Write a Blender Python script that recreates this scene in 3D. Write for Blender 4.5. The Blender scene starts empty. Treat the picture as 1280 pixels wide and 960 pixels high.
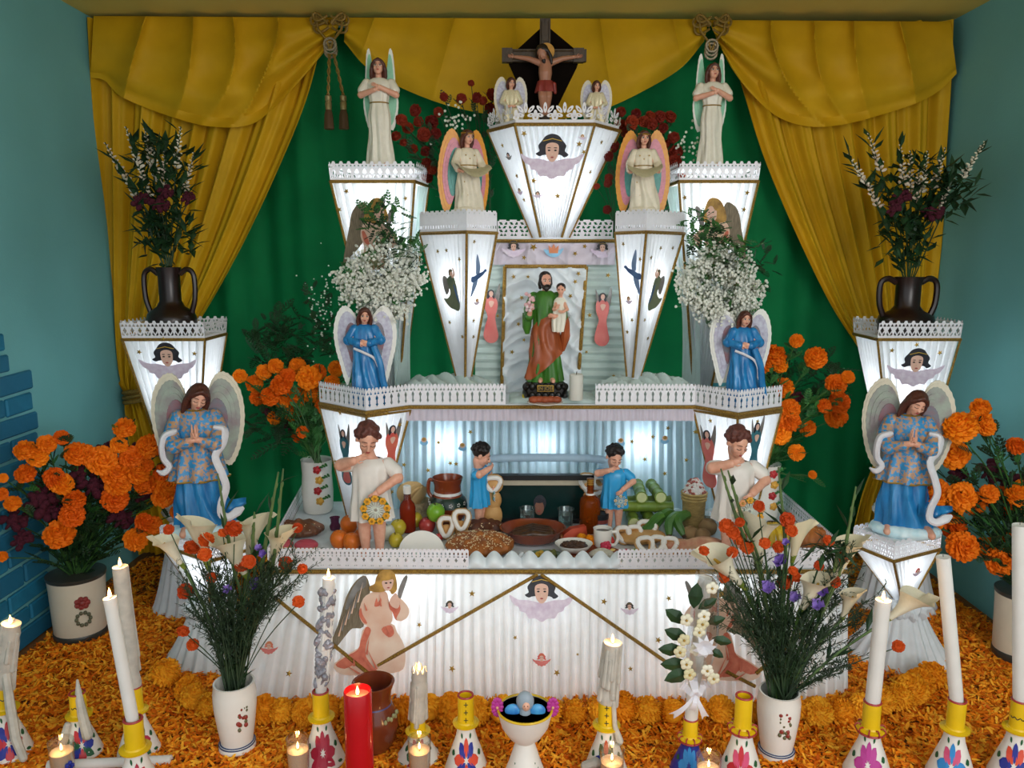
import bpy, bmesh, math, random
import numpy as np
from mathutils import Vector, Matrix, Euler

SC = bpy.context.scene
COL = SC.collection
V = Vector
PI = math.pi
rnd = random.Random(7)

# ------------------------------------------------------------------ camera
FPX, CAMZ, PITCH = 1000.0, 1.30, math.radians(9.0)
CP, SP = math.cos(PITCH), math.sin(PITCH)
cam_d = bpy.data.cameras.new('camera')
cam_d.sensor_width = 36.0
cam_d.lens = 36.0 * FPX / 1280.0
cam_d.clip_start = 0.02
cam = bpy.data.objects.new('camera', cam_d)
COL.objects.link(cam)
cam.location = (0, 0, CAMZ)
cam.rotation_euler = (PI / 2 - PITCH, 0, 0)
SC.camera = cam

# ------------------------------------------------------------------ world, exposure
SC.view_settings.view_transform = 'Standard'
SC.view_settings.look = 'None'
SC.view_settings.gamma = 1.0
SC.view_settings.use_curve_mapping = False
SC.view_settings.exposure = 0.16
SC.cycles.use_denoising = True
SC.cycles.max_bounces = 8
SC.cycles.transparent_max_bounces = 12
SC.cycles.sample_clamp_indirect = 4.0
wd = bpy.data.worlds.new('daylight')
SC.world = wd
wd.use_nodes = True
wd.node_tree.nodes['Background'].inputs[0].default_value = (0.86, 0.95, 1.0, 1)
wd.node_tree.nodes['Background'].inputs[1].default_value = 1.0


def point_light(name, loc, watts, color=(1, 1, 1), radius=0.02):
    d = bpy.data.lights.new(name, 'POINT')
    d.energy = watts
    d.color = color
    d.shadow_soft_size = radius
    o = bpy.data.objects.new(name, d)
    COL.objects.link(o)
    o.location = loc
    return o


dl_ = bpy.data.lights.new('added_front_daylight', 'AREA')  # added area light behind camera, right, to brighten the altar; no doorway built
dl_.shape = 'RECTANGLE'
dl_.size, dl_.size_y = 1.5, 1.9
dl_.energy = 44
dl_.color = (1.0, 0.97, 0.92)
dlo = bpy.data.objects.new('added_front_daylight', dl_)
COL.objects.link(dlo)
dlo.location = (1.5, -1.0, 1.7)
dlo.rotation_euler = (Vector((0.35, 2.3, 0.5)) - dlo.location).to_track_quat('-Z', 'Y').to_euler()


# ------------------------------------------------------------------ pixel helpers (1280 x 960 frame)
def ray(px, py):
    return V((px - 640, FPX * CP + (480 - py) * SP, -FPX * SP + (480 - py) * CP))


def at(px, py, Y):
    d = ray(px, py)
    return V((0, 0, CAMZ)) + d * (Y / d.y)


def atz(px, py, z):
    d = ray(px, py)
    return V((0, 0, CAMZ)) + d * ((z - CAMZ) / d.z)


def S(px, Y, z):
    """point on the level z at depth Y seen in column px"""
    return V(((px - 640) / FPX * (Y * CP + (CAMZ - z) * SP), Y, z))


def onplane(px, py, p0, n):
    d = ray(px, py)
    o = V((0, 0, CAMZ))
    return o + d * ((p0 - o).dot(n) / d.dot(n))


# ------------------------------------------------------------------ materials
def hx(s):
    s = s.lstrip('#')
    c = [int(s[i:i + 2], 16) / 255 for i in (0, 2, 4)]
    return tuple(((x + 0.055) / 1.055) ** 2.4 if x > 0.04045 else x / 12.92 for x in c)


MATS = {}


def mat(name, col='#ffffff', rough=0.6, var=0.12, scale=30.0, metal=0.0, spec=0.5, bump=0.0, col2=None, transl=0.0,
        emit=0.0, rand=None, coat=0.0, bscale=None, trans=0.0, ior=1.45, stretch=None, alpha=None, sharp=None):
    """procedural material: noise mixes two tints of the colour; optional bump, translucency, per-object tint"""
    if name in MATS:
        return MATS[name]
    m = bpy.data.materials.new(name)
    m.use_nodes = True
    nt = m.node_tree
    N, L = nt.nodes, nt.links
    bs = N['Principled BSDF']
    a = hx(col)
    b = hx(col2) if col2 else tuple(max(0, x * (1 - 2 * var)) for x in a)
    tc = N.new('ShaderNodeTexCoord')
    src = tc.outputs['Object']
    if stretch:
        mp = N.new('ShaderNodeMapping')
        mp.inputs['Scale'].default_value = stretch
        L.new(src, mp.inputs[0])
        src = mp.outputs[0]
    nz = N.new('ShaderNodeTexNoise')
    nz.inputs['Scale'].default_value = scale
    nz.inputs['Detail'].default_value = 4.0
    L.new(src, nz.inputs['Vector'])
    rp = N.new('ShaderNodeValToRGB')
    lo, hi = (0.3, 0.7) if sharp is None else sharp
    rp.color_ramp.elements[0].position = lo
    rp.color_ramp.elements[1].position = hi
    rp.color_ramp.elements[0].color = (*a, 1)
    rp.color_ramp.elements[1].color = (*b, 1)
    L.new(nz.outputs['Fac'], rp.inputs['Fac'])
    cout = rp.outputs['Color']
    if rand:
        oi = N.new('ShaderNodeObjectInfo')
        mx = N.new('ShaderNodeMix')
        mx.data_type = 'RGBA'
        L.new(oi.outputs['Random'], mx.inputs[0])
        L.new(cout, mx.inputs[6])
        mx.inputs[7].default_value = (*hx(rand), 1)
        cout = mx.outputs[2]
    L.new(cout, bs.inputs['Base Color'])
    bs.inputs['Roughness'].default_value = rough
    bs.inputs['Metallic'].default_value = metal
    bs.inputs['Specular IOR Level'].default_value = spec
    bs.inputs['Coat Weight'].default_value = coat
    bs.inputs['Transmission Weight'].default_value = trans
    bs.inputs['IOR'].default_value = ior
    if alpha is not None:
        bs.inputs['Alpha'].default_value = alpha
    if emit:
        bs.inputs['Emission Color'].default_value = (*a, 1)
        bs.inputs['Emission Strength'].default_value = emit
    if bump:
        bp = N.new('ShaderNodeBump')
        bp.inputs['Strength'].default_value = bump
        bp.inputs['Distance'].default_value = 0.004
        nb = N.new('ShaderNodeTexNoise')
        nb.inputs['Scale'].default_value = bscale or scale * 2
        L.new(src, nb.inputs['Vector'])
        L.new(nb.outputs['Fac'], bp.inputs['Height'])
        L.new(bp.outputs['Normal'], bs.inputs['Normal'])
    if transl:
        tr = N.new('ShaderNodeBsdfTranslucent')
        L.new(cout, tr.inputs['Color'])
        ms = N.new('ShaderNodeMixShader')
        ms.inputs[0].default_value = transl
        L.new(bs.outputs[0], ms.inputs[1])
        L.new(tr.outputs[0], ms.inputs[2])
        L.new(ms.outputs[0], N['Material Output'].inputs['Surface'])
    MATS[name] = m
    return m


def emat(name, col, strength):
    if name in MATS:
        return MATS[name]
    m = bpy.data.materials.new(name)
    m.use_nodes = True
    bs = m.node_tree.nodes['Principled BSDF']
    bs.inputs['Base Color'].default_value = (0, 0, 0, 1)
    bs.inputs['Emission Color'].default_value = (*hx(col), 1)
    bs.inputs['Emission Strength'].default_value = strength
    MATS[name] = m
    return m


def glass(name, col='#ffffff', rough=0.02, alpha=0.25):
    """thin glass: mostly see-through, glossy at grazing angles"""
    if name in MATS:
        return MATS[name]
    m = bpy.data.materials.new(name)
    m.use_nodes = True
    N, L = m.node_tree.nodes, m.node_tree.links
    tb = N.new('ShaderNodeBsdfTransparent')
    tb.inputs[0].default_value = (*hx(col), 1)
    gl = N.new('ShaderNodeBsdfGlossy')
    gl.inputs['Roughness'].default_value = rough
    fr = N.new('ShaderNodeLayerWeight')
    fr.inputs[0].default_value = 0.5
    pw = N.new('ShaderNodeMath')
    pw.operation = 'POWER'
    pw.inputs[1].default_value = 3.5
    L.new(fr.outputs['Facing'], pw.inputs[0])
    mth = N.new('ShaderNodeMath')
    mth.operation = 'MULTIPLY_ADD'
    mth.inputs[1].default_value = 0.6
    mth.inputs[2].default_value = alpha * 0.2
    L.new(pw.outputs[0], mth.inputs[0])
    ms = N.new('ShaderNodeMixShader')
    L.new(mth.outputs[0], ms.inputs[0])
    L.new(tb.outputs[0], ms.inputs[1])
    L.new(gl.outputs[0], ms.inputs[2])
    L.new(ms.outputs[0], N['Material Output'].inputs['Surface'])
    MATS[name] = m
    return m


# ------------------------------------------------------------------ mesh builder
class MB:
    def __init__(self, m=None):
        self.v, self.f, self.mi, self.ms = [], [], [], []
        self.c = 0
        self.T = None
        if m is not None:
            self.use(m)

    def use(self, m):
        if m not in self.ms:
            self.ms.append(m)
        self.c = self.ms.index(m)
        return self

    def add(self, vs, fs):
        o = len(self.v)
        if self.T is not None:
            vs = [self.T @ V(p) for p in vs]
        self.v.extend([tuple(p) for p in vs])
        self.f.extend([tuple(i + o for i in f) for f in fs])
        self.mi.extend([self.c] * len(fs))

    def mesh_in(self, me, m=None):
        if m is not None:
            self.use(m)
        self.add([v.co.copy() for v in me.vertices], [tuple(p.vertices) for p in me.polygons])
        return self

    def box(self, c, s, rot=None):
        c = V(c)
        R = rot if rot is not None else Matrix.Identity(3)
        vs = [c + R @ V((x * s[0] / 2, y * s[1] / 2, z * s[2] / 2)) for x in (-1, 1) for y in (-1, 1) for z in (-1, 1)]
        self.add(vs, [(0, 1, 3, 2), (4, 6, 7, 5), (0, 4, 5, 1), (2, 3, 7, 6), (0, 2, 6, 4), (1, 5, 7, 3)])
        return self

    def tube(self, path, r, n=8, caps=True, flat=None):
        P = [V(p) for p in path]
        k = len(P)
        rr = r if isinstance(r, (list, tuple)) else [r] * k
        up = None
        vs, fs = [], []
        for i in range(k):
            t = (P[min(i + 1, k - 1)] - P[max(i - 1, 0)])
            if t.length < 1e-9:
                t = V((0, 0, 1))
            t.normalize()
            if up is None:
                a = V((0, 0, 1)) if abs(t.z) < 0.9 else V((0, 1, 0))
                up = (a - t * a.dot(t)).normalized()
            else:
                up = (up - t * up.dot(t))
                up = up.normalized() if up.length > 1e-6 else t.orthogonal().normalized()
            sd = t.cross(up)
            for j in range(n):
                an = 2 * PI * j / n
                vs.append(P[i] + (sd * math.cos(an) + up * math.sin(an) * (flat or 1)) * rr[i])
        for i in range(k - 1):
            for j in range(n):
                a, b = i * n + j, i * n + (j + 1) % n
                fs.append((a, b, b + n, a + n))
        if caps:
            fs.append(tuple(range(n - 1, -1, -1)))
            fs.append(tuple(range((k - 1) * n, k * n)))
        self.add(vs, fs)
        return self

    def chain(self, pr, n=10):
        """tapered limb with round joints: [(point, radius), ...]"""
        self.tube([p for p, r in pr], [r for p, r in pr], n)
        for p, r in pr:
            self.ball(p, r, seg=(n, 6))
        return self

    def ball(self, c, r, rot=None, seg=(10, 7)):
        c = V(c)
        r3 = (r, r, r) if not isinstance(r, (list, tuple)) else r
        R = rot if rot is not None else Matrix.Identity(3)
        n, m = seg
        vs = [c + R @ V((0, 0, r3[2]))]
        for i in range(1, m):
            th = PI * i / m
            for j in range(n):
                ph = 2 * PI * j / n
                vs.append(c + R @ V((r3[0] * math.sin(th) * math.cos(ph), r3[1] * math.sin(th) * math.sin(ph), r3[2] * math.cos(th))))
        vs.append(c + R @ V((0, 0, -r3[2])))
        fs = []
        for j in range(n):
            fs.append((0, 1 + j, 1 + (j + 1) % n))
            e = 1 + (m - 2) * n
            fs.append((len(vs) - 1, e + (j + 1) % n, e + j))
        for i in range(m - 2):
            for j in range(n):
                a, b = 1 + i * n + j, 1 + i * n + (j + 1) % n
                fs.append((a, a + n, b + n, b))
        self.add(vs, fs)
        return self

    def lathe(self, prof, n=24, c=(0, 0, 0), fold=None):
        c = V(c)
        vs, fs = [], []
        for i, (r, z) in enumerate(prof):
            for j in range(n):
                a = 2 * PI * j / n
                q = r * (1 + (fold(a, z) if fold else 0))
                vs.append(c + V((q * math.cos(a), q * math.sin(a), z)))
        for i in range(len(prof) - 1):
            for j in range(n):
                a, b = i * n + j, i * n + (j + 1) % n
                fs.append((a, b, b + n, a + n))
        if prof[0][0] > 1e-5:
            fs.append(tuple(range(n - 1, -1, -1)))
        if prof[-1][0] > 1e-5:
            fs.append(tuple(range((len(prof) - 1) * n, len(prof) * n)))
        self.add(vs, fs)
        return self

    def grid(self, fn, nu, nv, closed=False):
        vs = [fn(i / nu, j / nv) for j in range(nv + 1) for i in range(nu + (0 if closed else 1))]
        w = nu if closed else nu + 1
        fs = []
        for j in range(nv):
            for i in range(nu):
                a, b = j * w + i, j * w + (i + 1) % w
                fs.append((a, b, b + w, a + w))
        self.add(vs, fs)
        return self

    def prism(self, pts, off):
        """flat polygon of 3D points given a thickness vector"""
        n = len(pts)
        off = V(off)
        vs = [V(p) for p in pts] + [V(p) + off for p in pts]
        fs = [tuple(range(n)), tuple(range(2 * n - 1, n - 1, -1))]
        fs += [(i, i + n, (i + 1) % n + n, (i + 1) % n) for i in range(n)]
        self.add(vs, fs)
        return self

    def mesh(self, name, smooth=True, angle=40):
        me = bpy.data.meshes.new(name)
        me.from_pydata(self.v, [], self.f)
        for m in self.ms:
            me.materials.append(m)
        if len(self.ms) > 1:
            me.polygons.foreach_set('material_index', self.mi)
        if smooth:
            me.polygons.foreach_set('use_smooth', [True] * len(me.polygons))
            me.set_sharp_from_angle(angle=math.radians(angle))
        me.update()
        return me


def link(name, me, parent=None, loc=(0, 0, 0), rot=(0, 0, 0), sc=(1, 1, 1)):
    o = bpy.data.objects.new(name, me)
    COL.objects.link(o)
    if parent is not None:
        o.parent = parent
    o.location = loc
    o.rotation_euler = rot
    o.scale = sc if isinstance(sc, (tuple, list)) else (sc, sc, sc)
    return o


def obj(name, mb, parent=None, smooth=True, angle=40, world=False, **kw):
    """one mesh object; world=True: the builder used world coordinates, parent is an unrotated Empty"""
    if world and parent is not None:
        b = parent.location
        p2 = parent
        while p2.parent is not None:
            p2 = p2.parent
            b = b + p2.location
        mb.v = [(x - b.x, y - b.y, z - b.z) for x, y, z in mb.v]
    return link(name, mb.mesh(name, smooth, angle), parent, **kw)


def tag(o, label=None, cat=None, group=None, kind=None):
    if label:
        o['label'] = label
    if cat:
        o['category'] = cat
    if group:
        o['group'] = group
    if kind:
        o['kind'] = kind
    return o


def thing(name, label, cat, loc=(0, 0, 0), rz=0.0, group=None, sc=1.0):
    o = bpy.data.objects.new(name, None)
    o.empty_display_size = 0.03
    COL.objects.link(o)
    o.location = loc
    o.rotation_euler = (0, 0, rz)
    o.scale = (sc, sc, sc)
    return tag(o, label, cat, group)


def copy_tree(o, parent=None, mirror=False):
    c = o.copy()
    COL.objects.link(c)
    if parent is not None:
        c.parent = parent
    for ch in list(o.children):
        copy_tree(ch, c)
    return c


def recentre(mb_world, loc):
    mb_world.v = [(x - loc.x, y - loc.y, z - loc.z) for x, y, z in mb_world.v]
    return mb_world


def single(name, mb, loc, label, cat, group=None, kind=None, smooth=True, angle=40):
    """a top-level thing that is one mesh, built in world coordinates around loc"""
    loc = V(loc)
    recentre(mb, loc)
    return tag(link(name, mb.mesh(name, smooth, angle), None, loc), label, cat, group, kind)


def remesh(mb, voxel, smooth=4, m=None):
    """melt overlapping limbs into one continuous surface"""
    me = mb.mesh('tmp', False)
    o = bpy.data.objects.new('tmp', me)
    COL.objects.link(o)
    md = o.modifiers.new('r', 'REMESH')
    md.mode = 'VOXEL'
    md.voxel_size = voxel
    if smooth:
        s = o.modifiers.new('s', 'SMOOTH')
        s.factor = 0.5
        s.iterations = smooth
    dg = bpy.context.evaluated_depsgraph_get()
    dg.update()
    out = bpy.data.meshes.new_from_object(o.evaluated_get(dg), depsgraph=dg)
    bpy.data.objects.remove(o)
    res = MB(m if m is not None else mb.ms[0])
    n = len(out.vertices)
    co = np.empty(n * 3, dtype=np.float32)
    out.vertices.foreach_get('co', co)
    res.v = [tuple(p) for p in co.reshape(-1, 3).tolist()]
    res.f = [tuple(p.vertices) for p in out.polygons]
    res.mi = [0] * len(res.f)
    bpy.data.meshes.remove(out)
    return res


def lerp(a, b, t):
    return a + (b - a) * t


def curve(pts, n):
    """Catmull-Rom through points -> n+1 samples"""
    P = [V(p) for p in pts]
    P = [P[0] * 2 - P[1]] + P + [P[-1] * 2 - P[-2]]
    out = []
    m = len(P) - 3
    for i in range(n + 1):
        t = i / n * m
        k = min(int(t), m - 1)
        t -= k
        a, b, c, d = P[k:k + 4]
        out.append(0.5 * ((2 * b) + (c - a) * t + (2 * a - 5 * b + 4 * c - d) * t * t + (3 * b - a - 3 * c + d) * t ** 3))
    return out


def loop_curve(pts, per=4):
    """closed smooth curve"""
    n = len(pts)
    P = [V(p) for p in pts]
    out = []
    for k in range(n):
        a, b, c, d = P[k - 1], P[k], P[(k + 1) % n], P[(k + 2) % n]
        for i in range(per):
            t = i / per
            out.append(0.5 * ((2 * b) + (c - a) * t + (2 * a - 5 * b + 4 * c - d) * t * t + (3 * b - a - 3 * c + d) * t ** 3))
    return out

# ------------------------------------------------------------------ palette
teal = mat('teal_wall_paint', '#72b6ba', 0.75, 0.05, 3.0, bump=0.15, bscale=120)
ceil_m = mat('ceiling_paint', '#ddca6e', 0.8, 0.05, 2.0, bump=0.1, bscale=90)
blue_brick = mat('blue_brick_paint', '#1f7fa3', 0.7, 0.12, 18.0, bump=0.3, rand='#1a6788')
floor_m = mat('cement_floor', '#8a5a30', 0.85, 0.15, 14.0, bump=0.3)
yellow = mat('yellow_satin', '#d3a316', 0.62, 0.08, 8.0, bump=0.08, bscale=300, transl=0.08, spec=0.25)
green = mat('green_backdrop_cloth', '#086d3b', 0.75, 0.08, 6.0, bump=0.08, bscale=300, spec=0.15)
gold = mat('gold_braid', '#b08a3a', 0.38, 0.3, 260.0, metal=0.55, bump=0.8, bscale=420, col2='#6b4e1c')
goldrope = mat('gold_rope', '#9a7a35', 0.5, 0.25, 160.0, metal=0.3)
tassel_m = mat('tassel_threads', '#5a4022', 0.7, 0.25, 90.0, stretch=(60, 60, 3))
lamp_cloth = mat('lit_white_cloth', '#f4f6f8', 0.7, 0.03, 40.0, transl=0.55, spec=0.2)
white_cloth = mat('white_cloth', '#e9edf0', 0.7, 0.04, 40.0, transl=0.2, spec=0.2)
satin = mat('white_satin', '#dfe6ea', 0.35, 0.05, 20.0, spec=0.5, bump=0.15, bscale=60)
lace_m = mat('white_paper_lace', '#f0eef3', 0.6, 0.03, 60.0, transl=0.12)
board_m = mat('white_board', '#dfe6ea', 0.6, 0.04, 20.0)
blue_cloth = mat('bluish_white_cloth', '#cfe4f0', 0.6, 0.05, 30.0, transl=0.4, spec=0.3)

# ------------------------------------------------------------------ setting
XL, XR, YB, ZC, YF = -1.645, 1.745, 3.42, 2.226, 1.2


def struct(name, mb, **kw):
    return tag(obj(name, mb, smooth=False, **kw), kind='structure')


def slab(name, c, s, m):
    mb = MB(m)
    mb.box((0, 0, 0), s)
    o = struct(name, mb)
    o.location = c
    return o


YM = (YB + YF) / 2
YL = YB - YF
floor = slab('floor', (0.05, 1.1, -0.05), (4.2, 5.2, 0.1), floor_m)
ceiling = slab('ceiling', (0.05, YM, ZC + 0.05), (3.7, YL + 0.2, 0.1), ceil_m)
wall_left = slab('wall_left', (XL - 0.05, YM, ZC / 2), (0.1, YL, ZC), teal)
wall_right = slab('wall_right', (XR + 0.05, YM, ZC / 2), (0.1, YL, ZC), teal)
wall_back = slab('wall_back', (0.05, YB + 0.05, ZC / 2), (3.57, 0.1, ZC), teal)

# blue painted brick quoin on the left wall
z = 0.004
row = 0
while z < 1.34:
    h = 0.060 if row % 3 else 0.066
    zc = z + h / 2
    if zc < 0.95:
        yr = 2.70 + 0.012 * math.sin(row * 2.1)
    else:
        t = (zc - 0.95) / 0.39
        yr = 2.585 - 0.13 * t ** 1.4
    y0 = yr
    k = 0
    while y0 > 2.2:
        ln = (0.15 if (row + k) % 2 else 0.235)
        if k == 0 and zc >= 0.95:
            ln = 0.16
        mb = MB(blue_brick)
        hh = h * rnd.uniform(0.92, 1.0)
        mb.box((0, 0, 0), (0.014, ln - 0.010, hh))
        bm = bmesh.new()
        me = mb.mesh('brick', False)
        bm.from_mesh(me)
        bmesh.ops.bevel(bm, geom=bm.edges[:], offset=0.005, segments=1, affect='EDGES')
        bm.to_mesh(me)
        bm.free()
        o = link('brick', me, wall_left, (0.05 + 0.006, y0 - ln / 2 - YM, zc - ZC / 2), (rnd.uniform(-.02, .02), 0, 0))
        y0 -= ln
        k += 1
    z += h + 0.009
    row += 1


# ------------------------------------------------------------------ curtains
def c2(pts, t):
    """point on a pixel polyline at fraction t (smooth)"""
    P = curve([(x, y, 0) for x, y in pts], 40)
    k = min(int(t * 40), 39)
    p = P[k].lerp(P[k + 1], t * 40 - k)
    return p.x, p.y


def drape_mb(m, Lp, Rp, Y, fold, nu, nv):
    """cloth between two edge lines; fold(u, v) = how far it bulges into the room"""
    Lc = curve([(x, y, 0) for x, y in Lp], nv)
    Rc = curve([(x, y, 0) for x, y in Rp], nv)
    mb = MB(m)

    def fn(u, v):
        j = int(round(v * nv))
        p = Lc[j].lerp(Rc[j], u)
        return at(p.x, p.y, Y) + V((0, -fold(u, v), 0))
    mb.grid(fn, nu, nv)
    return mb


def folds(u, n, ph=0.0):
    a = math.sin(2 * PI * (n * u + 0.25 * math.sin(2 * PI * 1.7 * u + ph)) + ph)
    b = math.sin(2 * PI * (2.3 * n * u + 0.4 * math.sin(5.1 * u)) + 1.3 * ph)
    return 0.5 + 0.36 * a + 0.14 * b


# green backdrop cloth, nearly the whole back wall
mb = MB(green)


def gfn(u, v):
    x = -1.42 + 3.0 * u
    zz = 0.01 + 2.20 * v
    f = folds(u, 11, 0.8) * 0.05 * (1.15 - 0.3 * v)
    return V((x + 0.01 * math.sin(7 * u + 3 * v), 3.40 - f, zz))


mb.grid(gfn, 260, 14)
single('backdrop_curtain', mb, (0.07, 3.40, 0.0), 'long green cloth backdrop hanging in folds behind the altar', 'curtain')

# left and right yellow side curtains, gathered by a tie
cl = thing('side_curtain', 'long yellow curtain on the left, tied back beside the blue-green wall', 'curtain', at(160, 492, 3.33))
Lp = [(119, 28), (122, 110), (126, 200), (131, 300), (137, 400), (147, 465), (160, 494)]
Rp = [(412, 40), (390, 130), (352, 225), (306, 320), (255, 405), (205, 468), (178, 494)]
mb = drape_mb(yellow, Lp, Rp, 3.33, lambda u, v: folds(u, 8.5, 0.3) * (0.055 * (1 - v) + 0.02) + 0.05 * u * math.sin(PI * v), 170, 36)
obj('drape', mb, cl, world=True)
mb = drape_mb(yellow, [(160, 494), (163, 530), (172, 600), (178, 690)], [(178, 494), (192, 530), (214, 600), (232, 690)], 3.33,
              lambda u, v: folds(u, 3.2, 0.9) * 0.04, 50, 14)
obj('tail', mb, cl, world=True)
mb = MB(goldrope)
p = at(168, 495, 3.29)
for dz in (-0.02, 0.0, 0.02):
    mb.tube([p + V((0.042 * math.cos(a), 0.03 * math.sin(a), dz + 0.006 * math.cos(a))) for a in [2 * PI * i / 16 for i in range(17)]], 0.009, 6)
obj('tieback', mb, cl, world=True)

cr = thing('side_curtain', 'long yellow curtain on the right, drawn aside behind the dark two-handled jug', 'curtain', at(1112, 498, 3.33))
Rp = [(1184, 30), (1182, 110), (1177, 200), (1173, 300), (1160, 400), (1135, 465), (1122, 498)]
Lp = [(900, 40), (922, 120), (946, 200), (984, 290), (1030, 380), (1078, 450), (1102, 498)]
mb = drape_mb(yellow, Lp, Rp, 3.33, lambda u, v: folds(u, 8.5, 1.1) * (0.055 * (1 - v) + 0.02) + 0.05 * (1 - u) * math.sin(PI * v), 170, 36)
obj('drape', mb, cr, world=True)
mb = drape_mb(yellow, [(1102, 498), (1094, 560), (1072, 620), (1056, 690)], [(1122, 498), (1122, 560), (1112, 620), (1105, 690)], 3.33,
              lambda u, v: folds(u, 3.2, 0.4) * 0.04, 50, 14)
obj('tail', mb, cr, world=True)
mb = MB(goldrope)
p = at(1112, 498, 3.29)
for dz in (-0.02, 0.0, 0.02):
    mb.tube([p + V((0.042 * math.cos(a), 0.03 * math.sin(a), dz)) for a in [2 * PI * i / 16 for i in range(17)]], 0.009, 6)
obj('tieback', mb, cr, world=True)


# swagged valances
def swag(name, label, top, bot, ff, Y=3.36):
    """top: (x0, x1, y); bot: pixel outline of the hem from left to right"""
    Bc = curve([(x, y, 0) for x, y in bot], 240)
    mb = MB(yellow)

    def fn(u, v):
        b = Bc[int(round(u * 240))]
        x = lerp(lerp(top[0], top[1], u), b.x, v)
        y = lerp(top[2] + (top[3] - top[2]) * u, b.y, v)
        return at(x, y, Y - ff(u, v) - 0.10)
    mb.grid(fn, 240, 34)
    c = at((top[0] + top[1]) / 2, top[2], Y)
    return single(name, mb, c, label, 'curtain')


def crease(x, w):
    return math.exp(-abs(x) / w)


def fl(u, v):
    d = 0.035 * max(0.0, math.sin(PI * min(1, v * 1.1))) ** 0.7
    for c, s in ((0.21, -0.02), (0.40, 0.04), (0.56, 0.14), (0.74, 0.25)):
        d += 0.062 * crease(u - c + s * v * v, 0.020 + 0.03 * v) * (1 - 0.35 * v)
    d += 0.024 * math.sin(2 * PI * (2.6 * v + 0.9 * u)) * min(1, u * 1.4) * v
    return d


swag('valance', 'yellow swag on the left of the ceiling line, left of the knotted cord', (117, 428, 20, 22),
     [(113, 97), (131, 101), (152, 121), (205, 143), (262, 158), (312, 156), (343, 134), (372, 104), (398, 74), (414, 54)], fl)


def fc(u, v):
    d = 0.03 * math.sin(PI * min(1, v)) + 0.02
    for c in (0.08, 0.30, 0.47, 0.70, 0.9):
        d += 0.040 * crease(u - c, 0.018 + 0.03 * v) * (1 - 0.5 * v)
    d += 0.012 * math.sin(2 * PI * (1.9 * v * (0.6 + 0.8 * abs(u - 0.5)))) * v
    return d


swag('valance', 'wide yellow swag hanging in the middle behind the crucifix', (432, 886, 22, 24),
     [(430, 52), (458, 84), (500, 109), (560, 132), (630, 146), (690, 150), (750, 138), (800, 116), (850, 86), (880, 52)], fc, 3.38)


def fr_(u, v):
    return fl(1 - u, v)


swag('valance', 'yellow swag on the right of the ceiling line, right of the knotted cord', (886, 1188, 25, 27),
     [(898, 54), (915, 86), (940, 118), (972, 146), (1010, 158), (1052, 156), (1100, 144), (1148, 128), (1176, 112), (1196, 92)], fr_)


def knot(px, py, label, ntas):
    c = at(px, py, 3.235)
    r = thing('tassel_cord', label, 'tassel', c)
    mb = MB(goldrope)
    for s in (-1, 1):
        for k in range(3):
            a0 = 0.55 * k - 0.2
            L = 0.075 - 0.008 * k
            pts = [V((s * (0.006 + L * math.sin(PI * t) * math.cos(a0 - 0.5)), -0.01 * k - 0.02, 0.05 + L * math.sin(a0) * t * (1.6 - t) + 0.02 * math.sin(2 * PI * t))) for t in [i / 10 for i in range(11)]]
            mb.tube(pts, 0.005, 6)
        mb.tube([V((s * 0.05, -0.03, 0.09)), V((s * 0.045, -0.035, 0.03)), V((s * 0.012, -0.035, -0.01)), V((0, -0.035, -0.05))], 0.005, 6)
    obj('bow', mb, r)
    mb = MB(mat('silver_thread', '#b3a58c', 0.4, 0.3, 200, metal=0.5))
    for k in range(3):
        mb.tube([V((0.022 * math.cos(a), -0.04 + 0.006 * k, -0.025 - 0.012 * k + 0.022 * math.sin(a))) for a in [2 * PI * i / 12 for i in range(13)]], 0.005, 6)
    obj('knot', mb, r)
    for i, dx in enumerate(ntas):
        mb = MB(goldrope)
        top = V((dx * 0.3, -0.04, -0.06))
        b = V((dx, -0.045, -0.21))
        for ph in (0, PI):
            mb.tube([top.lerp(b, i2 / 14) + V((0.004 * math.cos(ph + i2 * 1.1), 0.004 * math.sin(ph + i2 * 1.1), 0)) for i2 in range(15)], 0.0035, 5)
        co = obj('cord', mb, r)
        mb = MB(mat('tassel_head', '#a39162', 0.4, 0.2, 120, metal=0.4))
        mb.lathe([(0.004, 0), (0.012, -0.004), (0.013, -0.02), (0.010, -0.024), (0.013, -0.03), (0.012, -0.055), (0.004, -0.06)], 12, b)
        mb.use(tassel_m)
        mb.lathe([(0.011, -0.055), (0.016, -0.075), (0.019, -0.125), (0.017, -0.127)], 14, b, fold=lambda a, z_: 0.08 * math.sin(9 * a))
        obj('tassel', mb, r)
    return r


knot(415, 50, 'gold cord bow with two brown tassels where the left and middle swags meet', (-0.012, 0.045))
knot(887, 52, 'gold cord knot where the middle and right swags meet, above the white angel', ())

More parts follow.
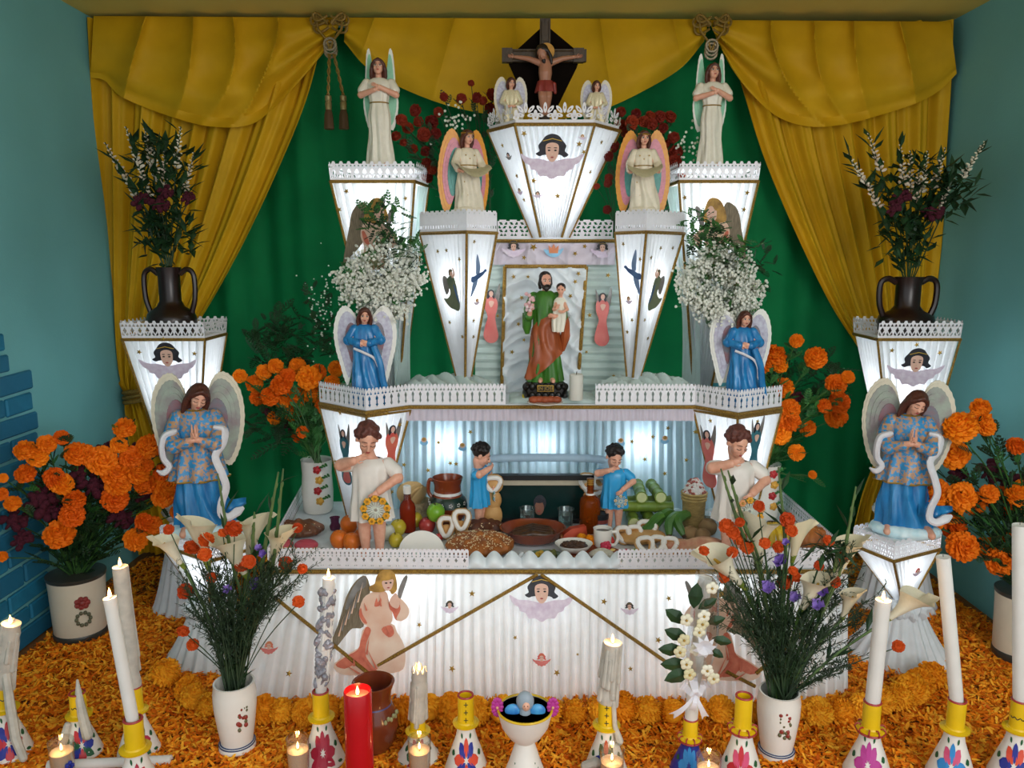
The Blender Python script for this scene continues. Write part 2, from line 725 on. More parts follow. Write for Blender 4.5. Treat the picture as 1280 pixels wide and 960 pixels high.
# ------------------------------------------------------------------ paper lace, cut-outs, pleated cloth
LACE = {
    'lattice': ["....####....", "...######...", "############", "##..####..##", "#....##....#", "############", "#####..#####",
                "####....####", "###......###", "####....####", "##.##..##.##", "#...####...#", "##...##...##", "############", "############"],
    'table': [".####..####.", "############", "############", "##..####..##", "##..####..##", "############", "##..####..##",
              "############", "#####..#####", "####....####", "#####..#####", "############", "############", "############",
              "####.##.####", "############", "############"],
    'shelf': ["#...####...#", "##.######.##", "############", "###.####.###", "##...##...##", "############", "#####..#####",
              "####....####", "####....####", "#####..#####", "#####..#####", "#####..#####", "####....####", "#####..#####", "############", "############"],
    'plain': ["..########..", "############", "#####..#####", "############", "############", "############", "############",
              "############", "############", "############", "##..####..##", "##..####..##", "############", "############"],
    'leaf': ["..########..", "############", "##...####..#", "###...##...#", "############", "#..####...##", "#...##...###", "############",
             "##...####..#", "###...##...#", "############", "####.###.###", "###...#...##", "############", "############"],
    'twig': ["..########..", "############", "##..##.##.##", "##.##..##..#", "############", "#.##..##..##", "##..##.##.##", "############",
             "##..##.##.##", "##.##..##..#", "############", "#.##..##..##", "############"],
}


def lace_mb(pts, h, style, unit=0.026, lean=0.0):
    """paper lace standing on a polyline; real openings; lean tips it outwards (to the room)"""
    pat = LACE[style]
    R = len(pat)
    mb = MB(lace_m)
    for a, b in zip(pts[:-1], pts[1:]):
        a, b = V(a), V(b)
        d = b - a
        L = d.length
        n = max(1, round(L / unit))
        W = n * 12
        nrm = V((d.y, -d.x, 0)).normalized()
        idx = {}
        vs, fs = [], []

        def node(i, j):
            if (i, j) not in idx:
                idx[(i, j)] = len(vs)
                t = j / R
                vs.append(a + d * (i / W) + V((0, 0, h * t)) + nrm * (lean * h * t))
            return idx[(i, j)]
        for r in range(R):
            row = pat[R - 1 - r]
            for i in range(W):
                if row[i % 12] == '#':
                    fs.append((node(i, r), node(i + 1, r), node(i + 1, r + 1), node(i, r + 1)))
        mb.add(vs, fs)
    return mb


class Face:
    """a flat panel with corner points tl, tr, br, bl seen from outside"""

    def __init__(s, tl, tr, br, bl):
        s.tl, s.tr, s.br, s.bl = map(V, (tl, tr, br, bl))
        s.n = ((s.tr - s.tl).cross(s.bl - s.tl)).normalized() * -1
        s.n = ((s.bl - s.tl).cross(s.tr - s.tl)).normalized()
        s.r = (s.tr - s.tl).normalized()
        s.u = s.n.cross(s.r).normalized()

    def flip(s):
        s.n = -s.n
        s.u = s.n.cross(s.r).normalized()
        if s.u.z < 0:
            s.u = -s.u
        return s

    def pin(s, px, py, off=0.012):
        return onplane(px, py, s.tl + s.n * off, s.n)

    def pleats(s, mb, n, amp, rows=8, sag=0.0, horiz=False):
        def fn(u, v):
            top = s.tl.lerp(s.tr, u)
            bot = s.bl.lerp(s.br, u)
            w = (u if not horiz else v) * n
            k = math.sin(2 * PI * w + 0.5 * math.sin(w * 0.9) + (0.25 * math.sin(5 * v + w) if not horiz else 0.5 * math.sin(4 * u)))
            k = math.copysign(abs(k) ** 0.7, k)
            return top.lerp(bot, v) + s.n * (amp * k + sag * math.sin(PI * v))
        if horiz:
            mb.grid(fn, rows, int(n * 6))
        else:
            mb.grid(fn, int(n * 6), rows)
        return mb


def pm(name, col, **k):
    return mat('print_' + name, col, 0.55, k.pop('var', 0.1), k.pop('scale', 60), **k)


P_LAV = pm('lavender', '#cdb9cf', col2='#e3d8e6')
P_HAIR = pm('black_hair', '#1c1c22', col2='#31303a')
P_SKIN = pm('skin', '#e3b8a4', var=0.05)
P_EYE = pm('ink', '#1c1412')
P_LIP = pm('lips', '#b04a48')
P_GOLDB = pm('gold_ink', '#c9a53a')
P_BROWN = pm('feather_brown', '#8a7a62', col2='#5f543f', scale=40, stretch=(9, 1, 1))
P_CREAM = pm('cream_robe', '#e8cdb8', col2='#dcae95', scale=14)
P_ORANGE = pm('rose_fold', '#d97a5e', col2='#c65f47')
P_BLOND = pm('blond_hair', '#c99a45', col2='#8a6428', scale=40)
P_RED = pm('red_robe', '#cf4a4a', col2='#d97a5c', scale=20)
P_PINKR = pm('pink_robe', '#d98078', col2='#c55a55', scale=16)
P_GREY = pm('grey_wing', '#8d8a88', col2='#6a655f', scale=30)
P_OLIVE = pm('olive_robe', '#7b7f62', col2='#50604e', scale=16)
P_BLUE = pm('bluebird', '#4d6f9e', col2='#2f4a78', scale=24)
P_BLUEL = pm('bluebird_light', '#7f97b8', col2='#5f7ba3', scale=24)
P_TEALR = pm('teal_robe', '#3e7d88', col2='#2f5d6b', scale=16)
P_SKYB = pm('sky_blue', '#8ec5e6')
star_m = mat('gold_foil', '#b08d3c', 0.3, 0.1, 40, metal=0.8)


class Print:
    """a paper cut-out pressed from stacked flat shapes, in a panel's own plane"""

    def __init__(s, face, px, py, size, mir=1, off=0.012, rot=0.0):
        s.f = face
        s.o = face.pin(px, py, off)
        s.k = size
        s.mir = mir
        s.mb = MB()
        s.lay = 0
        s.c, s.s = math.cos(rot), math.sin(rot)

    def p(s, x, y):
        x *= s.mir
        x, y = x * s.c - y * s.s, x * s.s + y * s.c
        return s.o + s.f.r * (x * s.k) + s.f.u * (y * s.k) + s.f.n * (0.0007 * s.lay)

    def poly(s, m, pts, smooth=True, thick=0.0012):
        s.lay += 1
        if smooth:
            pts = [(q.x, q.y) for q in loop_curve([(x, y, 0) for x, y in pts], 3)]
        s.mb.use(m)
        s.mb.prism([s.p(x, y) for x, y in pts], s.f.n * -thick)
        return s

    def disc(s, m, x, y, rx, ry=None, n=10):
        ry = ry or rx
        return s.poly(m, [(x + rx * math.cos(2 * PI * i / n), y + ry * math.sin(2 * PI * i / n)) for i in range(n)], False)

    def done(s, name, parent, label=None):
        o = obj(name, s.mb, parent, smooth=False, world=True)
        if label:
            o['label'] = label
        return o


def cherub(face, px, py, w, parent, mir=1, off=0.012, hair=None, wing=None, rot=0, label=None):
    q = Print(face, px, py, w, mir, off, rot)
    wm = wing or P_LAV
    q.poly(wm, [(-.5, .10), (-.36, .03), (-.2, .02), (0, -.02), (.2, .02), (.36, .03), (.5, .10), (.44, -.03), (.36, -.08), (.33, -.14),
                (.25, -.17), (.2, -.25), (.1, -.25), (0, -.30), (-.1, -.25), (-.2, -.25), (-.25, -.17), (-.33, -.14), (-.36, -.08), (-.44, -.03)])
    q.poly(hair or P_HAIR, [(-.20, .06), (-.26, .10), (-.20, .14), (-.22, .22), (-.16, .30), (-.10, .37), (0, .40), (.10, .37), (.16, .30), (.22, .22),
                            (.20, .14), (.26, .08), (.19, .04), (.12, .08), (-.12, .08)])
    q.poly(P_SKIN, [(-.105, .16), (-.09, .24), (0, .27), (.09, .24), (.105, .16), (.085, .05), (.03, -.02), (-.03, -.02), (-.085, .05)])
    if w > 0.05:
        for s in (-1, 1):
            q.disc(P_EYE, s * .05, .15, .022, .013, 8)
            q.disc(P_HAIR, s * .05, .19, .03, .007, 6)
        q.disc(P_LIP, 0, .045, .025, .012, 8)
        q.disc(P_CREAM, 0, .095, .012, .012, 6)
        q.poly(P_GOLDB, [(-.15, .29), (0, .325), (.15, .29), (.15, .30), (0, .338), (-.15, .30)], False)
    return q.done('cherub_print', parent, label)


STAR = {}


def star(face, px, py, r, parent, off=0.013, rot=None):
    if 'm' not in STAR:
        mb = MB(star_m)
        pts = [((1 if i % 2 == 0 else 0.42) * math.sin(PI * i / 5), (1 if i % 2 == 0 else 0.42) * math.cos(PI * i / 5)) for i in range(10)]
        vs = [(x, y, 0.0) for x, y in pts] + [(0, 0, 0.16), (0, 0, -0.05)]
        mb.add(vs, [(i, 10, (i + 1) % 10) for i in range(10)] + [((i + 1) % 10, 11, i) for i in range(10)])
        STAR['m'] = mb.mesh('star', False)
    p = face.pin(px, py, off)
    M = Matrix((face.r, face.u, face.n)).transposed().to_4x4()
    M = M @ Matrix.Rotation(rot if rot is not None else rnd.uniform(-.6, .6), 4, 'Z')
    b = parent.location
    return link('star', STAR['m'], parent, p - b, M.to_euler(), r)


def angel_side(face, px, py, h, parent, mir=1, robe=None, off=0.012, rot=0, wing=None, label=None):
    """standing angel seen from the side, robe sweeping behind"""
    q = Print(face, px, py, h, mir, off, rot)
    q.poly(wing or P_GREY, [(-.10, .22), (-.22, .30), (-.28, .20), (-.26, .0), (-.20, -.12), (-.10, -.02)])
    r = robe or P_OLIVE
    q.poly(r, [(-.02, .30), (.10, .28), (.16, .12), (.18, -.1), (.22, -.3), (.16, -.46), (.02, -.44), (-.12, -.40), (-.24, -.30), (-.30, -.2), (-.18, -.2),
               (-.06, -.08), (-.10, .1), (-.12, .22)])
    q.disc(P_SKIN, .04, .36, .055, .07)
    q.poly(P_BROWN, [(-.03, .33), (-.02, .42), (.05, .45), (.10, .42), (.08, .40), (.02, .38), (.0, .30)])
    q.poly(P_SKIN, [(.10, .26), (.18, .34), (.14, .46), (.11, .47), (.13, .36), (.06, .28)])
    q.poly(P_BLUE, [(.10, .12), (.15, .02), (.2, -.2), (.23, -.3), (.17, -.2), (.12, -.02)])
    return q.done('angel_print', parent, label)


def angel_up(face, px, py, h, parent, mir=1, robe=None, wing=None, off=0.012, rot=0, label=None):
    """slim standing angel with raised wings"""
    q = Print(face, px, py, h, mir, off, rot)
    w = wing or P_GREY
    q.poly(w, [(.02, .20), (.08, .34), (.14, .50), (.15, .36), (.12, .18), (.07, .05)])
    q.poly(w, [(-.02, .20), (-.08, .36), (-.12, .46), (-.11, .30), (-.08, .15)])
    r = robe or P_RED
    q.poly(r, [(-.09, .26), (.07, .26), (.11, .12), (.07, -.05), (.09, -.22), (.12, -.38), (.06, -.48), (-.06, -.48), (-.13, -.38), (-.10, -.2), (-.06, -.05), (-.11, .1)])
    q.poly(P_PINKR, [(-.07, -.3), (0, -.2), (.07, -.3), (.08, -.42), (0, -.46), (-.09, -.42)])
    q.poly(P_HAIR, [(-.06, .24), (-.06, .36), (0, .40), (.05, .36), (.05, .24), (0, .30)])
    q.disc(P_SKIN, 0, .33, .035, .048)
    q.poly(P_SKIN, [(-.04, .18), (.0, .10), (.05, .18), (.03, .21), (-.02, .21)])
    return q.done('angel_print', parent, label)


def dove(face, px, py, h, parent, mir=1, off=0.012, rot=0, label=None):
    q = Print(face, px, py, h, mir, off, rot)
    q.poly(P_BLUEL, [(.02, .05), (.0, .18), (.06, .34), (.16, .50), (.17, .34), (.14, .18), (.12, .05)])
    q.poly(P_BLUEL, [(.05, -.05), (.06, -.2), (.14, -.36), (.22, -.48), (.22, -.3), (.2, -.15), (.16, -.02)])
    q.poly(P_BLUE, [(-.24, .12), (-.18, .16), (-.10, .10), (.05, .06), (.18, .0), (.28, -.02), (.26, -.14), (.14, -.12), (.0, -.05), (-.12, .02), (-.18, .08)])
    return q.done('bird_print', parent, label)


def kneeling_angel(face, px, py, h, parent, mir=1, off=0.012, dull=False, label=None):
    """big kneeling angel in profile, hands joined; traced proportions of the paper cut-out"""
    q = Print(face, px, py, h, mir, off)

    def c(l):
        return [((x - 345) / 790, (450 - y) / 790) for x, y in l]
    q.poly(P_BROWN, c([(340, 215), (300, 100), (230, 130), (165, 230), (130, 350), (100, 470), (40, 640), (90, 640), (170, 540), (215, 495), (300, 480), (300, 320)]))
    q.poly(P_GREY, c([(300, 108), (240, 135), (180, 235), (150, 350), (190, 330), (240, 220), (300, 180)]))
    q.poly(P_GREY, c([(555, 240), (575, 160), (610, 98), (630, 110), (605, 200), (575, 280)]))
    q.poly(P_CREAM, c([(320, 480), (280, 580), (265, 640), (90, 750), (150, 830), (380, 832), (590, 810), (632, 740), (620, 620), (560, 520), (515, 460)]))
    q.poly(P_ORANGE, c([(320, 485), (285, 580), (265, 650), (180, 700), (100, 760), (170, 790), (250, 760), (300, 800), (400, 800), (330, 700), (330, 600), (360, 510)]))
    q.poly(P_CREAM, c([(330, 640), (370, 700), (430, 780), (520, 790), (540, 660), (460, 520), (370, 520)]))
    q.poly(P_ORANGE, c([(440, 500), (500, 560), (540, 530), (512, 470)]))
    q.poly(P_CREAM, c([(355, 225), (290, 270), (262, 380), (300, 460), (400, 490), (510, 460), (520, 380), (490, 290), (470, 225), (410, 215)]))
    q.poly(P_ORANGE, c([(275, 340), (262, 390), (300, 450), (330, 455), (290, 390)]))
    q.poly(P_ORANGE, c([(380, 330), (395, 265), (405, 300), (430, 270), (425, 320)]))
    q.poly(P_ORANGE, c([(490, 300), (520, 290), (560, 310), (600, 300), (590, 420), (550, 430), (520, 370), (500, 350)]))
    q.poly(P_CREAM, c([(560, 270), (600, 285), (650, 350), (640, 410), (590, 440), (555, 420), (585, 350)]))
    for l in ([(300, 700), (420, 800), (400, 812)], [(350, 560), (330, 680), (345, 690)], [(180, 760), (300, 822), (280, 828)], [(240, 690), (255, 770), (238, 770)], [(480, 480), (520, 540), (505, 545)],
              [(300, 300), (330, 360), (318, 365)], [(420, 240), (440, 330), (428, 330)], [(340, 640), (430, 790), (414, 790)]):
        q.poly(P_ORANGE, c(l), False)
    for i in range(7):
        x0_, y0_ = 285 - 22 * i, 150 + 42 * i
        q.poly(P_GREY if i % 2 else P_CREAM, c([(x0_, y0_), (x0_ - 26, y0_ + 150), (x0_ - 38, y0_ + 150)]), False)
    q.poly(P_SKIN, c([(500, 290), (530, 240), (555, 235), (580, 300), (565, 345), (520, 330)]))
    q.poly(P_BLOND, c([(390, 110), (430, 60), (500, 55), (540, 100), (555, 200), (520, 240), (490, 210), (420, 225), (350, 215), (340, 180), (380, 160)]))
    q.poly(P_SKIN, c([(440, 130), (520, 125), (522, 170), (505, 205), (470, 212), (445, 180)]))
    q.poly(P_BLOND, c([(400, 120), (430, 85), (500, 75), (530, 115), (480, 135), (440, 140), (430, 190), (410, 180)]))
    q.disc(P_EYE, (470 - 345) / 790, (450 - 155) / 790, .014, .008, 6)
    q.disc(P_EYE, (505 - 345) / 790, (450 - 152) / 790, .011, .008, 6)
    q.disc(P_LIP, (490 - 345) / 790, (450 - 190) / 790, .014, .006, 6)
    return q.done('angel_print', parent, label)


# ------------------------------------------------------------------ lit cloth lanterns shaped like upturned pyramids
def lantern(name, label, plan, vis, z1, z0, bc, bs, lace, lh, watts, lamp_t=0.6, group=None, pl=0.020, lean=0.0, cat='lantern', lamp_r=0.03,
            cloth=None, board=0.006, foot_z=None, lamp_y=0.0):
    """plan: top corner points (x, y), counter-clockwise from above starting at the far left front; vis: number of visible faces"""
    c = V((bc[0], bc[1], z0))
    r = thing(name, label, cat, c, group=group)
    n = len(plan)
    top = [V((x, y, z1)) for x, y in plan]
    mx = sum((p for p in top), V()) / n
    bot = [V((bc[0] + (p.x - mx.x) * bs, bc[1] + (p.y - mx.y) * bs, z0)) for p in top]
    faces = []
    for i in range(n):
        a, b = i, (i + 1) % n
        f = Face(top[a], top[b], bot[b], bot[a])
        if f.n.dot(f.tl.lerp(f.tr, .5) - mx) < 0:
            f.flip()
        faces.append(f)
        mb = MB(cloth or lamp_cloth)
        w = (top[b] - top[a]).length
        f.pleats(mb, max(4, round(w / pl)), 0.0075 if i < vis else 0.002, rows=6)
        obj('cloth_panel', mb, r, world=True)
    if board:
        mb = MB(board_m)
        mb.prism([p + (mx - p) * 0.03 + V((0, 0, board - 0.004)) for p in top], V((0, 0, 0.006)))
        obj('top_board', mb, r, smooth=False, world=True)
    mb = MB(gold)
    ring = [p + (p - mx).normalized() * 0.006 for p in top]
    mb.tube(ring + [ring[0]], 0.0062, 6, caps=False)
    obj('gold_trim', mb, r, world=True)
    for i in range(vis + 1):
        mb = MB(gold)
        mb.tube([top[i] + (top[i] - mx).normalized() * 0.006, bot[i] + (top[i] - mx).normalized() * 0.006], 0.0042, 6)
        obj('gold_edge', mb, r, world=True)
    if foot_z is not None:
        mb = MB(white_cloth)
        mb.lathe([(0.03, 0.001), (0.022, (z0 - foot_z) * .5), (0.02, z0 - foot_z + .01)], 14, (bc[0], bc[1], foot_z))
        obj('foot', mb, r, world=True)
    if lace:
        seg = [ring[i] + V((0, 0, 0.005)) for i in range(n)] + [ring[0] + V((0, 0, 0.005))]
        obj('lace_trim', lace_mb(seg, lh, lace, lean=lean), r, smooth=False, world=True)
    if watts:
        lc = V((mx.x, mx.y, z1)).lerp(c, 1 - lamp_t)
        point_light('lantern_lamp', lc + V((0, lamp_y, 0)), watts, (0.93, 0.97, 1.0), lamp_r)
    return r, faces


W_ = 0.54
# top lantern (six sided) in the middle
pl_ = [S(612, 2.8671, 1.7305), S(645, 2.7297, 1.7305), S(742, 2.7297, 1.7305), S(773, 2.8671, 1.7305), S(742, 3.0228, 1.7305), S(650, 3.0228, 1.7305)]
bc = S(689, 2.8671, 1.3687)
top_l, tf = lantern('lantern', 'tallest lit white lantern in the middle, crowned with fleur lace, under the crucifix', [(p.x, p.y) for p in pl_], 3, 1.7305, 1.3687,
                    (bc.x, bc.y), 0.26, None, 0, 2.6 * W_, 0.5, pl=0.019)
cherub(tf[1], 690, 200, 0.21, top_l, label='black-haired cherub cut-out on the front panel')
for px, py, k in ((655, 167, 1), (724, 180, 1), (667, 226, 1), (697, 245, 1), (730, 190, .8)):
    star(tf[1], px, py, 0.011 * k, top_l)
for px, py in ((646, 220), (628, 182), (655, 250)):
    star(tf[0], px, py, 0.010, top_l)
for px, py in ((752, 178), (738, 215)):
    star(tf[2], px, py, 0.010, top_l)
cherub(tf[1], 672, 244, 0.034, top_l, hair=P_BROWN)
cherub(tf[1], 728, 172, 0.026, top_l, hair=P_BLOND)
cherub(tf[0], 636, 196, 0.036, top_l, wing=P_GREY)
cherub(tf[0], 650, 240, 0.034, top_l, hair=P_BROWN)
# fleur crown lace of the top lantern
mb = MB(lace_m)


def petal(mb, o, R, U, N, cx, cy, rx, ry, an, n=10, hole=0.45):
    """a flat ring-shaped leaf with a slot"""
    ca, sa = math.cos(an), math.sin(an)
    vs, fs = [], []
    for k in (1.0, hole):
        for i in range(n):
            a = 2 * PI * i / n
            x, y = rx * k * math.cos(a), ry * k * math.sin(a)
            vs.append(o + R * (cx + x * ca - y * sa) + U * (cy + x * sa + y * ca))
    for i in range(n):
        fs.append((i, (i + 1) % n, n + (i + 1) % n, n + i))
    mb.add(vs, fs)


ringp = [V((p.x, p.y, 1.7365)) for p in pl_] + [V((pl_[0].x, pl_[0].y, 1.7365))]
for a, b in zip(ringp[:-1], ringp[1:]):
    d = b - a
    n = max(2, round(d.length / 0.072))
    R = d.normalized()
    N = V((R.y, -R.x, 0))
    U = (V((0, 0, 1)) + N * 0.15).normalized()
    w = d.length / n
    mb.prism([a, b, b + U * 0.010, a + U * 0.010], N * 0.001)
    for i in range(n):
        o = a + d * ((i + 0.5) / n)
        for an, ry, h in ((0, .017, .040), (-.75, .015, .042), (.75, .015, .042), (-1.35, .012, .028), (1.35, .012, .028)):
            petal(mb, o, R, U, N, -math.sin(an) * h * 0.62, 0.014 + math.cos(an) * h * 0.62 + h * 0.22, .0062, ry, an, hole=.30)
        o2 = a + d * (i / n)
        petal(mb, o2, R, U, N, 0, 0.029, .0065, .012, 0, hole=.01)
        petal(mb, o2, R, U, N, 0, 0.016, .011, .007, 0, hole=.3)
obj('lace_crown', mb, top_l, smooth=False, world=True)

# outer back pair
zo = 1.5565
for side in (0, 1):
    if side == 0:
        pl_ = [S(415, 2.8213, zo), S(517, 2.8213, zo), S(534, 3.0228, zo), S(440, 3.0228, zo)]
        bc = S(490, 2.9312, 0.8328)
        o, f = lantern('lantern', 'tall lit lantern back left, carrying a white angel with crossed hands', [(p.x, p.y) for p in pl_], 2, zo, 0.8328,
                       (bc.x, bc.y), 0.22, 'lattice', 0.062, 3.4 * W_, 0.86, lean=0.10, group='tall back lanterns', board=0.050, pl=0.03)
        f0, f1 = f[0], f[1]
    else:
        pl_ = [S(850, 2.8213, zo), S(946, 2.8213, zo), S(930, 3.0228, zo), S(834, 3.0228, zo)]
        bc = S(876, 2.9312, 0.8328)
        o, f = lantern('lantern', 'tall lit lantern back right, carrying a white angel with crossed hands', [(p.x, p.y) for p in pl_], 1, zo, 0.8328,
                       (bc.x, bc.y), 0.22, 'lattice', 0.062, 3.4 * W_, 0.86, lean=0.10, group='tall back lanterns', board=0.050, pl=0.03)
        f0, f1 = f[0], f[3]
    m_ = 1 if side == 0 else -1
    cx = 466 if side == 0 else 897
    # half-length praying angel cut-out: wings, robe, curls
    q = Print(f0, cx, 285, 0.275, m_)
    q.poly(P_BROWN, [(-.04, .02), (-.06, .26), (-.12, .32), (-.24, .22), (-.30, 0), (-.40, -.45), (-.30, -.36), (-.15, -.2)])
    q.poly(P_GREY, [(.17, .02), (.20, .18), (.27, .27), (.30, .24), (.25, .1), (.2, -.02)])
    q.poly(P_CREAM, [(-.12, .05), (0, .12), (.12, .1), (.2, .0), (.30, -.1), (.29, -.22), (.2, -.25), (.17, -.12), (.14, -.3), (.18, -.5), (-.18, -.5), (-.12, -.25), (-.16, -.1)])
    q.poly(P_ORANGE, [(-.14, -.05), (-.11, -.18), (-.05, -.2), (-.10, -.05)])
    q.poly(P_CREAM, [(-.05, .0), (.06, .05), (.12, -.1), (.06, -.2), (-.04, -.16)])
    q.poly(P_BLOND, [(-.10, .10), (-.06, .26), (.02, .36), (.13, .36), (.18, .24), (.20, .10), (.12, .06), (.0, .06)])
    q.poly(P_SKIN, [(.03, .12), (.04, .25), (.12, .27), (.155, .2), (.13, .10), (.08, .08)])
    q.poly(P_BLOND, [(.0, .22), (.03, .30), (.12, .31), (.15, .27), (.09, .27), (.05, .22)])
    q.disc(P_EYE, .075, .195, .012, .007, 6)
    q.disc(P_EYE, .125, .195, .010, .007, 6)
    q.disc(P_LIP, .10, .135, .014, .006, 6)
    q.done('angel_print', o, 'half-length angel cut-out with curled hair')
    for px, py in (((433, 239), (507, 248), (424, 262)) if side == 0 else ((856, 247), (934, 241), (930, 262))):
        star(f0, px, py, 0.010, o)
    # sheer cloth falling beside the lantern
    if side == 0:
        A, B, C_, D = S(519, 2.8579, zo - .01), S(536, 2.9312, zo - .01), S(514, 2.9312, 0.8420), S(494, 2.8579, 0.8420)
    else:
        A, B, C_, D = S(833, 2.9312, zo - .01), S(850, 2.8579, zo - .01), S(874, 2.8579, 0.8420), S(853, 2.9312, 0.8420)
    ff = Face(A, B, C_, D)
    mb = MB(mat('sheer_cloth', '#dff0ec', 0.6, 0.04, 30, transl=0.5, spec=0.2))
    ff.pleats(mb, 5, 0.006, rows=14, sag=0.03 if ff.n.y > 0 else -0.03)
    obj('sheer_drape', mb, o, world=True)

# middle front pair on the shelf
zm = 1.3788
ML = [S(527, 2.7480, zm), S(583, 2.5831, zm), S(619, 2.7022, zm), S(572, 2.8762, zm)]
bc = S(580, 2.7159, 0.8970)
o, f = lantern('lantern', 'narrow lit lantern left of the niche, with angel and bluebird cut-outs', [(p.x, p.y) for p in ML], 2, zm, 0.8970, (bc.x, bc.y), 0.16,
               'plain', 0.067, 2.2 * W_, 0.62, group='narrow lanterns beside the niche', board=0.060, foot_z=1.3 - .53 * .916 + .002, pl=0.02)
angel_side(f[0], 565, 362, 0.151, o, mir=1)
dove(f[1], 599, 345, 0.142, o, mir=-1)
cherub(f[1], 596, 378, 0.034, o, hair=P_BLOND)
for i, px, py in ((0, 547, 314), (0, 558, 313), (0, 574, 324), (0, 562, 403), (0, 578, 421), (1, 593, 302), (1, 592, 401), (1, 592, 421)):
    star(f[i], px, py, 0.009, o)
MR = [S(771, 2.7022, zm), S(808, 2.5831, zm), S(853, 2.7480, zm), S(815, 2.8762, zm)]
bc = S(792, 2.7159, 0.8970)
o, f = lantern('lantern', 'narrow lit lantern right of the niche, with bluebird and angel cut-outs', [(p.x, p.y) for p in MR], 2, zm, 0.8970, (bc.x, bc.y), 0.16,
               'plain', 0.067, 2.2 * W_, 0.62, group='narrow lanterns beside the niche', board=0.060, foot_z=1.3 - .53 * .916 + .002, pl=0.02)
dove(f[0], 790, 341, 0.151, o, mir=1)
angel_side(f[1], 820, 362, 0.151, o, mir=-1)
cherub(f[0], 786, 376, 0.038, o, hair=P_BLOND)
for i, px, py in ((0, 779, 305), (0, 800, 324), (0, 790, 400), (0, 784, 415), (1, 826, 310), (1, 841, 310), (1, 814, 322), (1, 806, 400), (1, 810, 423)):
    star(f[i], px, py, 0.009, o)

# side pair carrying the dark jugs
zs = 1.02
SL = [S(155, 2.75, zs), S(255, 2.75, zs), S(281, 2.95, zs), S(192, 2.95, zs)]
bc = S(237, 2.86, 0.40)
o, f = lantern('lantern', 'lit lantern on the far left with a cherub head, carrying a dark jug of flowers', [(p.x, p.y) for p in SL], 2, zs, 0.40, (bc.x, bc.y), 0.20,
               'lattice', 0.060, 2.0 * W_, 0.72, lean=0.12, group='side lanterns', pl=0.026)
cherub(f[0], 210, 456, 0.20, o, label='black-haired cherub cut-out')
for px, py in ((204, 424), (243, 442), (174, 440)):
    star(f[0], px, py, 0.010, o)
SR = [S(1098, 2.75, zs), S(1198, 2.75, zs), S(1165, 2.95, zs), S(1069, 2.95, zs)]
bc = S(1126, 2.86, 0.40)
o, f = lantern('lantern', 'lit lantern on the far right with a cherub head, carrying a dark jug of flowers', [(p.x, p.y) for p in SR], 1, zs, 0.40, (bc.x, bc.y), 0.20,
               'lattice', 0.060, 2.0 * W_, 0.72, lean=0.12, group='side lanterns', pl=0.026)
cherub(f[0], 1144, 463, 0.20, o, label='black-haired cherub cut-out')
for px, py in ((1146, 431), (1175, 441), (1115, 438)):
    star(f[0], px, py, 0.010, o)


# draped stands on the floor under the side lanterns and pedestals
def drape_stand(name, label, c, h, r0, r1, rz=0.0, group=None):
    r = thing(name, label, 'stand', (c[0], c[1], 0), group=group)
    mb = MB(white_cloth)
    pr = [(r1 * (1 - t) ** 1.25 + r0 * (1 - (1 - t) ** 1.25), h * t) for t in [i / 12 for i in range(13)]]
    pr = [(lerp(r1, r0, t ** 0.75), h * t) for t in [i / 12 for i in range(13)]]
    mb.lathe(pr, 160, fold=lambda a, z_: 0.055 * math.sin(22 * a + 0.6 * math.sin(5 * a)) * (1.1 - 0.6 * z_ / h))
    obj('pleated_skirt', mb, r)
    mb = MB(white_cloth)

    def fn(u, v):
        a = 2 * PI * u
        ph = 2 * PI * v
        q = r0 * 1.12 + 0.022 * math.cos(ph) + 0.007 * math.sin(11 * a + 2 * math.sin(ph)) + 0.005 * math.sin(23 * a)
        return V((q * math.cos(a), q * math.sin(a), h - 0.022 + 0.026 * math.sin(ph) + 0.006 * math.sin(9 * a)))
    mb.grid(fn, 70, 10, closed=True)
    obj('ruffle', mb, r)
    return r


drape_stand('draped_stand', 'white draped stand under the far left lantern, behind the angel in blue', (S(237, 2.86, .4).x, 2.86), 0.395, 0.06, 0.15)
drape_stand('draped_stand', 'white draped stand under the far right lantern, behind the angel in blue', (S(1126, 2.86, .4).x, 2.86), 0.395, 0.06, 0.15)

# pedestals of the two big praying angels
zp = 0.372
PR = [S(1068, 2.50, zp), S(1117, 2.36, zp), S(1173, 2.46, zp), S(1122, 2.60, zp)]
bc = S(1128, 2.47, 0.20)
o, f = lantern('lantern_pedestal', 'short glowing white pedestal on the right, under the angel in blue', [(p.x, p.y) for p in PR], 2, zp, 0.20, (bc.x, bc.y), 0.18,
               'twig', 0.060, 1.1 * W_, 0.6, group='glowing pedestals of the big angels', board=0.050, cat='pedestal', pl=0.02)
cherub(f[1], 1146, 716, 0.045, o, wing=P_LAV, hair=P_RED)
drape_stand('draped_stand', 'white pleated stand on the floor under the right glowing pedestal', (bc.x, bc.y), 0.198, 0.05, 0.165)
PL = [S(203, 2.50, zp), S(262, 2.36, zp), S(320, 2.48, zp), S(262, 2.62, zp)]
bc = S(262, 2.47, 0.20)
o, f = lantern('lantern_pedestal', 'short glowing white pedestal on the left, under the angel in blue, behind callas', [(p.x, p.y) for p in PL], 2, zp, 0.20, (bc.x, bc.y), 0.18,
               'twig', 0.060, 1.1 * W_, 0.6, group='glowing pedestals of the big angels', board=0.050, cat='pedestal', pl=0.02)
drape_stand('draped_stand', 'white pleated stand on the floor under the left glowing pedestal', (bc.x, bc.y), 0.198, 0.05, 0.15)
BOARD_P = zp + 0.052

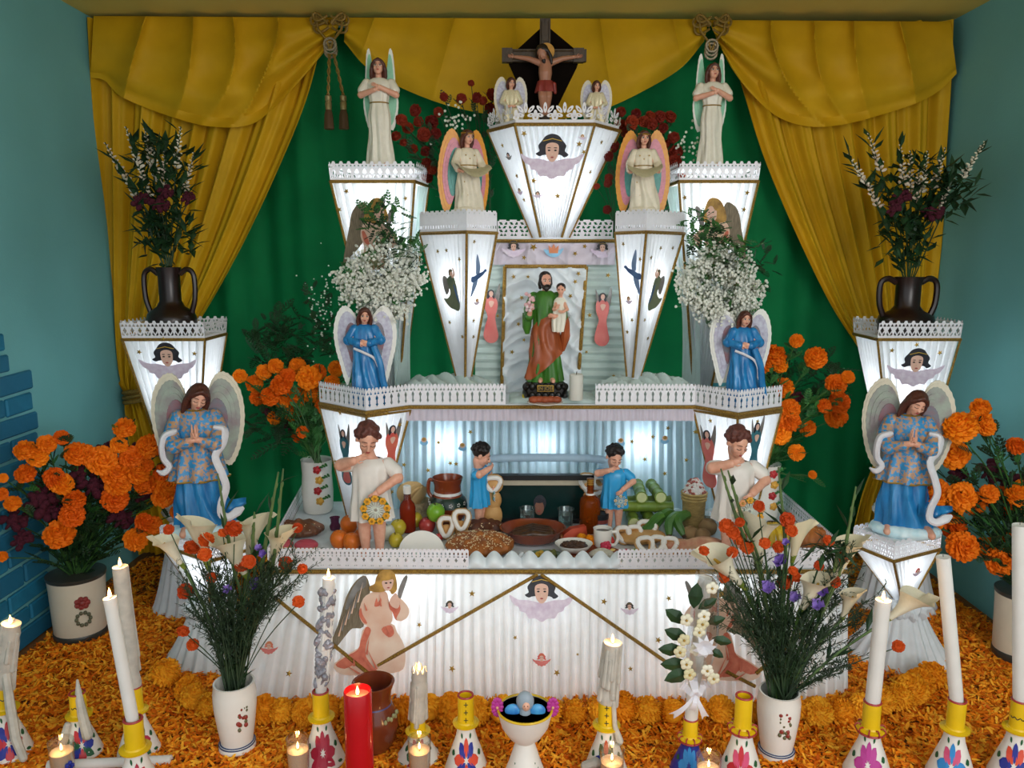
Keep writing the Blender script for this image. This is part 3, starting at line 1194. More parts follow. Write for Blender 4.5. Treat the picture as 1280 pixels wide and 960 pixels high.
# ------------------------------------------------------------------ altar table
ZT = 0.35
TL, TR = S(335, 2.35, ZT), S(1058, 2.35, ZT)
BKL, BKR = S(378, 3.04, ZT), S(968, 3.04, ZT)
table = thing('altar_table', 'long low altar table with glowing pleated white front and lace edge', 'table', (TL.lerp(TR, .5).x, 2.7, 0))
mb = MB(satin)
mb.prism([V((p.x, p.y, ZT - 0.02)) for p in (TL, TR, BKR, BKL)], V((0, 0, 0.02)))
obj('table_top', mb, table, smooth=False, world=True)
FB = [atz(290, 858, 0.004), atz(315, 869, 0.004), atz(345, 875, 0.004), atz(1000, 877, 0.004), atz(1035, 872, 0.004), atz(1058, 866, 0.004)]
FX = [290, 315, 345, 1000, 1035, 1058]


def foot(u):
    px = float(np.interp(335 + 723 * u, [335, 395, 470, 930, 1058], [290, 376, 468, 934, 1058]))
    i = min(max(sum(1 for q in FX if q <= px) - 1, 0), 4)
    return FB[i].lerp(FB[i + 1], (px - FX[i]) / (FX[i + 1] - FX[i]))


front_cloth = mat('table_front_cloth', '#eef3f5', 0.55, 0.03, 40, transl=0.42, spec=0.3)
mb = MB(front_cloth)


def tfn(u, v):
    a = TL.lerp(TR, u) + V((0, 0, -0.012))
    b = foot(u)
    w = u * 62
    k = math.sin(2 * PI * w + 0.9 * math.sin(w * 0.7) + 0.5 * math.sin(3 * v + w * .3))
    return a.lerp(b, v) + V((0, -0.004 - 0.009 * (0.35 + 0.65 * v) * (k + 1), 0))


mb.grid(tfn, 62 * 7, 12)
obj('front_cloth', mb, table, world=True)
for A, B, bo in ((BKL, TL, FB[0]), (TR, BKR, FB[-1])):
    g = V((B.x - 0.05, B.y, 0.004)) if bo is FB[0] else None
    if bo is FB[0]:
        f = Face(A, B, FB[0], V((A.x - 0.02, A.y, 0.004)))
    else:
        f = Face(A, B, V((B.x + 0.02, B.y, 0.004)), FB[-1])
    mb = MB(front_cloth)
    f.pleats(mb, 34, 0.006, rows=6)
    obj('side_cloth', mb, table, world=True)
ft = Face(TL, TR, FB[3], FB[2])
if ft.n.y > 0:
    ft.flip()
TRI = V((0, -0.024, 0))
lz = V((0, 0, ZT + 0.004))


def tp(p):
    return V((p.x, p.y, ZT + 0.004))


# lace edge: left section with its side, right section with its side, ruffled cloth between
def edge_pt(px):
    return V((S(px, 2.345, ZT).x, 2.345, ZT))


obj('lace_trim', lace_mb([tp(BKL), tp(TL), edge_pt(586)], 0.065, 'table', unit=0.0255), table, smooth=False, world=True)
obj('lace_trim', lace_mb([edge_pt(772), tp(TR), tp(BKR)], 0.065, 'table', unit=0.0255), table, smooth=False, world=True)
mb = MB(gold)
mb.tube([BKL + V((-.008, 0, -.004)), TL + V((-.008, -.012, -.004)), TR + V((.008, -.012, -.004)), BKR + V((.008, 0, -.004))], 0.0075, 8)
obj('gold_trim', mb, table, world=True)
# scalloped cloth along the open middle of the edge
mb = MB(satin)


def rfn(u, v):
    x = edge_pt(584).x + (edge_pt(774).x - edge_pt(584).x) * u
    a = abs(math.sin(PI * u * 8.5))
    return V((x, 2.344 - 0.012 * math.sin(PI * v) * (0.5 + a) + 0.03 * v, ZT + 0.004 + v * (0.022 + 0.028 * a) * (1 if v < 0.7 else 1 - 0.3 * (v - .7))))


mb.grid(rfn, 90, 8)
obj('ruffle', mb, table, world=True)
# gold cords in a zigzag over the front
FTP = ft
for pts in ([(672, 718), (472, 832)], [(676, 718), (832, 827)], [(462, 843), (345, 748)], [(905, 838), (944, 858)][::-1], [(945, 842), (1005, 790)]):
    mb = MB(gold)
    P = [ft.pin(px, py, 0.036) for px, py in pts]
    mb.tube([P[0].lerp(P[1], i / 8) + ft.n * (0.002 * math.sin(i * 2.2)) for i in range(9)], 0.0055, 6)
    obj('gold_cord', mb, table, world=True)
cherub(ft, 677, 752, 0.195, table, off=0.032, label='large cherub head with dark curls and gold diadem')
for px, py, hh in ((562, 760, None), (787, 762, None), (677, 826, P_RED), (336, 811, P_RED)):
    cherub(ft, px, py, 0.054, table, off=0.032, hair=hh, wing=P_PINKR if hh else P_LAV)
for px, py, k in ((590, 742, 1), (524, 781, .8), (565, 836, 1), (361, 842, 1), (755, 752, 1), (836, 748, .9), (823, 800, 1), (696, 841, 1), (644, 797, .7),
                  (788, 836, .8), (722, 818, .5), (424, 792, .6)):
    star(ft, px, py, 0.0105 * k, table, off=0.033)
kneeling_angel(ft, 462, 778, 0.305, table, off=0.032, label='large kneeling angel cut-out in cream and rose')
kneeling_angel(ft, 905, 785, 0.305, table, mir=-1, off=0.032, label='kneeling angel cut-out half hidden by ribbon and flowers')
for px, w in ((505, 2.2), (855, 2.2), (680, 1.0)):
    p = S(px, 2.50, 0.26)
    point_light('table_lamp', p, w * 1.5, (0.88, 0.95, 1.0), 0.03)

# ------------------------------------------------------------------ upper shelf with its two lantern ends
ZS = 0.8145
sh = [S(400, 2.6839, ZS), S(458, 2.5190, ZS), S(512, 2.6198, ZS), S(868, 2.6198, ZS), S(922, 2.4915, ZS), S(976, 2.6014, ZS), S(955, 3.0778, ZS), S(418, 3.0778, ZS)]
shelf = thing('altar_shelf', 'upper altar shelf with lace edge and pleated cloth back, above the table', 'shelf', (0.14, 2.86, ZT))
mb = MB(satin)
mb.prism([p + V((0, 0, -0.016)) for p in sh], V((0, 0, 0.018)))
obj('shelf_board', mb, shelf, smooth=False, world=True)
mb = MB(gold)
mb.tube([p + V((0, -0.008, -0.006)) for p in sh[:6]], 0.0065, 8)
obj('gold_trim', mb, shelf, world=True)


def sp(px, Y=2.6161):
    return V((S(px, Y, ZS).x, Y, ZS + 0.002))


def up(p):
    return p + V((0, -0.006, 0.002))


obj('lace_trim', lace_mb([up(sh[0]), up(sh[1]), up(sh[2]), sp(632)], 0.070, 'shelf', unit=0.0255), shelf, smooth=False, world=True)
obj('lace_trim', lace_mb([sp(744), up(sh[3]), up(sh[4]), up(sh[5])], 0.070, 'shelf', unit=0.0255), shelf, smooth=False, world=True)
f = Face(S(508, 2.6243, ZS - .012), S(872, 2.6243, ZS - .012), S(872, 2.6243, ZS - .055), S(508, 2.6243, ZS - .055))
if f.n.y > 0:
    f.flip()
mb = MB(mat('pinkish_cloth', '#ded3dd', 0.6, 0.04, 30, transl=0.25))
f.pleats(mb, 42, 0.003, rows=3)
obj('valance', mb, shelf, world=True)
fb = Face(S(440, 2.94, ZS - .02), S(935, 2.94, ZS - .02), S(935, 2.94, ZT + .003), S(440, 2.94, ZT + .003))
if fb.n.y > 0:
    fb.flip()
mb = MB(blue_cloth)
fb.pleats(mb, 46, 0.0065, rows=6)
obj('back_cloth', mb, shelf, world=True)
for px, py in ((548, 553), (570, 580), (588, 540), (563, 579), (535, 588), (505, 581), (816, 546), (835, 535), (806, 574), (869, 540), (831, 592), (858, 575), (790, 552)):
    star(fb, px, py, 0.010, shelf, off=0.016)
for px, py in ((530, 551), (578, 558), (776, 552), (831, 549), (790, 606)):
    q = Print(fb, px, py, 0.05, off=0.016)
    q.disc(P_SKYB, 0, -.14, .32, .22)
    q.disc(P_CREAM, 0, .08, .22, .2)
    q.disc(P_BLOND, 0, .12, .14, .13)
    q.done('cherub_print', shelf)
for px, w in ((560, 1.5), (800, 1.5), (680, .9)):
    point_light('shelf_lamp', S(px, 3.00, 0.60), w * 0.9, (0.85, 0.94, 1.0), 0.03)
# cloth-covered rail and framed dark picture in the recess
mb = MB(blue_cloth)
A, B = S(606, 2.86, .60), S(752, 2.86, .60)
rz_ = at(680, 574, 2.86).z
mb.tube(curve([(A.x - 0.004, 2.86, ZT + 0.02), (A.x, 2.86, rz_ - .05), (A.x + 0.012, 2.86, rz_), (B.x - 0.012, 2.86, rz_), (B.x, 2.86, rz_ - .05), (B.x + 0.004, 2.86, ZT + 0.02)], 30),
        0.015, 10)
obj('cloth_rail', mb, shelf, world=True)
Yp = 2.79
x0, x1 = S(598, Yp, .5).x, S(742, Yp, .5).x
zt_, zb = at(680, 593, Yp).z, ZT + 0.001
pic = thing('framed_picture', 'wide dark framed picture with a man\'s face, behind the water glasses', 'picture', ((x0 + x1) / 2, Yp, zb))
xc = 0
wd_, hh = x1 - x0, zt_ - zb
dark = mat('dark_frame', '#14181a', 0.4, 0.1, 40)
mb = MB(dark)
t = 0.018
mb.box((0, 0, hh - t / 2), (wd_, 0.03, t))
mb.box((0, 0, 0.006), (wd_, 0.03, 0.012))
for s in (-1, 1):
    mb.box((s * (wd_ / 2 - 0.006), 0, hh / 2), (0.012, 0.03, hh - 0.002))
obj('frame', mb, pic, smooth=False)
mb = MB(mat('beige_mat', '#b6ac94', 0.6, 0.05, 40))
mb.box((0, 0.002, hh - t - 0.011), (wd_ - 0.024, 0.016, 0.020))
obj('mount', mb, pic, smooth=False)
mb = MB(mat('dark_green_print', '#0f2c2a', 0.18, 0.1, 12, spec=0.6))
mb.box((0, 0.008, (hh - t - 0.02) / 2), (wd_ - 0.024, 0.008, hh - t - 0.02))
fp = Face((-.1, 0.004, .2), (.1, 0.004, .2), (.1, 0.004, 0), (-.1, 0.004, 0))
mb.use(P_HAIR)
fx = S(675, Yp, .5).x - (x0 + x1) / 2
for m_, cx, cz, rx, rz2, yy in ((P_HAIR, fx, .070, .023, .030, .0035), (mat('print_face', '#8f604e', .4, .1, 90), fx - .002, .052, .017, .027, .003),
                                (P_HAIR, fx - .002, .080, .018, .010, .0025), (P_LIP, fx - .003, .040, .006, .003, .0025)):
    mb.use(m_)
    mb.prism([V((cx + rx * math.cos(2 * PI * i / 16), yy, cz + rz2 * math.sin(2 * PI * i / 16))) for i in range(16)], (0, 0.001, 0))
obj('picture', mb, pic, smooth=False)

# lantern ends under the shelf
zw = ZS - 0.018
WL = [S(402, 2.6839, zw), S(458, 2.5254, zw), S(511, 2.6289, zw), S(462, 2.8030, zw)]
bc = S(456, 2.62, ZT + .002)
o, f = lantern('lantern', 'glowing lantern holding up the left end of the shelf, behind the praying child', [(p.x, p.y) for p in WL], 2, zw, ZT + .002, (bc.x, bc.y), 0.24,
               None, 0, 1.9 * W_, 0.7, group='lantern ends of the shelf', pl=0.022, board=0.0)
angel_up(f[0], 432, 568, 0.217, o, robe=P_TEALR)
angel_up(f[1], 489, 562, 0.217, o, robe=P_RED)
for i, px, py in ((0, 425, 516), (1, 484, 516), (1, 500, 531), (0, 419, 577), (1, 490, 615)):
    star(f[i], px, py, 0.010, o)
WR = [S(869, 2.6289, zw), S(922, 2.4979, zw), S(974, 2.6014, zw), S(925, 2.7755, zw)]
bc = S(921, 2.59, ZT + .002)
o, f = lantern('lantern', 'glowing lantern holding up the right end of the shelf, behind the praying child', [(p.x, p.y) for p in WR], 2, zw, ZT + .002, (bc.x, bc.y), 0.24,
               None, 0, 1.9 * W_, 0.7, group='lantern ends of the shelf', pl=0.022, board=0.0)
angel_up(f[0], 886, 570, 0.229, o, robe=P_PINKR)
angel_up(f[1], 943, 560, 0.217, o, robe=P_TEALR)
for i, px, py in ((0, 888, 526), (1, 947, 527), (0, 871, 540), (0, 868, 620)):
    star(f[i], px, py, 0.010, o)

# ------------------------------------------------------------------ niche behind the saint
niche = thing('niche_backdrop', 'white satin niche in a gold frame behind the bearded saint', 'backdrop', (S(697, 2.8946, ZS).x, 2.895, ZS + .002))
Yn = 2.895
zn1 = at(697, 301, Yn).z
fn_ = Face(S(594, Yn, zn1), S(802, Yn, zn1), S(802, Yn, ZS + .004), S(594, Yn, ZS + .004))
if fn_.n.y > 0:
    fn_.flip()
mb = MB(mat('greenish_white_cloth', '#d8e8e2', 0.6, 0.04, 30, transl=0.2))
fn_.pleats(mb, 18, 0.0055, rows=30, horiz=True)
obj('side_cloth', mb, niche, world=True)


def crumple(mb, P, Q, R_, T_, n, nu, nv, amp, seed):
    r_ = random.Random(seed)
    K = [(r_.uniform(-1, 1), r_.uniform(-1, 1), r_.uniform(0, 6), r_.uniform(8, 26)) for _ in range(7)]

    def fn(u, v):
        p = P.lerp(Q, u).lerp(T_.lerp(R_, u), v)
        h = 0
        x, y = u * (Q - P).length * 10, v * (T_ - P).length * 10
        wx = x + 0.5 * math.sin(2.1 * y + 1) + 0.25 * math.sin(5 * x)
        wy = y + 0.5 * math.sin(1.7 * x)
        for a, b, c, k in K:
            h += 1 - abs(math.sin((a * wx + b * wy) * k * 0.22 + c + 0.6 * math.sin(wx * b * 2 + c)))
        return p + n * (amp * (h / 7) * 2)
    mb.grid(fn, nu, nv)


mb = MB(satin)
A, B = fn_.pin(630, 334, .006), fn_.pin(732, 334, .012)
Cc, D = fn_.pin(724, 490, .012), fn_.pin(628, 490, .012)
crumple(mb, A, B, Cc, D, V((0, -1, 0)), 110, 160, 0.036, 3)
obj('satin_panel', mb, niche, world=True)
mb = MB(mat('lilac_cloth', '#d9cfda', 0.5, 0.06, 30, transl=0.1))
P1, P2 = fn_.pin(617, 304, .014), fn_.pin(768, 304, .014)
P3, P4 = fn_.pin(768, 331, .014), fn_.pin(617, 331, .014)
crumple(mb, P1, P2, P3, P4, V((0, -1, 0)), 130, 30, 0.022, 5)
obj('frieze_cloth', mb, niche, world=True)
for pts in ([(631, 333), (733, 333)], [(733, 333), (722, 486)], [(631, 333), (627, 486)]):
    mb = MB(gold)
    p0, p1 = [fn_.pin(*q, off=0.038) for q in pts]
    mb.tube([p0.lerp(p1, i / 10) for i in range(11)], 0.0068, 7)
    obj('gold_frame', mb, niche, world=True)
mb = MB(gold)
p0, p1 = fn_.pin(612, 301, .022), fn_.pin(772, 301, .022)
mb.tube([p0.lerp(p1, i / 10) for i in range(11)], 0.0068, 7)
obj('gold_trim', mb, niche, world=True)
l0, l1 = fn_.pin(622, 298, .020), fn_.pin(766, 298, .020)
obj('lace_trim', lace_mb([l0, l1], at(690, 275, Yn).z - l0.z, 'leaf', unit=0.036), niche, smooth=False, world=True)
mb = MB(board_m)
mb.box((fn_.tl.lerp(fn_.tr, .5).x, Yn + 0.07, zn1 + 0.004), (0.50, 0.19, 0.010))
obj('top_board', mb, niche, smooth=False, world=True)
mb = MB(board_m)
for px in (604, 790):
    mb.box((S(px, 2.96, 1).x, 2.96, (ZS + zn1) / 2), (0.03, 0.03, zn1 - ZS - 0.006))
obj('support_post', mb, niche, smooth=False, world=True)
cherub(fn_, 642, 313, 0.085, niche, off=0.040)
cherub(fn_, 753, 314, 0.085, niche, off=0.040)
q = Print(fn_, 692, 314, 0.07, off=0.040)
q.poly(P_SKYB, [(-.5, .1), (-.3, -.2), (0, -.3), (.3, -.2), (.5, .15), (.25, .05), (-.25, .05)])
q.poly(pm('orange', '#d9865a'), [(-.22, -.1), (-.26, .3), (-.1, .15), (0, .38), (.1, .15), (.26, .3), (.22, -.1)], False)
q.done('crown_print', niche)
for px, py, k in ((667, 309, 1.5), (719, 317, 1), (731, 308, 1), (655, 322, 1), (642, 346, 1), (652, 372, 1), (660, 346, .8), (719, 352, 1), (723, 342, 1), (713, 370, 1),
                  (711, 395, 1), (648, 405, 1), (640, 440, 1), (655, 425, .8), (760, 344, 1), (737, 394, 1), (622, 395, .8), (733, 440, .8), (767, 470, .8)):
    star(fn_, px, py, 0.0095 * k, niche, off=0.050)
angel_up(fn_, 614, 392, 0.215, niche, robe=P_PINKR, off=0.024)
angel_up(fn_, 753, 396, 0.215, niche, robe=P_PINKR, off=0.024, label='slim angel cut-out in rose')
# lantern top stands on the niche roof
LANTERN_FOOT = zn1 + 0.009

# crumpled tulle on the shelf
tulle = mat('white_tulle', '#dcebe6', 0.6, 0.05, 30, transl=0.35, spec=0.2)


def tulle_heap(px0, px1, Y, h, label, seed, dep=0.13):
    a, b = S(px0, Y, ZS), S(px1, Y, ZS)
    r_ = random.Random(seed)
    K = [(r_.uniform(0, 6), r_.uniform(2, 5), r_.uniform(2, 5)) for _ in range(5)]
    mb = MB(tulle)

    def fn(u, v):
        x = lerp(a.x, b.x, u)
        y = Y - dep / 2 + dep * v
        e = (math.sin(PI * u) * math.sin(PI * v)) ** 0.35
        k = sum(abs(math.sin(c + p * u * 4 + q * v * 3 + 1.5 * math.sin(c + 4 * u * p * .5))) for c, p, q in K) / 5
        return V((x, y, ZS + 0.003 + h * e * (0.35 + 0.9 * k)))
    mb.grid(fn, 70, 26)
    return single('tulle_heap', mb, (a.lerp(b, .5).x, Y, ZS), label, 'cloth')


tulle_heap(495, 628, 2.73, 0.085, 'crumpled white tulle on the shelf around the left narrow lantern foot', 1, 0.20)
tulle_heap(742, 872, 2.73, 0.085, 'crumpled white tulle on the shelf around the right narrow lantern foot', 2, 0.20)
tulle_heap(636, 745, 2.72, 0.028, 'low crumpled white tulle on the shelf under the bearded saint', 4, 0.16)

# ------------------------------------------------------------------ painted plaster figures
skin_m = mat('painted_skin', '#e2ab90', 0.38, 0.05, 30, spec=0.5, col2='#d89a80')
skin_dk = mat('painted_skin_dark', '#a8735a', 0.4, 0.06, 30)
hair_br = mat('painted_brown_hair', '#5a2f22', 0.45, 0.2, 60, stretch=(1, 1, .25), bump=.5)
hair_bk = mat('painted_black_hair', '#241a16', 0.45, 0.2, 60, stretch=(1, 1, .25), bump=.5)
hair_cr = mat('painted_auburn_hair', '#6b3a30', 0.5, 0.2, 50, bump=.6)
eye_w = mat('painted_eye_white', '#e9e2d8', 0.3, 0.02)
eye_d = mat('painted_eye_dark', '#1d1410', 0.25, 0.05)
lip_m = mat('painted_lips', '#a8423c', 0.35, 0.05)
robe_w = mat('painted_white_gown', '#e6e0cf', 0.4, 0.05, 20, spec=0.5)
robe_b = mat('painted_blue_robe', '#125f9a', 0.26, 0.16, 10, spec=0.6, col2='#2f8ac4', stretch=(2, 2, .5))
robe_gr = mat('painted_green_tunic', '#3f7a1f', 0.4, 0.12, 20, col2='#2c5c18', stretch=(3, 3, .4))
robe_or = mat('painted_orange_mantle', '#a9552a', 0.4, 0.12, 14, col2='#8a431f', stretch=(3, 3, .4))
cream_p = mat('painted_cream', '#e3d7bf', 0.4, 0.06, 20)
sash_m = mat('painted_white_sash', '#dfdce0', 0.4, 0.05, 30)
cloud_m = mat('painted_cloud', '#b9dce6', 0.45, 0.06, 20, col2='#dfeef0')
wing_o = mat('painted_wing_orange', '#e0a23c', 0.4, 0.1, 30, col2='#d98a35')
wing_p = mat('painted_wing_pink', '#d98a9a', 0.4, 0.1, 30)
wing_t = mat('painted_wing_teal', '#4d9a92', 0.4, 0.12, 30)
wing_wh = mat('painted_wing_white', '#e9e8e0', 0.4, 0.04, 30)
wing_mint = mat('painted_wing_mint', '#93cfae', 0.4, 0.06, 30)
wing_cream = mat('painted_wing_cream', '#d9d0ba', 0.4, 0.06, 30)
wing_gg = mat('painted_wing_greygreen', '#9fae9e', 0.4, 0.12, 12, col2='#8a7f80')
wing_rose = mat('painted_wing_rose', '#8e5f66', 0.4, 0.12, 10, col2='#5f7f8a')
wing_sil = mat('painted_wing_silver', '#c9cbd6', 0.35, 0.08, 24, col2='#a79fb6')
tunic_pat = mat('painted_flower_tunic', '#2f86ba', 0.33, 0.1, 44, col2='#b48a66', sharp=(.46, .56))
gold_p = mat('painted_gold', '#b8923f', 0.3, 0.1, 40, metal=0.6)
tunic_blue = mat('painted_child_tunic', '#2f9fd6', 0.3, 0.06, 12, spec=0.5)
black_p = mat('painted_black_base', '#17140f', 0.35, 0.1, 20)


def RM(yaw=0, pitch=0, roll=0):
    return (Matrix.Rotation(yaw, 3, 'Z') @ Matrix.Rotation(pitch, 3, 'X') @ Matrix.Rotation(roll, 3, 'Y'))


def head(mb, c, s, R, neck=None, nr=0.19):
    c = V(c)

    def P(x, y, z):
        return c + R @ V((x, y, z)) * s

    def B(x, y, z, a, b, d):
        mb.ball(P(x, y, z), (a * s, b * s, d * s), R)
    B(0, .06, .12, .36, .43, .38)
    B(0, -.10, -.15, .275, .285, .32)
    B(0, -.22, -.37, .11, .11, .10)
    for k in (-1, 1):
        B(k * .15, -.22, -.10, .14, .15, .15)
        B(k * .365, .06, -.02, .05, .10, .13)
    B(0, -.31, .10, .2, .08, .06)
    mb.tube([P(0, -.34, .08), P(0, -.44, -.06), P(0, -.47, -.11), P(0, -.36, -.14)], [.04 * s, .055 * s, .07 * s, .06 * s], 8)
    B(0, -.365, -.245, .10, .05, .045)
    if neck is not None:
        mb.chain([(P(0, .10, -.30), nr * s), (V(neck), nr * 1.1 * s)])
    return P


def face(root, P, s, R, closed=False, iris=None):
    for k in (-1, 1):
        mb = MB(eye_w)
        if not closed:
            mb.ball(P(k * .145, -.345, .025), (.085 * s, .04 * s, .045 * s), R, (8, 6))
            mb.use(eye_d)
            mb.ball(P(k * .145, -.375, .025), (.04 * s, .02 * s, .042 * s), R, (8, 6))
        mb.use(eye_d)
        dz = .0 if closed else .055
        mb.tube([P(k * .05, -.365, dz), P(k * .145, -.395, dz + (-.02 if closed else .025)), P(k * .24, -.335, dz)], .012 * s, 5)
        obj('eye', mb, root)
        mb = MB(hair_br)
        mb.tube([P(k * .06, -.37, .13), P(k * .15, -.375, .16), P(k * .26, -.30, .13)], [.012 * s, .016 * s, .008 * s], 5)
        obj('eyebrow', mb, root)
    mb = MB(lip_m)
    mb.ball(P(0, -.405, -.235), (.085 * s, .03 * s, .022 * s), R, (8, 6))
    mb.ball(P(0, -.40, -.265), (.065 * s, .03 * s, .022 * s), R, (8, 6))
    obj('mouth', mb, root)


def hair_long(root, P, s, R, m, length=1.0, voxel=0.009, fringe=True):
    mb = MB(m)
    mb.ball(P(0, .14, .17), (.43 * s, .45 * s, .42 * s), R, (14, 10))
    for k in (-1, 1):
        mb.chain([(P(k * .34, -.06, .22), .11 * s), (P(k * .43, .05, -.15), .13 * s), (P(k * .44, .10, -.5 * length), .13 * s), (P(k * .40, .10, -.85 * length), .09 * s)], 8)
        mb.chain([(P(k * .30, .22, .1), .18 * s), (P(k * .34, .26, -.4 * length), .17 * s), (P(k * .26, .26, -.95 * length), .11 * s)], 8)
        if fringe:
            mb.chain([(P(0, -.25, .47), .08 * s), (P(k * .22, -.27, .34), .085 * s), (P(k * .36, -.14, .10), .09 * s)], 8)
    mb.chain([(P(0, .38, .1), .25 * s), (P(0, .34, -.5 * length), .24 * s), (P(0, .30, -.95 * length), .14 * s)], 8)
    r = remesh(mb, voxel, 3)
    return obj('hair', r, root)


def hair_short(root, P, s, R, m, seed=1, voxel=0.009, curl=.10, n=70):
    r_ = random.Random(seed)
    mb = MB(m)
    mb.ball(P(0, .13, .19), (.41 * s, .44 * s, .38 * s), R, (14, 10))
    for i in range(n):
        a = r_.uniform(0, 2 * PI)
        t = r_.uniform(0.0, 1.0)
        th = t * 1.75
        x, y, z_ = math.sin(th) * math.cos(a), math.sin(th) * math.sin(a), math.cos(th)
        if y < -0.45 and z_ < 0.50:
            continue
        mb.ball(P(.41 * x, .11 + .45 * y, .18 + .40 * z_), curl * s * r_.uniform(.7, 1.2), seg=(8, 6))
    return obj('hair', remesh(mb, voxel, 1), root)


def gown(mb, rings, n=64, kf=9, tw=0.6, rows=26, hem=None, seed=0.0):
    """loft of (z, cx, cy, rx, ry, fold)"""
    C = curve([V((a[0], a[1], a[2])) for a in rings], rows)
    D = curve([V((a[3], a[4], a[5])) for a in rings], rows)

    def fn(u, v):
        j = int(round(v * rows))
        z_, cx, cy = C[j]
        rx, ry, fo = D[j]
        a = 2 * PI * u
        w = fo * (math.sin(kf * a + tw * math.sin(3 * z_ * 4 + 2 * a) + seed) + 0.5 * math.sin((kf + 4) * a + 5 * z_ + seed))
        x = cx + (rx + w) * math.cos(a)
        y = cy + (ry + w) * math.sin(a)
        if hem:
            z_ = hem(x, y, z_, v)
        return V((x, y, z_))
    mb.grid(fn, n, rows, closed=True)
    o = len(mb.v)
    return mb


def hand(mb, w, d, nrm, L, curl=0.5, thumb=1, spread=.16):
    """palm and five fingers; d points from wrist to fingertips, nrm out of the back of the hand"""
    w, d = V(w), V(d).normalized()
    nrm = (V(nrm) - d * V(nrm).dot(d)).normalized()
    sd = d.cross(nrm).normalized() * thumb
    R = Matrix((sd, d, nrm)).transposed()
    mb.ball(w + d * (.26 * L), (.20 * L, .31 * L, .10 * L), R, (10, 8))
    for i, (o, ln) in enumerate(((.15, .40), (.05, .46), (-.05, .43), (-.145, .33))):
        b = w + d * (.46 * L) + sd * (o * L)
        dd = (d + sd * (o * spread * 2)).normalized()
        p1 = b + dd * (ln * .42 * L) - nrm * (.10 * curl * L)
        p2 = p1 + (dd * (1 - .45 * curl) - nrm * curl).normalized() * (ln * .34 * L)
        p3 = p2 + (dd * (1 - .9 * curl) - nrm * (curl * 1.5)).normalized() * (ln * .28 * L)
        mb.tube([b, p1, p2, p3], [.058 * L, .054 * L, .048 * L, .034 * L], 6)
    b = w + d * (.16 * L) + sd * (.13 * L)
    mb.tube([b, b + (sd * .6 + d * .5 - nrm * .2).normalized() * (.20 * L), b + (sd * .55 + d * 1.1 - nrm * .35).normalized() * (.38 * L)], [.075 * L, .062 * L, .042 * L], 6)


def wing(root, side, outl, anchor, layers, y0=0.06, slope=0.25, sx=1.0, feathers=11, thick=0.014, fm=None, name='wing', scal=0.018):
    """outl: (x, z) outline for the right wing; layers: [(material, scale)], each a scalloped relief step nearer the viewer"""
    mb = MB()
    base = loop_curve([(x, 0, z_) for x, z_ in outl], 5)
    A = V((anchor[0], 0, anchor[1]))

    def W(p, k):
        return V((side * sx * p.x, y0 + slope * abs(p.x) - k, p.z))
    for li, (m, sc_) in enumerate(layers):
        mb.use(m)
        pts = []
        for j, p in enumerate(base):
            q = A + (p - A) * (sc_ * (1 + scal * abs(math.sin(j * 1.57))))
            pts.append(W(q, 0.007 * li))
        if side < 0:
            pts = pts[::-1]
        mb.prism(pts, V((0, thick, 0)))
    return obj(name, mb, root, smooth=False)


def finish_skin(root, mb, voxel, extra=None, m=None, name='body'):
    r = remesh(mb, voxel, 3, m)
    if extra is not None:
        r.add(extra.v, extra.f)
    return obj(name, r, root)


def feet(mb, xs, y=-.085, z_=.02, r=.028, a=.0):
    for k, x in enumerate(xs):
        mb.chain([(V((x, y + .05, z_ + .02)), r * .9), (V((x * 1.1, y, z_)), r), (V((x * 1.2, y - .035, z_ - .004)), r * .75)], 8)


# ---- tall white angel with hands crossed on the breast
def crossed_angel():
    r = thing('angel_statue', 'white-gowned angel statue with crossed hands and upright white wings, on the back left lantern', 'statue', group='crossed-hand angels')
    g = MB(robe_w)
    gown(g, [(.025, 0, 0, .125, .095, .010), (.10, 0, 0, .118, .09, .010), (.30, 0, 0, .10, .08, .008), (.46, 0, 0, .105, .082, .006), (.58, 0, 0, .085, .066, .004),
             (.68, 0, 0, .105, .076, .003), (.76, 0, .005, .12, .072, .0), (.805, 0, .01, .075, .05, .0), (.815, 0, .01, .03, .03, 0)], kf=8)
    for k in (-1, 1):
        g.chain([(V((k * .115, .01, .765)), .045), (V((k * .15, -.01, .70)), .048)])
    g.use(gold_p)
    g.tube([V((.088 * math.cos(a), .07 * math.sin(a), .585)) for a in [2 * PI * i / 24 for i in range(25)]], .006, 5)
    obj('gown', g, r)
    b = MB(skin_m)
    R = RM(0.08, -.12, 0)
    P = head(b, (0, -.01, .905), .15, R, (0, .01, .79))
    b.chain([(V((0, .01, .75)), .06), (V((0, .01, .5)), .07), (V((0, 0, .1)), .06)])
    ex = MB(skin_m)
    for k in (-1, 1):
        b.chain([(V((k * .125, 0, .73)), .034), (V((k * .165, -.03, .655)), .033), (V((k * .02, -.115, .70 + k * .012)), .022)])
        hand(ex, (k * .02, -.118, .70 + k * .012), (-k, -.05, .45), (0, -1, 0.1), .085, .15, thumb=-k)
    feet(b, (-.05, .05), -.06)
    finish_skin(r, b, .0065, ex)
    face(r, P, .15, R)
    hair_long(r, P, .15, R, hair_br, 1.0)
    o1 = [(.03, .55), (.05, .80), (.075, .98), (.095, 1.09), (.12, 1.06), (.135, .92), (.145, .75), (.165, .62), (.15, .48), (.11, .36), (.06, .42)]
    for k in (-1, 1):
        wing(r, k, o1, (.05, .72), [(wing_wh, 1.0), (wing_mint, .86), (wing_mint, .66)], y0=.075, slope=.15, feathers=9, fm=wing_mint)
    return r


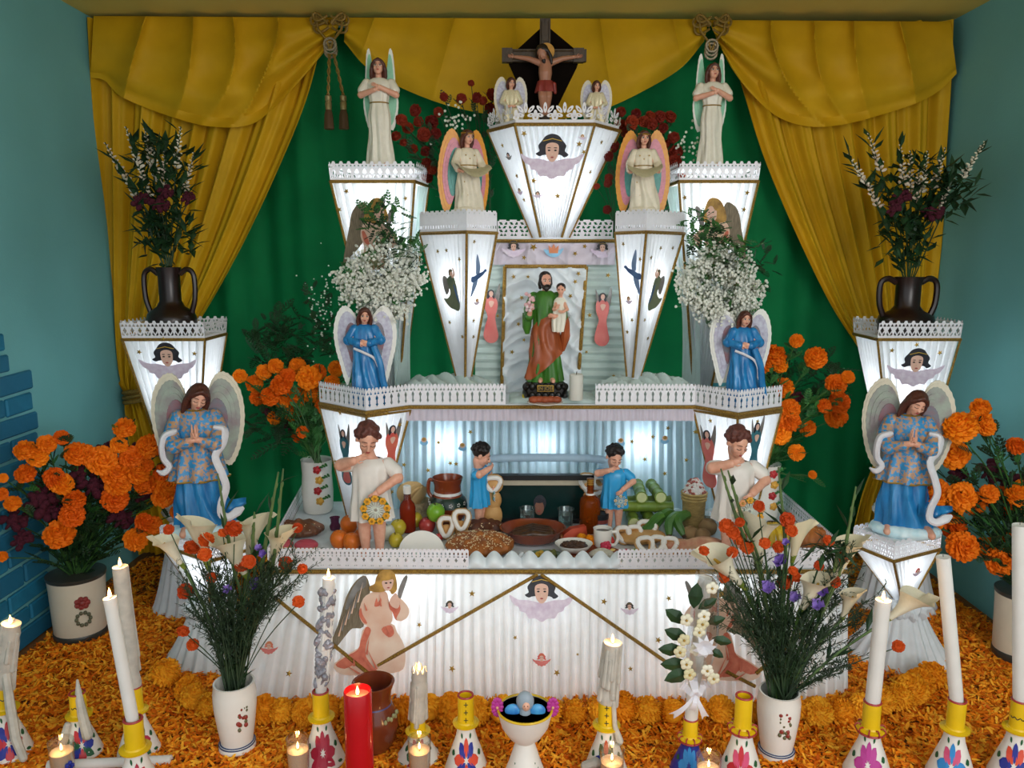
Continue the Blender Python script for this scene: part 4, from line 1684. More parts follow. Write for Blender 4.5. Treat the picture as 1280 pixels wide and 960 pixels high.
# ---- angel with rainbow wings holding a cloth
def rainbow_angel():
    r = thing('angel_statue', 'angel statue with orange, pink and teal wings on the left narrow lantern, turned aside', 'statue', group='rainbow-winged angels')
    g = MB(cream_p)
    gown(g, [(.03, .02, 0, .17, .12, .012), (.12, .02, 0, .165, .12, .014), (.25, .01, -.01, .15, .12, .012), (.40, 0, -.01, .135, .105, .008), (.52, 0, 0, .112, .085, .005),
             (.62, 0, 0, .115, .08, .004), (.70, 0, .01, .12, .075, .0), (.745, 0, .012, .07, .05, .0), (.755, 0, .01, .02, .02, 0)], kf=7, tw=1.4)
    g.use(gold_p)
    g.tube([V((.116 * math.cos(a), .09 * math.sin(a), .545)) for a in [2 * PI * i / 24 for i in range(25)]], .006, 5)
    for x, z_ in ((-.05, .66), (.06, .66), (0, .62), (-.08, .35), (.05, .3), (.0, .42), (-.04, .2), (.08, .2)):
        g.ball((x, -.10 if z_ < .5 else -.078, z_), .009, seg=(6, 4))
    obj('gown', g, r)
    sl = MB(cream_p)
    for k in (-1, 1):
        sl.chain([(V((k * .105, .01, .70)), .05), (V((k * .165, -.02, .57)), .052), (V((k * .165, -.12, .49)), .045)])
    obj('sleeves', remesh(sl, .009, 3), r)
    b = MB(skin_m)
    R = RM(0.15, .10, .05)
    P = head(b, (0, -.02, .865), .165, R, (0, .01, .735))
    b.chain([(V((0, .01, .69)), .055), (V((0, 0, .4)), .07), (V((0, 0, .1)), .06)])
    ex = MB(skin_m)
    for k in (-1, 1):
        b.chain([(V((k * .165, -.12, .485)), .03), (V((k * .165, -.17, .47)), .024)])
        hand(ex, (k * .165, -.17, .47), (-k * .15, -1, -.1), (k * .6, 0, .7), .10, .5, thumb=-k)
    b.chain([(V((0, 0, .7)), .03), (V((.165, -.02, .57)), .03), (V((.165, -.12, .485)), .03)])
    b.chain([(V((0, 0, .7)), .03), (V((-.165, -.02, .57)), .03), (V((-.165, -.12, .485)), .03)])
    finish_skin(r, b, .0075, ex)
    face(r, P, .165, R)
    hair_long(r, P, .165, R, hair_br, .75)
    m = MB(gold_p)
    m.tube([P(.43 * math.cos(a), .12 + .46 * math.sin(a), .28) for a in [2 * PI * i / 24 for i in range(25)]], .009, 5)
    obj('headband', m, r)
    c = MB(mat('painted_grey_scroll', '#b9b08e', 0.45, .08, 30))

    def fn(u, v):
        x = lerp(-.20, .21, u)
        d = math.sin(PI * u)
        return V((x, -.20 - .03 * d + .09 * v * v - .05 * (1 - v), .50 - .11 * d * (0.35 + .65 * (1 - v)) + .05 * v * (1 - .5 * d)))
    c.grid(fn, 24, 10)
    c2_ = [tuple(V(p) + V((0, .012, .012))) for p in c.v]
    n0 = len(c.v)
    c.v += c2_
    fl_ = [tuple(i + n0 for i in reversed(f)) for f in c.f]
    c.f += fl_
    c.mi += [0] * len(fl_)
    obj('scroll', c, r)
    ol = [(.03, .66), (.07, .86), (.14, .97), (.21, .93), (.275, .78), (.315, .58), (.325, .38), (.30, .18), (.26, .04), (.20, .03), (.14, .2), (.08, .42)]
    for k in (-1, 1):
        wing(r, k, ol, (.07, .45), [(wing_o, 1.0), (wing_o, .90), (wing_p, .80), (wing_p, .70), (wing_t, .58), (wing_t, .44)], y0=.07, slope=.2, feathers=12, fm=wing_o)
    m = MB(cream_p)
    for i in range(16):
        a = 2 * PI * i / 16
        m.ball((.14 * math.cos(a) + .01, .10 * math.sin(a), .035), (.05, .045, .035), seg=(8, 6))
    m.ball((0, 0, .03), (.15, .12, .03))
    obj('cloud_base', remesh(m, .010, 2), r)
    return r


# ---- small blue angel on the shelf corners
def blue_angel():
    r = thing('angel_statue', 'small blue-robed angel statue with pale wings on the left corner of the shelf', 'statue', group='small blue angels on the shelf')
    g = MB(robe_b)
    gown(g, [(.0, .03, 0, .20, .13, .016), (.10, .03, 0, .185, .125, .016), (.28, .02, 0, .155, .11, .013), (.45, .01, 0, .135, .10, .009), (.60, 0, 0, .125, .09, .006),
             (.72, 0, 0, .125, .085, .004), (.80, 0, .01, .11, .07, 0), (.835, 0, .012, .06, .045, 0), (.845, 0, .01, .02, .02, 0)], kf=7, tw=1.6)
    for k in (-1, 1):
        g.chain([(V((k * .10, .01, .785)), .055), (V((k * .165, -.03, .68)), .055), (V((k * .06, -.11, .655)), .042)])
    g.tube(curve([(.10, -.11, .62), (.16, -.14, .45), (.19, -.13, .25), (.25, -.10, .05)], 14), [.035] * 12 + [.03, .02, .01], 8)
    obj('robe', g, r)
    b = MB(skin_m)
    R = RM(0.12, .06, .08)
    P = head(b, (.01, -.02, .925), .155, R, (0, .01, .81))
    b.chain([(V((0, .01, .78)), .055), (V((0, 0, .5)), .07), (V((0, 0, .1)), .06)])
    ex = MB(skin_m)
    for k in (-1, 1):
        b.chain([(V((0, 0, .76)), .03), (V((k * .16, -.03, .68)), .03), (V((k * .05, -.125, .655)), .022)])
        hand(ex, (k * .05, -.13, .66), (-k, -.05, .25 * k), (0, -1, .1), .095, .15, thumb=-k)
    finish_skin(r, b, .0075, ex)
    face(r, P, .155, R)
    hair_long(r, P, .155, R, hair_br, .75)
    s = MB(sash_m)
    s.tube(curve([(-.10, -.10, .60), (.0, -.13, .56), (.10, -.12, .50), (.15, -.14, .40)], 14), .014, 6)
    obj('sash', s, r)
    m = MB(gold_p)
    m.tube([V((.05 * math.cos(a), .01 - .05 * abs(math.sin(a)), .825 - .02 * abs(math.sin(a)))) for a in [PI + PI * i / 12 for i in range(13)]], .008, 5)
    obj('collar', m, r)
    ol = [(.03, .70), (.07, .88), (.15, 1.0), (.22, 1.02), (.29, .93), (.325, .76), (.31, .58), (.27, .42), (.23, .26), (.19, .20), (.13, .40), (.07, .55)]
    for k in (-1, 1):
        wing(r, k, ol, (.08, .68), [(wing_wh, 1.0), (wing_wh, .92), (wing_sil, .83), (wing_sil, .7), (wing_rose, .5)], y0=.06, slope=.18, feathers=10, fm=wing_wh)
    return r


# ---- large praying angel
def praying_angel():
    r = thing('angel_statue', 'large praying angel statue in flowered tunic and blue skirt, left of the table', 'statue', group='large praying angels')
    b = MB(skin_m)
    R = RM(0.25, .40, .28)
    P = head(b, (.03, -.05, .885), .148, R, (0, .01, .79))
    b.chain([(V((0, .01, .76)), .055), (V((0, 0, .4)), .07)])
    for k in (-1, 1):
        b.chain([(V((0, 0, .4)), .05), (V((k * .06, 0, .1)), .035)])
    feet(b, (-.08, .14), -.10, .045, .034)
    b.chain([(V((.06, 0, .1)), .03), (V((.13, -.05, .07)), .03)])
    b.chain([(V((-.06, 0, .1)), .03), (V((-.07, -.05, .07)), .03)])
    ex = MB(skin_m)
    for k in (-1, 1):
        b.chain([(V((0, 0, .74)), .03), (V((k * .135, -.02, .67)), .03), (V((k * .115, -.11, .605)), .028), (V((.012 + k * .015, -.165, .645)), .021)])
        hand(ex, (.012 + k * .013, -.168, .645), (0, -.05, 1), (k, -.25, 0), .105, .03, thumb=1 if k < 0 else -1, spread=.02)
    finish_skin(r, b, .0065, ex)
    face(r, P, .148, R, closed=True)
    hair_long(r, P, .148, R, hair_br, 1.0)
    g = MB(robe_b)
    gown(g, [(.05, .02, 0, .175, .12, .012), (.12, .015, 0, .165, .115, .014), (.24, .0, 0, .15, .105, .010), (.36, 0, 0, .135, .095, .006), (.46, 0, 0, .12, .085, .004), (.5, 0, 0, .1, .07, 0)],
         kf=8, tw=1.4)
    obj('skirt', g, r)
    g = MB(robe_b)

    def tr(u, v):      # train sweeping to the right
        x = .08 + .20 * u
        z_ = .10 + .09 * u * u + (.17 - .13 * u) * v
        return V((x, -.06 - .05 * math.sin(PI * v) * (1 - .4 * u) + .02 * math.sin(9 * u), z_))
    g.grid(tr, 14, 10)
    n0 = len(g.v)
    g.v += [(x, y + .05 * (1 - (x - .08) / .22), z_) for x, y, z_ in g.v]
    f2 = [tuple(i + n0 for i in reversed(f)) for f in g.f]
    g.f += f2
    g.mi += [0] * len(f2)
    obj('skirt_train', g, r)
    g = MB(tunic_pat)
    gown(g, [(.365, -.005, 0, .178, .125, .014), (.42, -.005, 0, .165, .118, .012), (.52, 0, 0, .14, .10, .008), (.62, 0, 0, .122, .088, .004), (.70, 0, 0, .122, .082, .002),
             (.765, 0, .01, .115, .07, 0), (.805, 0, .012, .06, .045, 0), (.815, 0, .01, .02, .02, 0)], kf=8, tw=.7)
    for k in (-1, 1):
        g.chain([(V((k * .105, .01, .755)), .05), (V((k * .14, -.02, .67)), .056), (V((k * .12, -.11, .60)), .05), (V((.012 + k * .05, -.145, .622)), .034)])
    obj('tunic', g, r)
    m = MB(gold_p)
    m.tube([V((-.005 + (.178 + .014 * math.sin(8 * a)) * math.cos(a), (.125 + .014 * math.sin(8 * a)) * math.sin(a), .366)) for a in [2 * PI * i / 64 for i in range(65)]], .006, 5)
    m.tube([V((.06 * math.cos(a), .012 + .052 * math.sin(a), .803)) for a in [2 * PI * i / 24 for i in range(25)]], .006, 5)
    obj('gold_hem', m, r)
    s = MB(sash_m)
    s.tube(curve([(-.10, -.08, .69), (-.17, -.09, .665), (-.19, -.10, .60), (-.185, -.09, .52), (-.155, -.10, .47), (-.19, -.11, .435), (-.225, -.12, .455)], 24), [.016] + [.03] * 20 + [.026, .02, .012, .01], 8, flat=.7)
    s.tube(curve([(.11, -.06, .70), (.175, -.07, .68), (.165, -.11, .60), (.12, -.135, .53), (.155, -.145, .42), (.175, -.15, .33), (.145, -.16, .24), (.14, -.165, .17), (.18, -.165, .145), (.23, -.15, .17), (.27, -.13, .19)], 40),
           [.018] + [.026] * 34 + [.028, .03, .028, .022, .016, .01], 8, flat=.7)
    obj('sash', s, r)
    ol = [(.03, .62), (.05, .80), (.09, .95), (.15, 1.02), (.22, 1.0), (.28, .90), (.30, .76), (.285, .62), (.25, .50), (.20, .42), (.15, .44), (.08, .52)]
    for k in (-1, 1):
        wing(r, k, ol, (.09, .70), [(wing_cream, 1.0), (wing_cream, .94), (wing_gg, .87), (wing_gg, .74), (wing_gg, .62), (wing_rose, .5)], y0=.06, slope=.12, feathers=12, fm=wing_cream, sx=.93)
    m = MB(cloud_m)
    r_ = random.Random(4)
    for i in range(22):
        a = 2 * PI * i / 22
        m.ball((.02 + .17 * math.cos(a), .10 * math.sin(a) - .02, .035), (.055, .05, .035 + .012 * r_.random()), seg=(8, 6))
    m.ball((.02, -.02, .03), (.19, .13, .032))
    obj('cloud_base', remesh(m, .010, 2), r)
    return r


def wreath(root, c, rad, cols, n=9, s=1.0):
    mb = MB(mat('wreath_leaf', '#3f6b35', .5, .15, 40))
    for i in range(28):
        a = 2 * PI * i / 28
        mb.ball(c + V((rad * math.cos(a), 0, rad * math.sin(a))), (rad * .2, rad * .12, rad * .2), seg=(6, 5))
    mb.use(mat('wreath_white', '#dfe6d8', .5, .1, 60))
    for i in range(18):
        a = 2 * PI * i / 18 + .1
        mb.tube([c + V((rad * .15 * math.cos(a), -rad * .05, rad * .15 * math.sin(a))), c + V((rad * .75 * math.cos(a), -rad * .12, rad * .75 * math.sin(a)))], rad * .045, 5)
    w = obj('flower_wreath', mb, root)
    for i in range(n):
        a = 2 * PI * i / n + .2
        m = cols[i % len(cols)]
        fb_ = MB(m)
        q = c + V((rad * math.cos(a), -rad * .16, rad * math.sin(a)))
        for j in range(6):
            t = 2 * PI * j / 6
            fb_.ball(q + V((rad * .19 * math.cos(t), 0, rad * .19 * math.sin(t))), (rad * .14, rad * .10, rad * .14), seg=(6, 5))
        fb_.use(gold_p)
        fb_.ball(q + V((0, -rad * .08, 0)), rad * .11, seg=(6, 5))
        obj('flower', fb_, w)
    return w


Y_FL = mat('wreath_yellow', '#f0ad2e', .45, .1, 60)
O_FL = mat('wreath_peach', '#eba56a', .45, .1, 60)
C_FL = mat('wreath_cream', '#ecd2b0', .45, .1, 60)


# ---- weeping child statues
def child(name, label, tunic, hairm, wcols, seed, group, wr=.085, s=.205, mirror=1):
    r = thing(name, label, 'statue', group=group)
    b = MB(skin_m)
    R = RM(0.30 * mirror, .42, .10 * mirror)
    P = head(b, (-.01 * mirror, -.03, .875), s, R, (0, .01, .72), nr=.22)
    M = mirror
    b.chain([(V((0, .01, .68)), .08), (V((0, 0, .5)), .085), (V((0, 0, .36)), .08)])
    for k in (-1, 1):
        b.chain([(V((k * .05, 0, .36)), .062), (V((k * .055, -.005, .19)), .047), (V((k * .052, .005, .06)), .033), (V((k * .055, -.02, .028)), .032), (V((k * .06, -.065, .018)), .024)])
    b.chain([(V((-.12 * M, 0, .69)), .045), (V((-.20 * M, -.07, .70)), .045), (V((-.085 * M, -.155, .755)), .032)])
    b.chain([(V((0, 0, .68)), .05), (V((-.12 * M, 0, .69)), .045)])
    b.chain([(V((0, 0, .68)), .05), (V((.13 * M, 0, .685)), .045), (V((.205 * M, -.045, .60)), .043), (V((.085 * M, -.14, .53)), .031)])
    ex = MB(skin_m)
    hand(ex, (-.085 * M, -.16, .76), (.9 * M, -.25, .35), (-.2, -1, .1), .115, .75, thumb=M)
    hand(ex, (.085 * M, -.145, .53), (-.75 * M, -.35, -.5), (.1, -1, .2), .11, .5, thumb=-M)
    finish_skin(r, b, .0075, ex)
    face(r, P, s, R, closed=True)
    hair_short(r, P, s, R, hairm, seed, curl=.095)
    g = MB(tunic)
    gown(g, [(.285, .0, 0, .165, .115, .010), (.36, 0, 0, .155, .11, .010), (.50, 0, 0, .138, .10, .006), (.62, 0, 0, .135, .095, .003), (.69, 0, .005, .14, .085, 0), (.725, 0, .01, .10, .065, 0),
             (.735, 0, .01, .075, .055, 0)], kf=9, tw=.8)
    for k in (-1, 1):
        q = V((.185 * k, -.02, .64 if k == M else .69))
        g.chain([(V((k * .125, .005, .685)), .055), (q, .054)])
    obj('tunic', g, r)
    if wcols:
        wreath(r, V((.06 * M, -.165, .40)), wr, wcols)
    return r


# ---- place the statues
def put(st, px, Y, z_, ytop, unit, rz=0.0, label=None):
    """unit: figure height in its own units between base and the pixel row ytop"""
    p = S(px, Y, z_)
    h = (at(px, ytop, Y).z - z_) / unit
    st.location = p
    st.rotation_euler = (0, 0, rz)
    st.scale = (h, h, h)
    if label:
        st['label'] = label
    return st


a1 = put(crossed_angel(), 476, 2.91, zo + .056, 74, .98)
put(copy_tree(a1), 887, 2.91, zo + .056, 80, .98, label='white-gowned angel statue with crossed hands and upright white wings, on the back right lantern')
a1 = put(rainbow_angel(), 585, 2.71, zm + .067, 163, .95, rz=.42)
put(copy_tree(a1), 803, 2.71, zm + .067, 164, .95, rz=-.10, label='angel statue with orange, pink and teal wings on the right narrow lantern, facing front')
a1 = put(blue_angel(), 458, 2.62, ZS + .003, 386, 1.0, rz=.1)
put(copy_tree(a1), 925, 2.60, ZS + .003, 390, 1.0, rz=-.05, label='small blue-robed angel statue with pale wings on the right corner of the shelf')
a1 = put(praying_angel(), 254, 2.47, BOARD_P, 477, .98, rz=.22)
put(copy_tree(a1), 1126, 2.47, BOARD_P, 485, .98, rz=-.36, label='large praying angel statue in flowered tunic and blue skirt, right of the table')
child_w = mat('painted_child_gown', '#e6dfd6', 0.35, 0.05, 12)
a1 = put(child('child_statue', 'white-gowned weeping child statue with a yellow flower wreath, left end of the table', child_w, hair_cr, [Y_FL], 3, 'weeping child statues'),
         466, 2.46, ZT + .002, 530, .985)
c2_ = copy_tree(a1)
for ch in list(c2_.children):
    if ch.name.startswith('flower_wreath'):
        for g_ in list(ch.children):
            bpy.data.objects.remove(g_)
        bpy.data.objects.remove(ch)
wreath(c2_, V((.06, -.165, .40)), .085, [O_FL, C_FL, Y_FL])
put(c2_, 916, 2.46, ZT + .002, 535, .985, label='white-gowned weeping child statue with a peach flower wreath, right end of the table')
a1 = put(child('boy_statue', 'small weeping boy statue in blue tunic, seen from the side, left of the water glasses', tunic_blue, hair_bk, [C_FL, P_SKYB], 5, 'weeping boys in blue', wr=.06, s=.24),
         600, 2.72, ZT + .002, 557, .99, rz=1.25)
put(copy_tree(a1), 767, 2.70, ZT + .002, 559, .99, rz=-.05, label='small weeping boy statue in blue tunic, facing front, right of the water glasses')

# ---- bearded saint with the child on his arm
jz, jY = ZS + .012, 2.70
jx = S(681, jY, jz)
jh = (at(681, 340, jY).z - at(681, 476, jY).z)
jb = at(681, 476, jY).z - jz           # height of the black base
js = thing('saint_statue', 'bearded saint statue in green tunic and orange mantle, carrying a child, in the niche', 'statue', jx, 0)
H_ = jh


def U(mb):
    mb.v = [(x * H_, y * H_, z_ * H_ + jb) for x, y, z_ in mb.v]
    return mb


b = MB(skin_m)
R = RM(.25, .15, 0)
P = head(b, (.0, -.02, .925), .145, R, (0, .01, .82))
b.chain([(V((0, .01, .79)), .055), (V((0, 0, .4)), .07), (V((0, 0, .1)), .05)])
b.chain([(V((0, 0, .77)), .03), (V((-.15, 0, .66)), .03), (V((-.155, -.09, .60)), .03), (V((-.14, -.13, .65)), .02)])
b.chain([(V((0, 0, .77)), .03), (V((.15, 0, .66)), .03), (V((.16, -.10, .60)), .028), (V((.10, -.15, .61)), .02)])
feet(b, (-.04, .06), -.09)
ex = MB(skin_m)
hand(ex, (-.14, -.13, .65), (.15, -.2, 1), (-1, -.2, 0), .09, .6, thumb=1)
hand(ex, (.10, -.155, .61), (-1, -.2, .15), (0, -1, .2), .09, .3, thumb=-1)
rb = remesh(b, .0075, 3)
rb.add(ex.v, ex.f)
obj('body', U(rb), js)
_f = MB


def facej(P, s, R):
    for k in (-1, 1):
        mb = MB(eye_w)
        mb.ball(P(k * .145, -.345, .025), (.085 * s, .04 * s, .045 * s), R, (8, 6))
        mb.use(eye_d)
        mb.ball(P(k * .145, -.375, .025), (.04 * s, .02 * s, .042 * s), R, (8, 6))
        obj('eye', U(mb), js)
        mb = MB(hair_bk)
        mb.tube([P(k * .06, -.37, .12), P(k * .15, -.375, .15), P(k * .26, -.30, .12)], [.018 * s, .022 * s, .01 * s], 5)
        obj('eyebrow', U(mb), js)


facej(P, .145, R)
mb = MB(hair_bk)
mb.ball(P(0, .15, .17), (.42 * .145, .44 * .145, .40 * .145), R)
for k in (-1, 1):
    mb.chain([(P(k * .34, .02, .15), .014), (P(k * .37, .08, -.25), .017), (P(k * .3, .15, -.5), .016)])
    mb.chain([(P(k * .33, -.02, -.05), .010), (P(k * .24, -.20, -.34), .018), (P(0, -.28, -.50), .020)])
    mb.chain([(P(0, -.42, -.18), .008), (P(k * .14, -.38, -.26), .008)])
mb.chain([(P(0, .3, 0), .035), (P(0, .28, -.4), .03)])
mb.chain([(P(0, -.24, -.42), .022), (P(0, -.27, -.58), .016)])
obj('hair', U(remesh(mb, .007, 2)), js, label=None) if False else obj('hair_and_beard', U(remesh(mb, .007, 2)), js)
mb = MB(robe_gr)
gown(mb, [(.0, .0, 0, .165, .115, .012), (.10, 0, 0, .15, .11, .012), (.30, 0, 0, .125, .095, .008), (.52, 0, 0, .112, .085, .005), (.66, 0, 0, .122, .082, .004), (.77, 0, .01, .118, .07, 0),
          (.825, 0, .012, .065, .048, 0), (.83, 0, .01, .05, .04, 0)], kf=11)
for k in (-1, 1):
    mb.chain([(V((k * .105, .01, .775)), .048), (V((k * .15, 0, .66)), .05), (V((k * .155, -.08, .60)), .045)])
mb.tube([V((-.165, -.03, .63)), V((-.17, -.03, .5)), V((-.165, -.02, .44))], [.045, .04, .02], 8)
obj('tunic', U(mb), js)
mb = MB(robe_or)
gown(mb, [(.02, -.01, 0, .168, .125, .012), (.14, -.005, 0, .155, .12, .012), (.32, 0, 0, .138, .108, .010), (.48, 0, 0, .128, .10, .007), (.56, .01, 0, .124, .095, .004), (.62, .02, 0, .12, .09, .002)],
     kf=7, tw=2.2, hem=lambda x, y, z_, v: z_ + (1 - v) * max(0, (x + .13)) * .85 - v * max(0, (.05 - x)) * .5 * v)
mb.tube(curve([(.10, -.08, .60), (.17, -.06, .58), (.185, -.03, .45), (.17, 0, .28)], 14), [.04] * 10 + [.045, .04, .03, .02, .01], 8)
obj('mantle', U(mb), js)
mb = MB(mat('white_blossom', '#e8dede', .5, .08, 60, col2='#d98a90'))
r_ = random.Random(8)
for i in range(16):
    mb.ball((-.15 + r_.uniform(-.035, .035), -.13 + r_.uniform(-.02, .02), .72 + r_.uniform(-.07, .09)), .018, seg=(6, 5))
obj('flowers', U(mb), js)
b = MB(skin_m)
R = RM(-.15, .05, 0)
P = head(b, (.135, -.10, .845), .105, R, (.13, -.09, .77))
b.chain([(V((.13, -.09, .75)), .035), (V((.12, -.11, .62)), .04)])
b.chain([(V((.16, -.11, .73)), .02), (V((.19, -.15, .67)), .018), (V((.15, -.18, .65)), .014)])
b.chain([(V((.10, -.11, .73)), .02), (V((.07, -.15, .67)), .018), (V((.09, -.18, .68)), .014)])
b.chain([(V((.12, -.11, .62)), .03), (V((.12, -.16, .54)), .022), (V((.11, -.15, .47)), .016)])
ex = MB(skin_m)
hand(ex, (.15, -.18, .65), (-.7, -.4, .2), (0, -1, .3), .055, .5, thumb=-1)
hand(ex, (.09, -.18, .68), (.5, -.3, .8), (0, -1, .3), .055, .3, thumb=1)
rb = remesh(b, .007, 2)
rb.add(ex.v, ex.f)
kid = obj('carried_child', U(rb), js)
mb = MB(hair_bk)
mb.ball(P(0, .14, .2), (.42 * .105, .44 * .105, .38 * .105), R)
obj('hair', U(mb), kid)
mb = MB(eye_d)
for k in (-1, 1):
    mb.ball(P(k * .145, -.375, .025), .006, seg=(6, 5))
obj('eyes', U(mb), kid)
mb = MB(robe_w)
gown(mb, [(.47, .11, -.14, .05, .04, .006), (.56, .115, -.125, .062, .055, .006), (.66, .125, -.10, .06, .05, .004), (.74, .13, -.095, .058, .042, 0), (.775, .13, -.09, .03, .025, 0)], kf=7, n=32, rows=12)
obj('gown', U(mb), kid)
# scrolled black base with nameplate
mb = MB(black_p)
bw = .36 * H_
mb.box((0, 0, jb * .52), (bw * .92, .22 * H_, jb * .92))
for i in range(7):
    x = -bw / 2 + bw * i / 6
    for z_ in (.22, .75):
        mb.ball((x, -.11 * H_, jb * z_), (bw * .085, .02 * H_, jb * .24), seg=(10, 7))
for k in (-1, 1):
    mb.ball((k * bw * .5, -.02, jb * .3), (bw * .09, .12 * H_, jb * .30))
    mb.ball((k * bw * .46, -.02, jb * .8), (bw * .08, .11 * H_, jb * .2))
base = obj('base', mb, js)
mb = MB(gold_p)
mb.box((0, -.135 * H_, jb * .68), (bw * .42, .012 * H_, jb * .38))
mb.use(black_p)
mb.box((0, -.139 * H_, jb * .68), (bw * .38, .012 * H_, jb * .28))
pl_o = obj('nameplate', mb, base, smooth=False)
cu = bpy.data.curves.new('lettering', 'FONT')
cu.body = 'SN JOSE'
cu.size = jb * .28
cu.extrude = .0004
cu.align_x = 'CENTER'
cu.align_y = 'CENTER'
to = bpy.data.objects.new('lettering', cu)
COL.objects.link(to)
me = bpy.data.meshes.new_from_object(to)
bpy.data.objects.remove(to)
me.materials.clear()
me.materials.append(gold_p)
lt = link('lettering', me, base, (0, -.1465 * H_, jb * .68), (PI / 2, 0, 0))

# ---- crucifix on the top lantern
cY = 2.90
cz0 = 1.3 + .47 * .916 + .008
ct = at(681, 24, cY).z
cc = S(681, cY, 1.9)
cr_ = thing('crucifix', 'dark wooden crucifix on a diamond-shaped plaque, on top of the tallest lantern', 'crucifix', (cc.x, cY, cz0))
wood_d = mat('dark_carved_wood', '#4a3a2a', .5, .25, 60, bump=.5, stretch=(1, 1, .3))
plq = mat('black_plaque', '#120c09', .9, .1, 30, spec=.05)


def cz(py):
    return at(681, py, cY).z - cz0


def cxx(px):
    return at(px, 70, cY).x - cc.x


mb = MB(plq)
mb.prism([V((0, .02, cz(28))), V((cxx(727), .02, cz(66))), V((cxx(722), .02, cz(82))), V((cxx(694), .02, cz(140))), V((cxx(664), .02, cz(140))), V((cxx(636), .02, cz(78))), V((cxx(640), .02, cz(66)))][::-1],
         (0, .012, 0))
obj('plaque', mb, cr_, smooth=False)
mb = MB(wood_d)
mb.box((0, 0, (ct - cz0) / 2), (.036, .022, ct - cz0))
mb.box((0, -.001, cz(70)), (cxx(730) - cxx(627), .022, .040))
for px in (634, 723):
    mb.box((cxx(px), -.004, cz(70)), (.036, .026, .046))
for k in (-1, 1):
    mb.tube([V((cxx(640), -.013, cz(70) + k * .013)), V((cxx(722), -.013, cz(70) + k * .013))], .003, 5)
    mb.tube([V((k * .012, -.012, .02)), V((k * .012, -.012, ct - cz0 - .01))], .003, 5)
mb.box((0, -.012, cz(42)), (.02, .008, .055))
obj('cross', mb, cr_, smooth=False)
mb = MB(mat('aged_halo', '#b8863a', .4, .15, 40, metal=.4))
mb.tube([V((.004, -.016, cz(66))), V((.004, -.020, cz(66)))], .028, 24)
obj('halo', mb, cr_)
b = MB(skin_dk)
s = .052
R = RM(-.35, .5, -.25)
hc = V((-.010, -.045, cz(71)))
sh_z = cz(81)
P = head(b, hc, s, R, (0, -.03, sh_z))
k_ = (sh_z - cz(112)) / .1
b.chain([(V((0, -.03, sh_z - .006)), .022), (V((0, -.034, sh_z - .035)), .024), (V((0, -.030, sh_z - .065)), .019), (V((0, -.03, cz(108))), .022)])
for k in (-1, 1):
    b.chain([(V((k * .020, -.03, sh_z)), .012), (V((k * .060, -.028, sh_z + .014)), .009), (V((k * .105, -.022, cz(73))), .006)])
    b.chain([(V((k * .010, -.03, cz(108))), .016), (V((k * .011, -.045, cz(124))), .013), (V((k * .007, -.034, cz(139))), .009), (V((k * .006, -.045, cz(145))), .008)])
ex = MB(skin_dk)
for k in (-1, 1):
    hand(ex, (k * .105, -.022, cz(73)), (k, 0, .12), (0, 1, 0), .026, .3, thumb=k)
rb = remesh(b, .0028, 3)
rb.add(ex.v, ex.f)
obj('body', rb, cr_)
mb = MB(hair_bk)
mb.ball(P(0, .14, .18), (.43 * s, .45 * s, .41 * s), R)
for k in (-1, 1):
    mb.chain([(P(k * .36, .02, .1), .007), (P(k * .42, .08, -.35), .007), (P(k * .36, -.05, -.75), .005)])
mb.chain([(P(0, -.26, -.36), .008), (P(0, -.3, -.55), .005)])
obj('hair_and_beard', remesh(mb, .003, 1), cr_)
mb = MB(mat('red_loincloth', '#8a2f28', .5, .12, 30))
gown(mb, [(cz(118), 0, -.032, .033, .026, .003), (cz(111), 0, -.031, .030, .026, .002), (cz(104), 0, -.03, .026, .022, .001)], n=28, rows=6, kf=7)
mb.chain([(V((.03, -.035, cz(108))), .008), (V((.034, -.034, cz(118))), .006)])
obj('loincloth', mb, cr_)


# ---- two little glittering angels on the top lantern
def little_angel():
    r = thing('angel_figurine', 'tiny cream winged angel figurine left of the crucifix', 'figurine', group='tiny angel figurines')
    g = MB(mat('glitter_cream', '#cdbf96', .35, .15, 70, metal=.25, col2='#efe6cc'))
    gown(g, [(.0, .0, 0, .20, .13, .02), (.2, 0, 0, .18, .12, .02), (.42, 0, 0, .13, .10, .012), (.6, 0, 0, .14, .09, .006), (.7, 0, .01, .13, .07, 0), (.75, 0, .01, .04, .04, 0)], kf=7, n=40, rows=14)
    for k in (-1, 1):
        g.chain([(V((k * .11, 0, .69)), .055), (V((k * .19, -.04, .5)), .055), (V((k * .10, -.12, .42)), .04)], 8)
    obj('gown', g, r)
    b = MB(skin_m)
    R = RM(.2, .2, 0)
    P = head(b, (0, -.02, .87), .20, R, (0, .01, .72))
    b.chain([(V((0, 0, .7)), .05), (V((0, 0, .3)), .06)])
    for k in (-1, 1):
        b.chain([(V((0, 0, .66)), .03), (V((k * .18, -.04, .5)), .03), (V((k * .06, -.14, .40)), .024)])
    ex = MB(skin_m)
    for k in (-1, 1):
        hand(ex, (k * .06, -.14, .40), (-k, -.3, .1), (0, -1, .2), .10, .4, thumb=-k)
    finish_skin(r, b, .011, ex)
    face(r, P, .20, R)
    hair_long(r, P, .20, R, hair_br, .6, .013)
    ol = [(.03, .5), (.08, .85), (.16, 1.0), (.25, .97), (.32, .82), (.34, .6), (.31, .4), (.25, .2), (.2, .12), (.12, .3)]
    for k in (-1, 1):
        wing(r, k, ol, (.1, .6), [(wing_cream, 1.0), (wing_sil, .8)], y0=.06, slope=.15, feathers=9, fm=wing_cream)
    return r


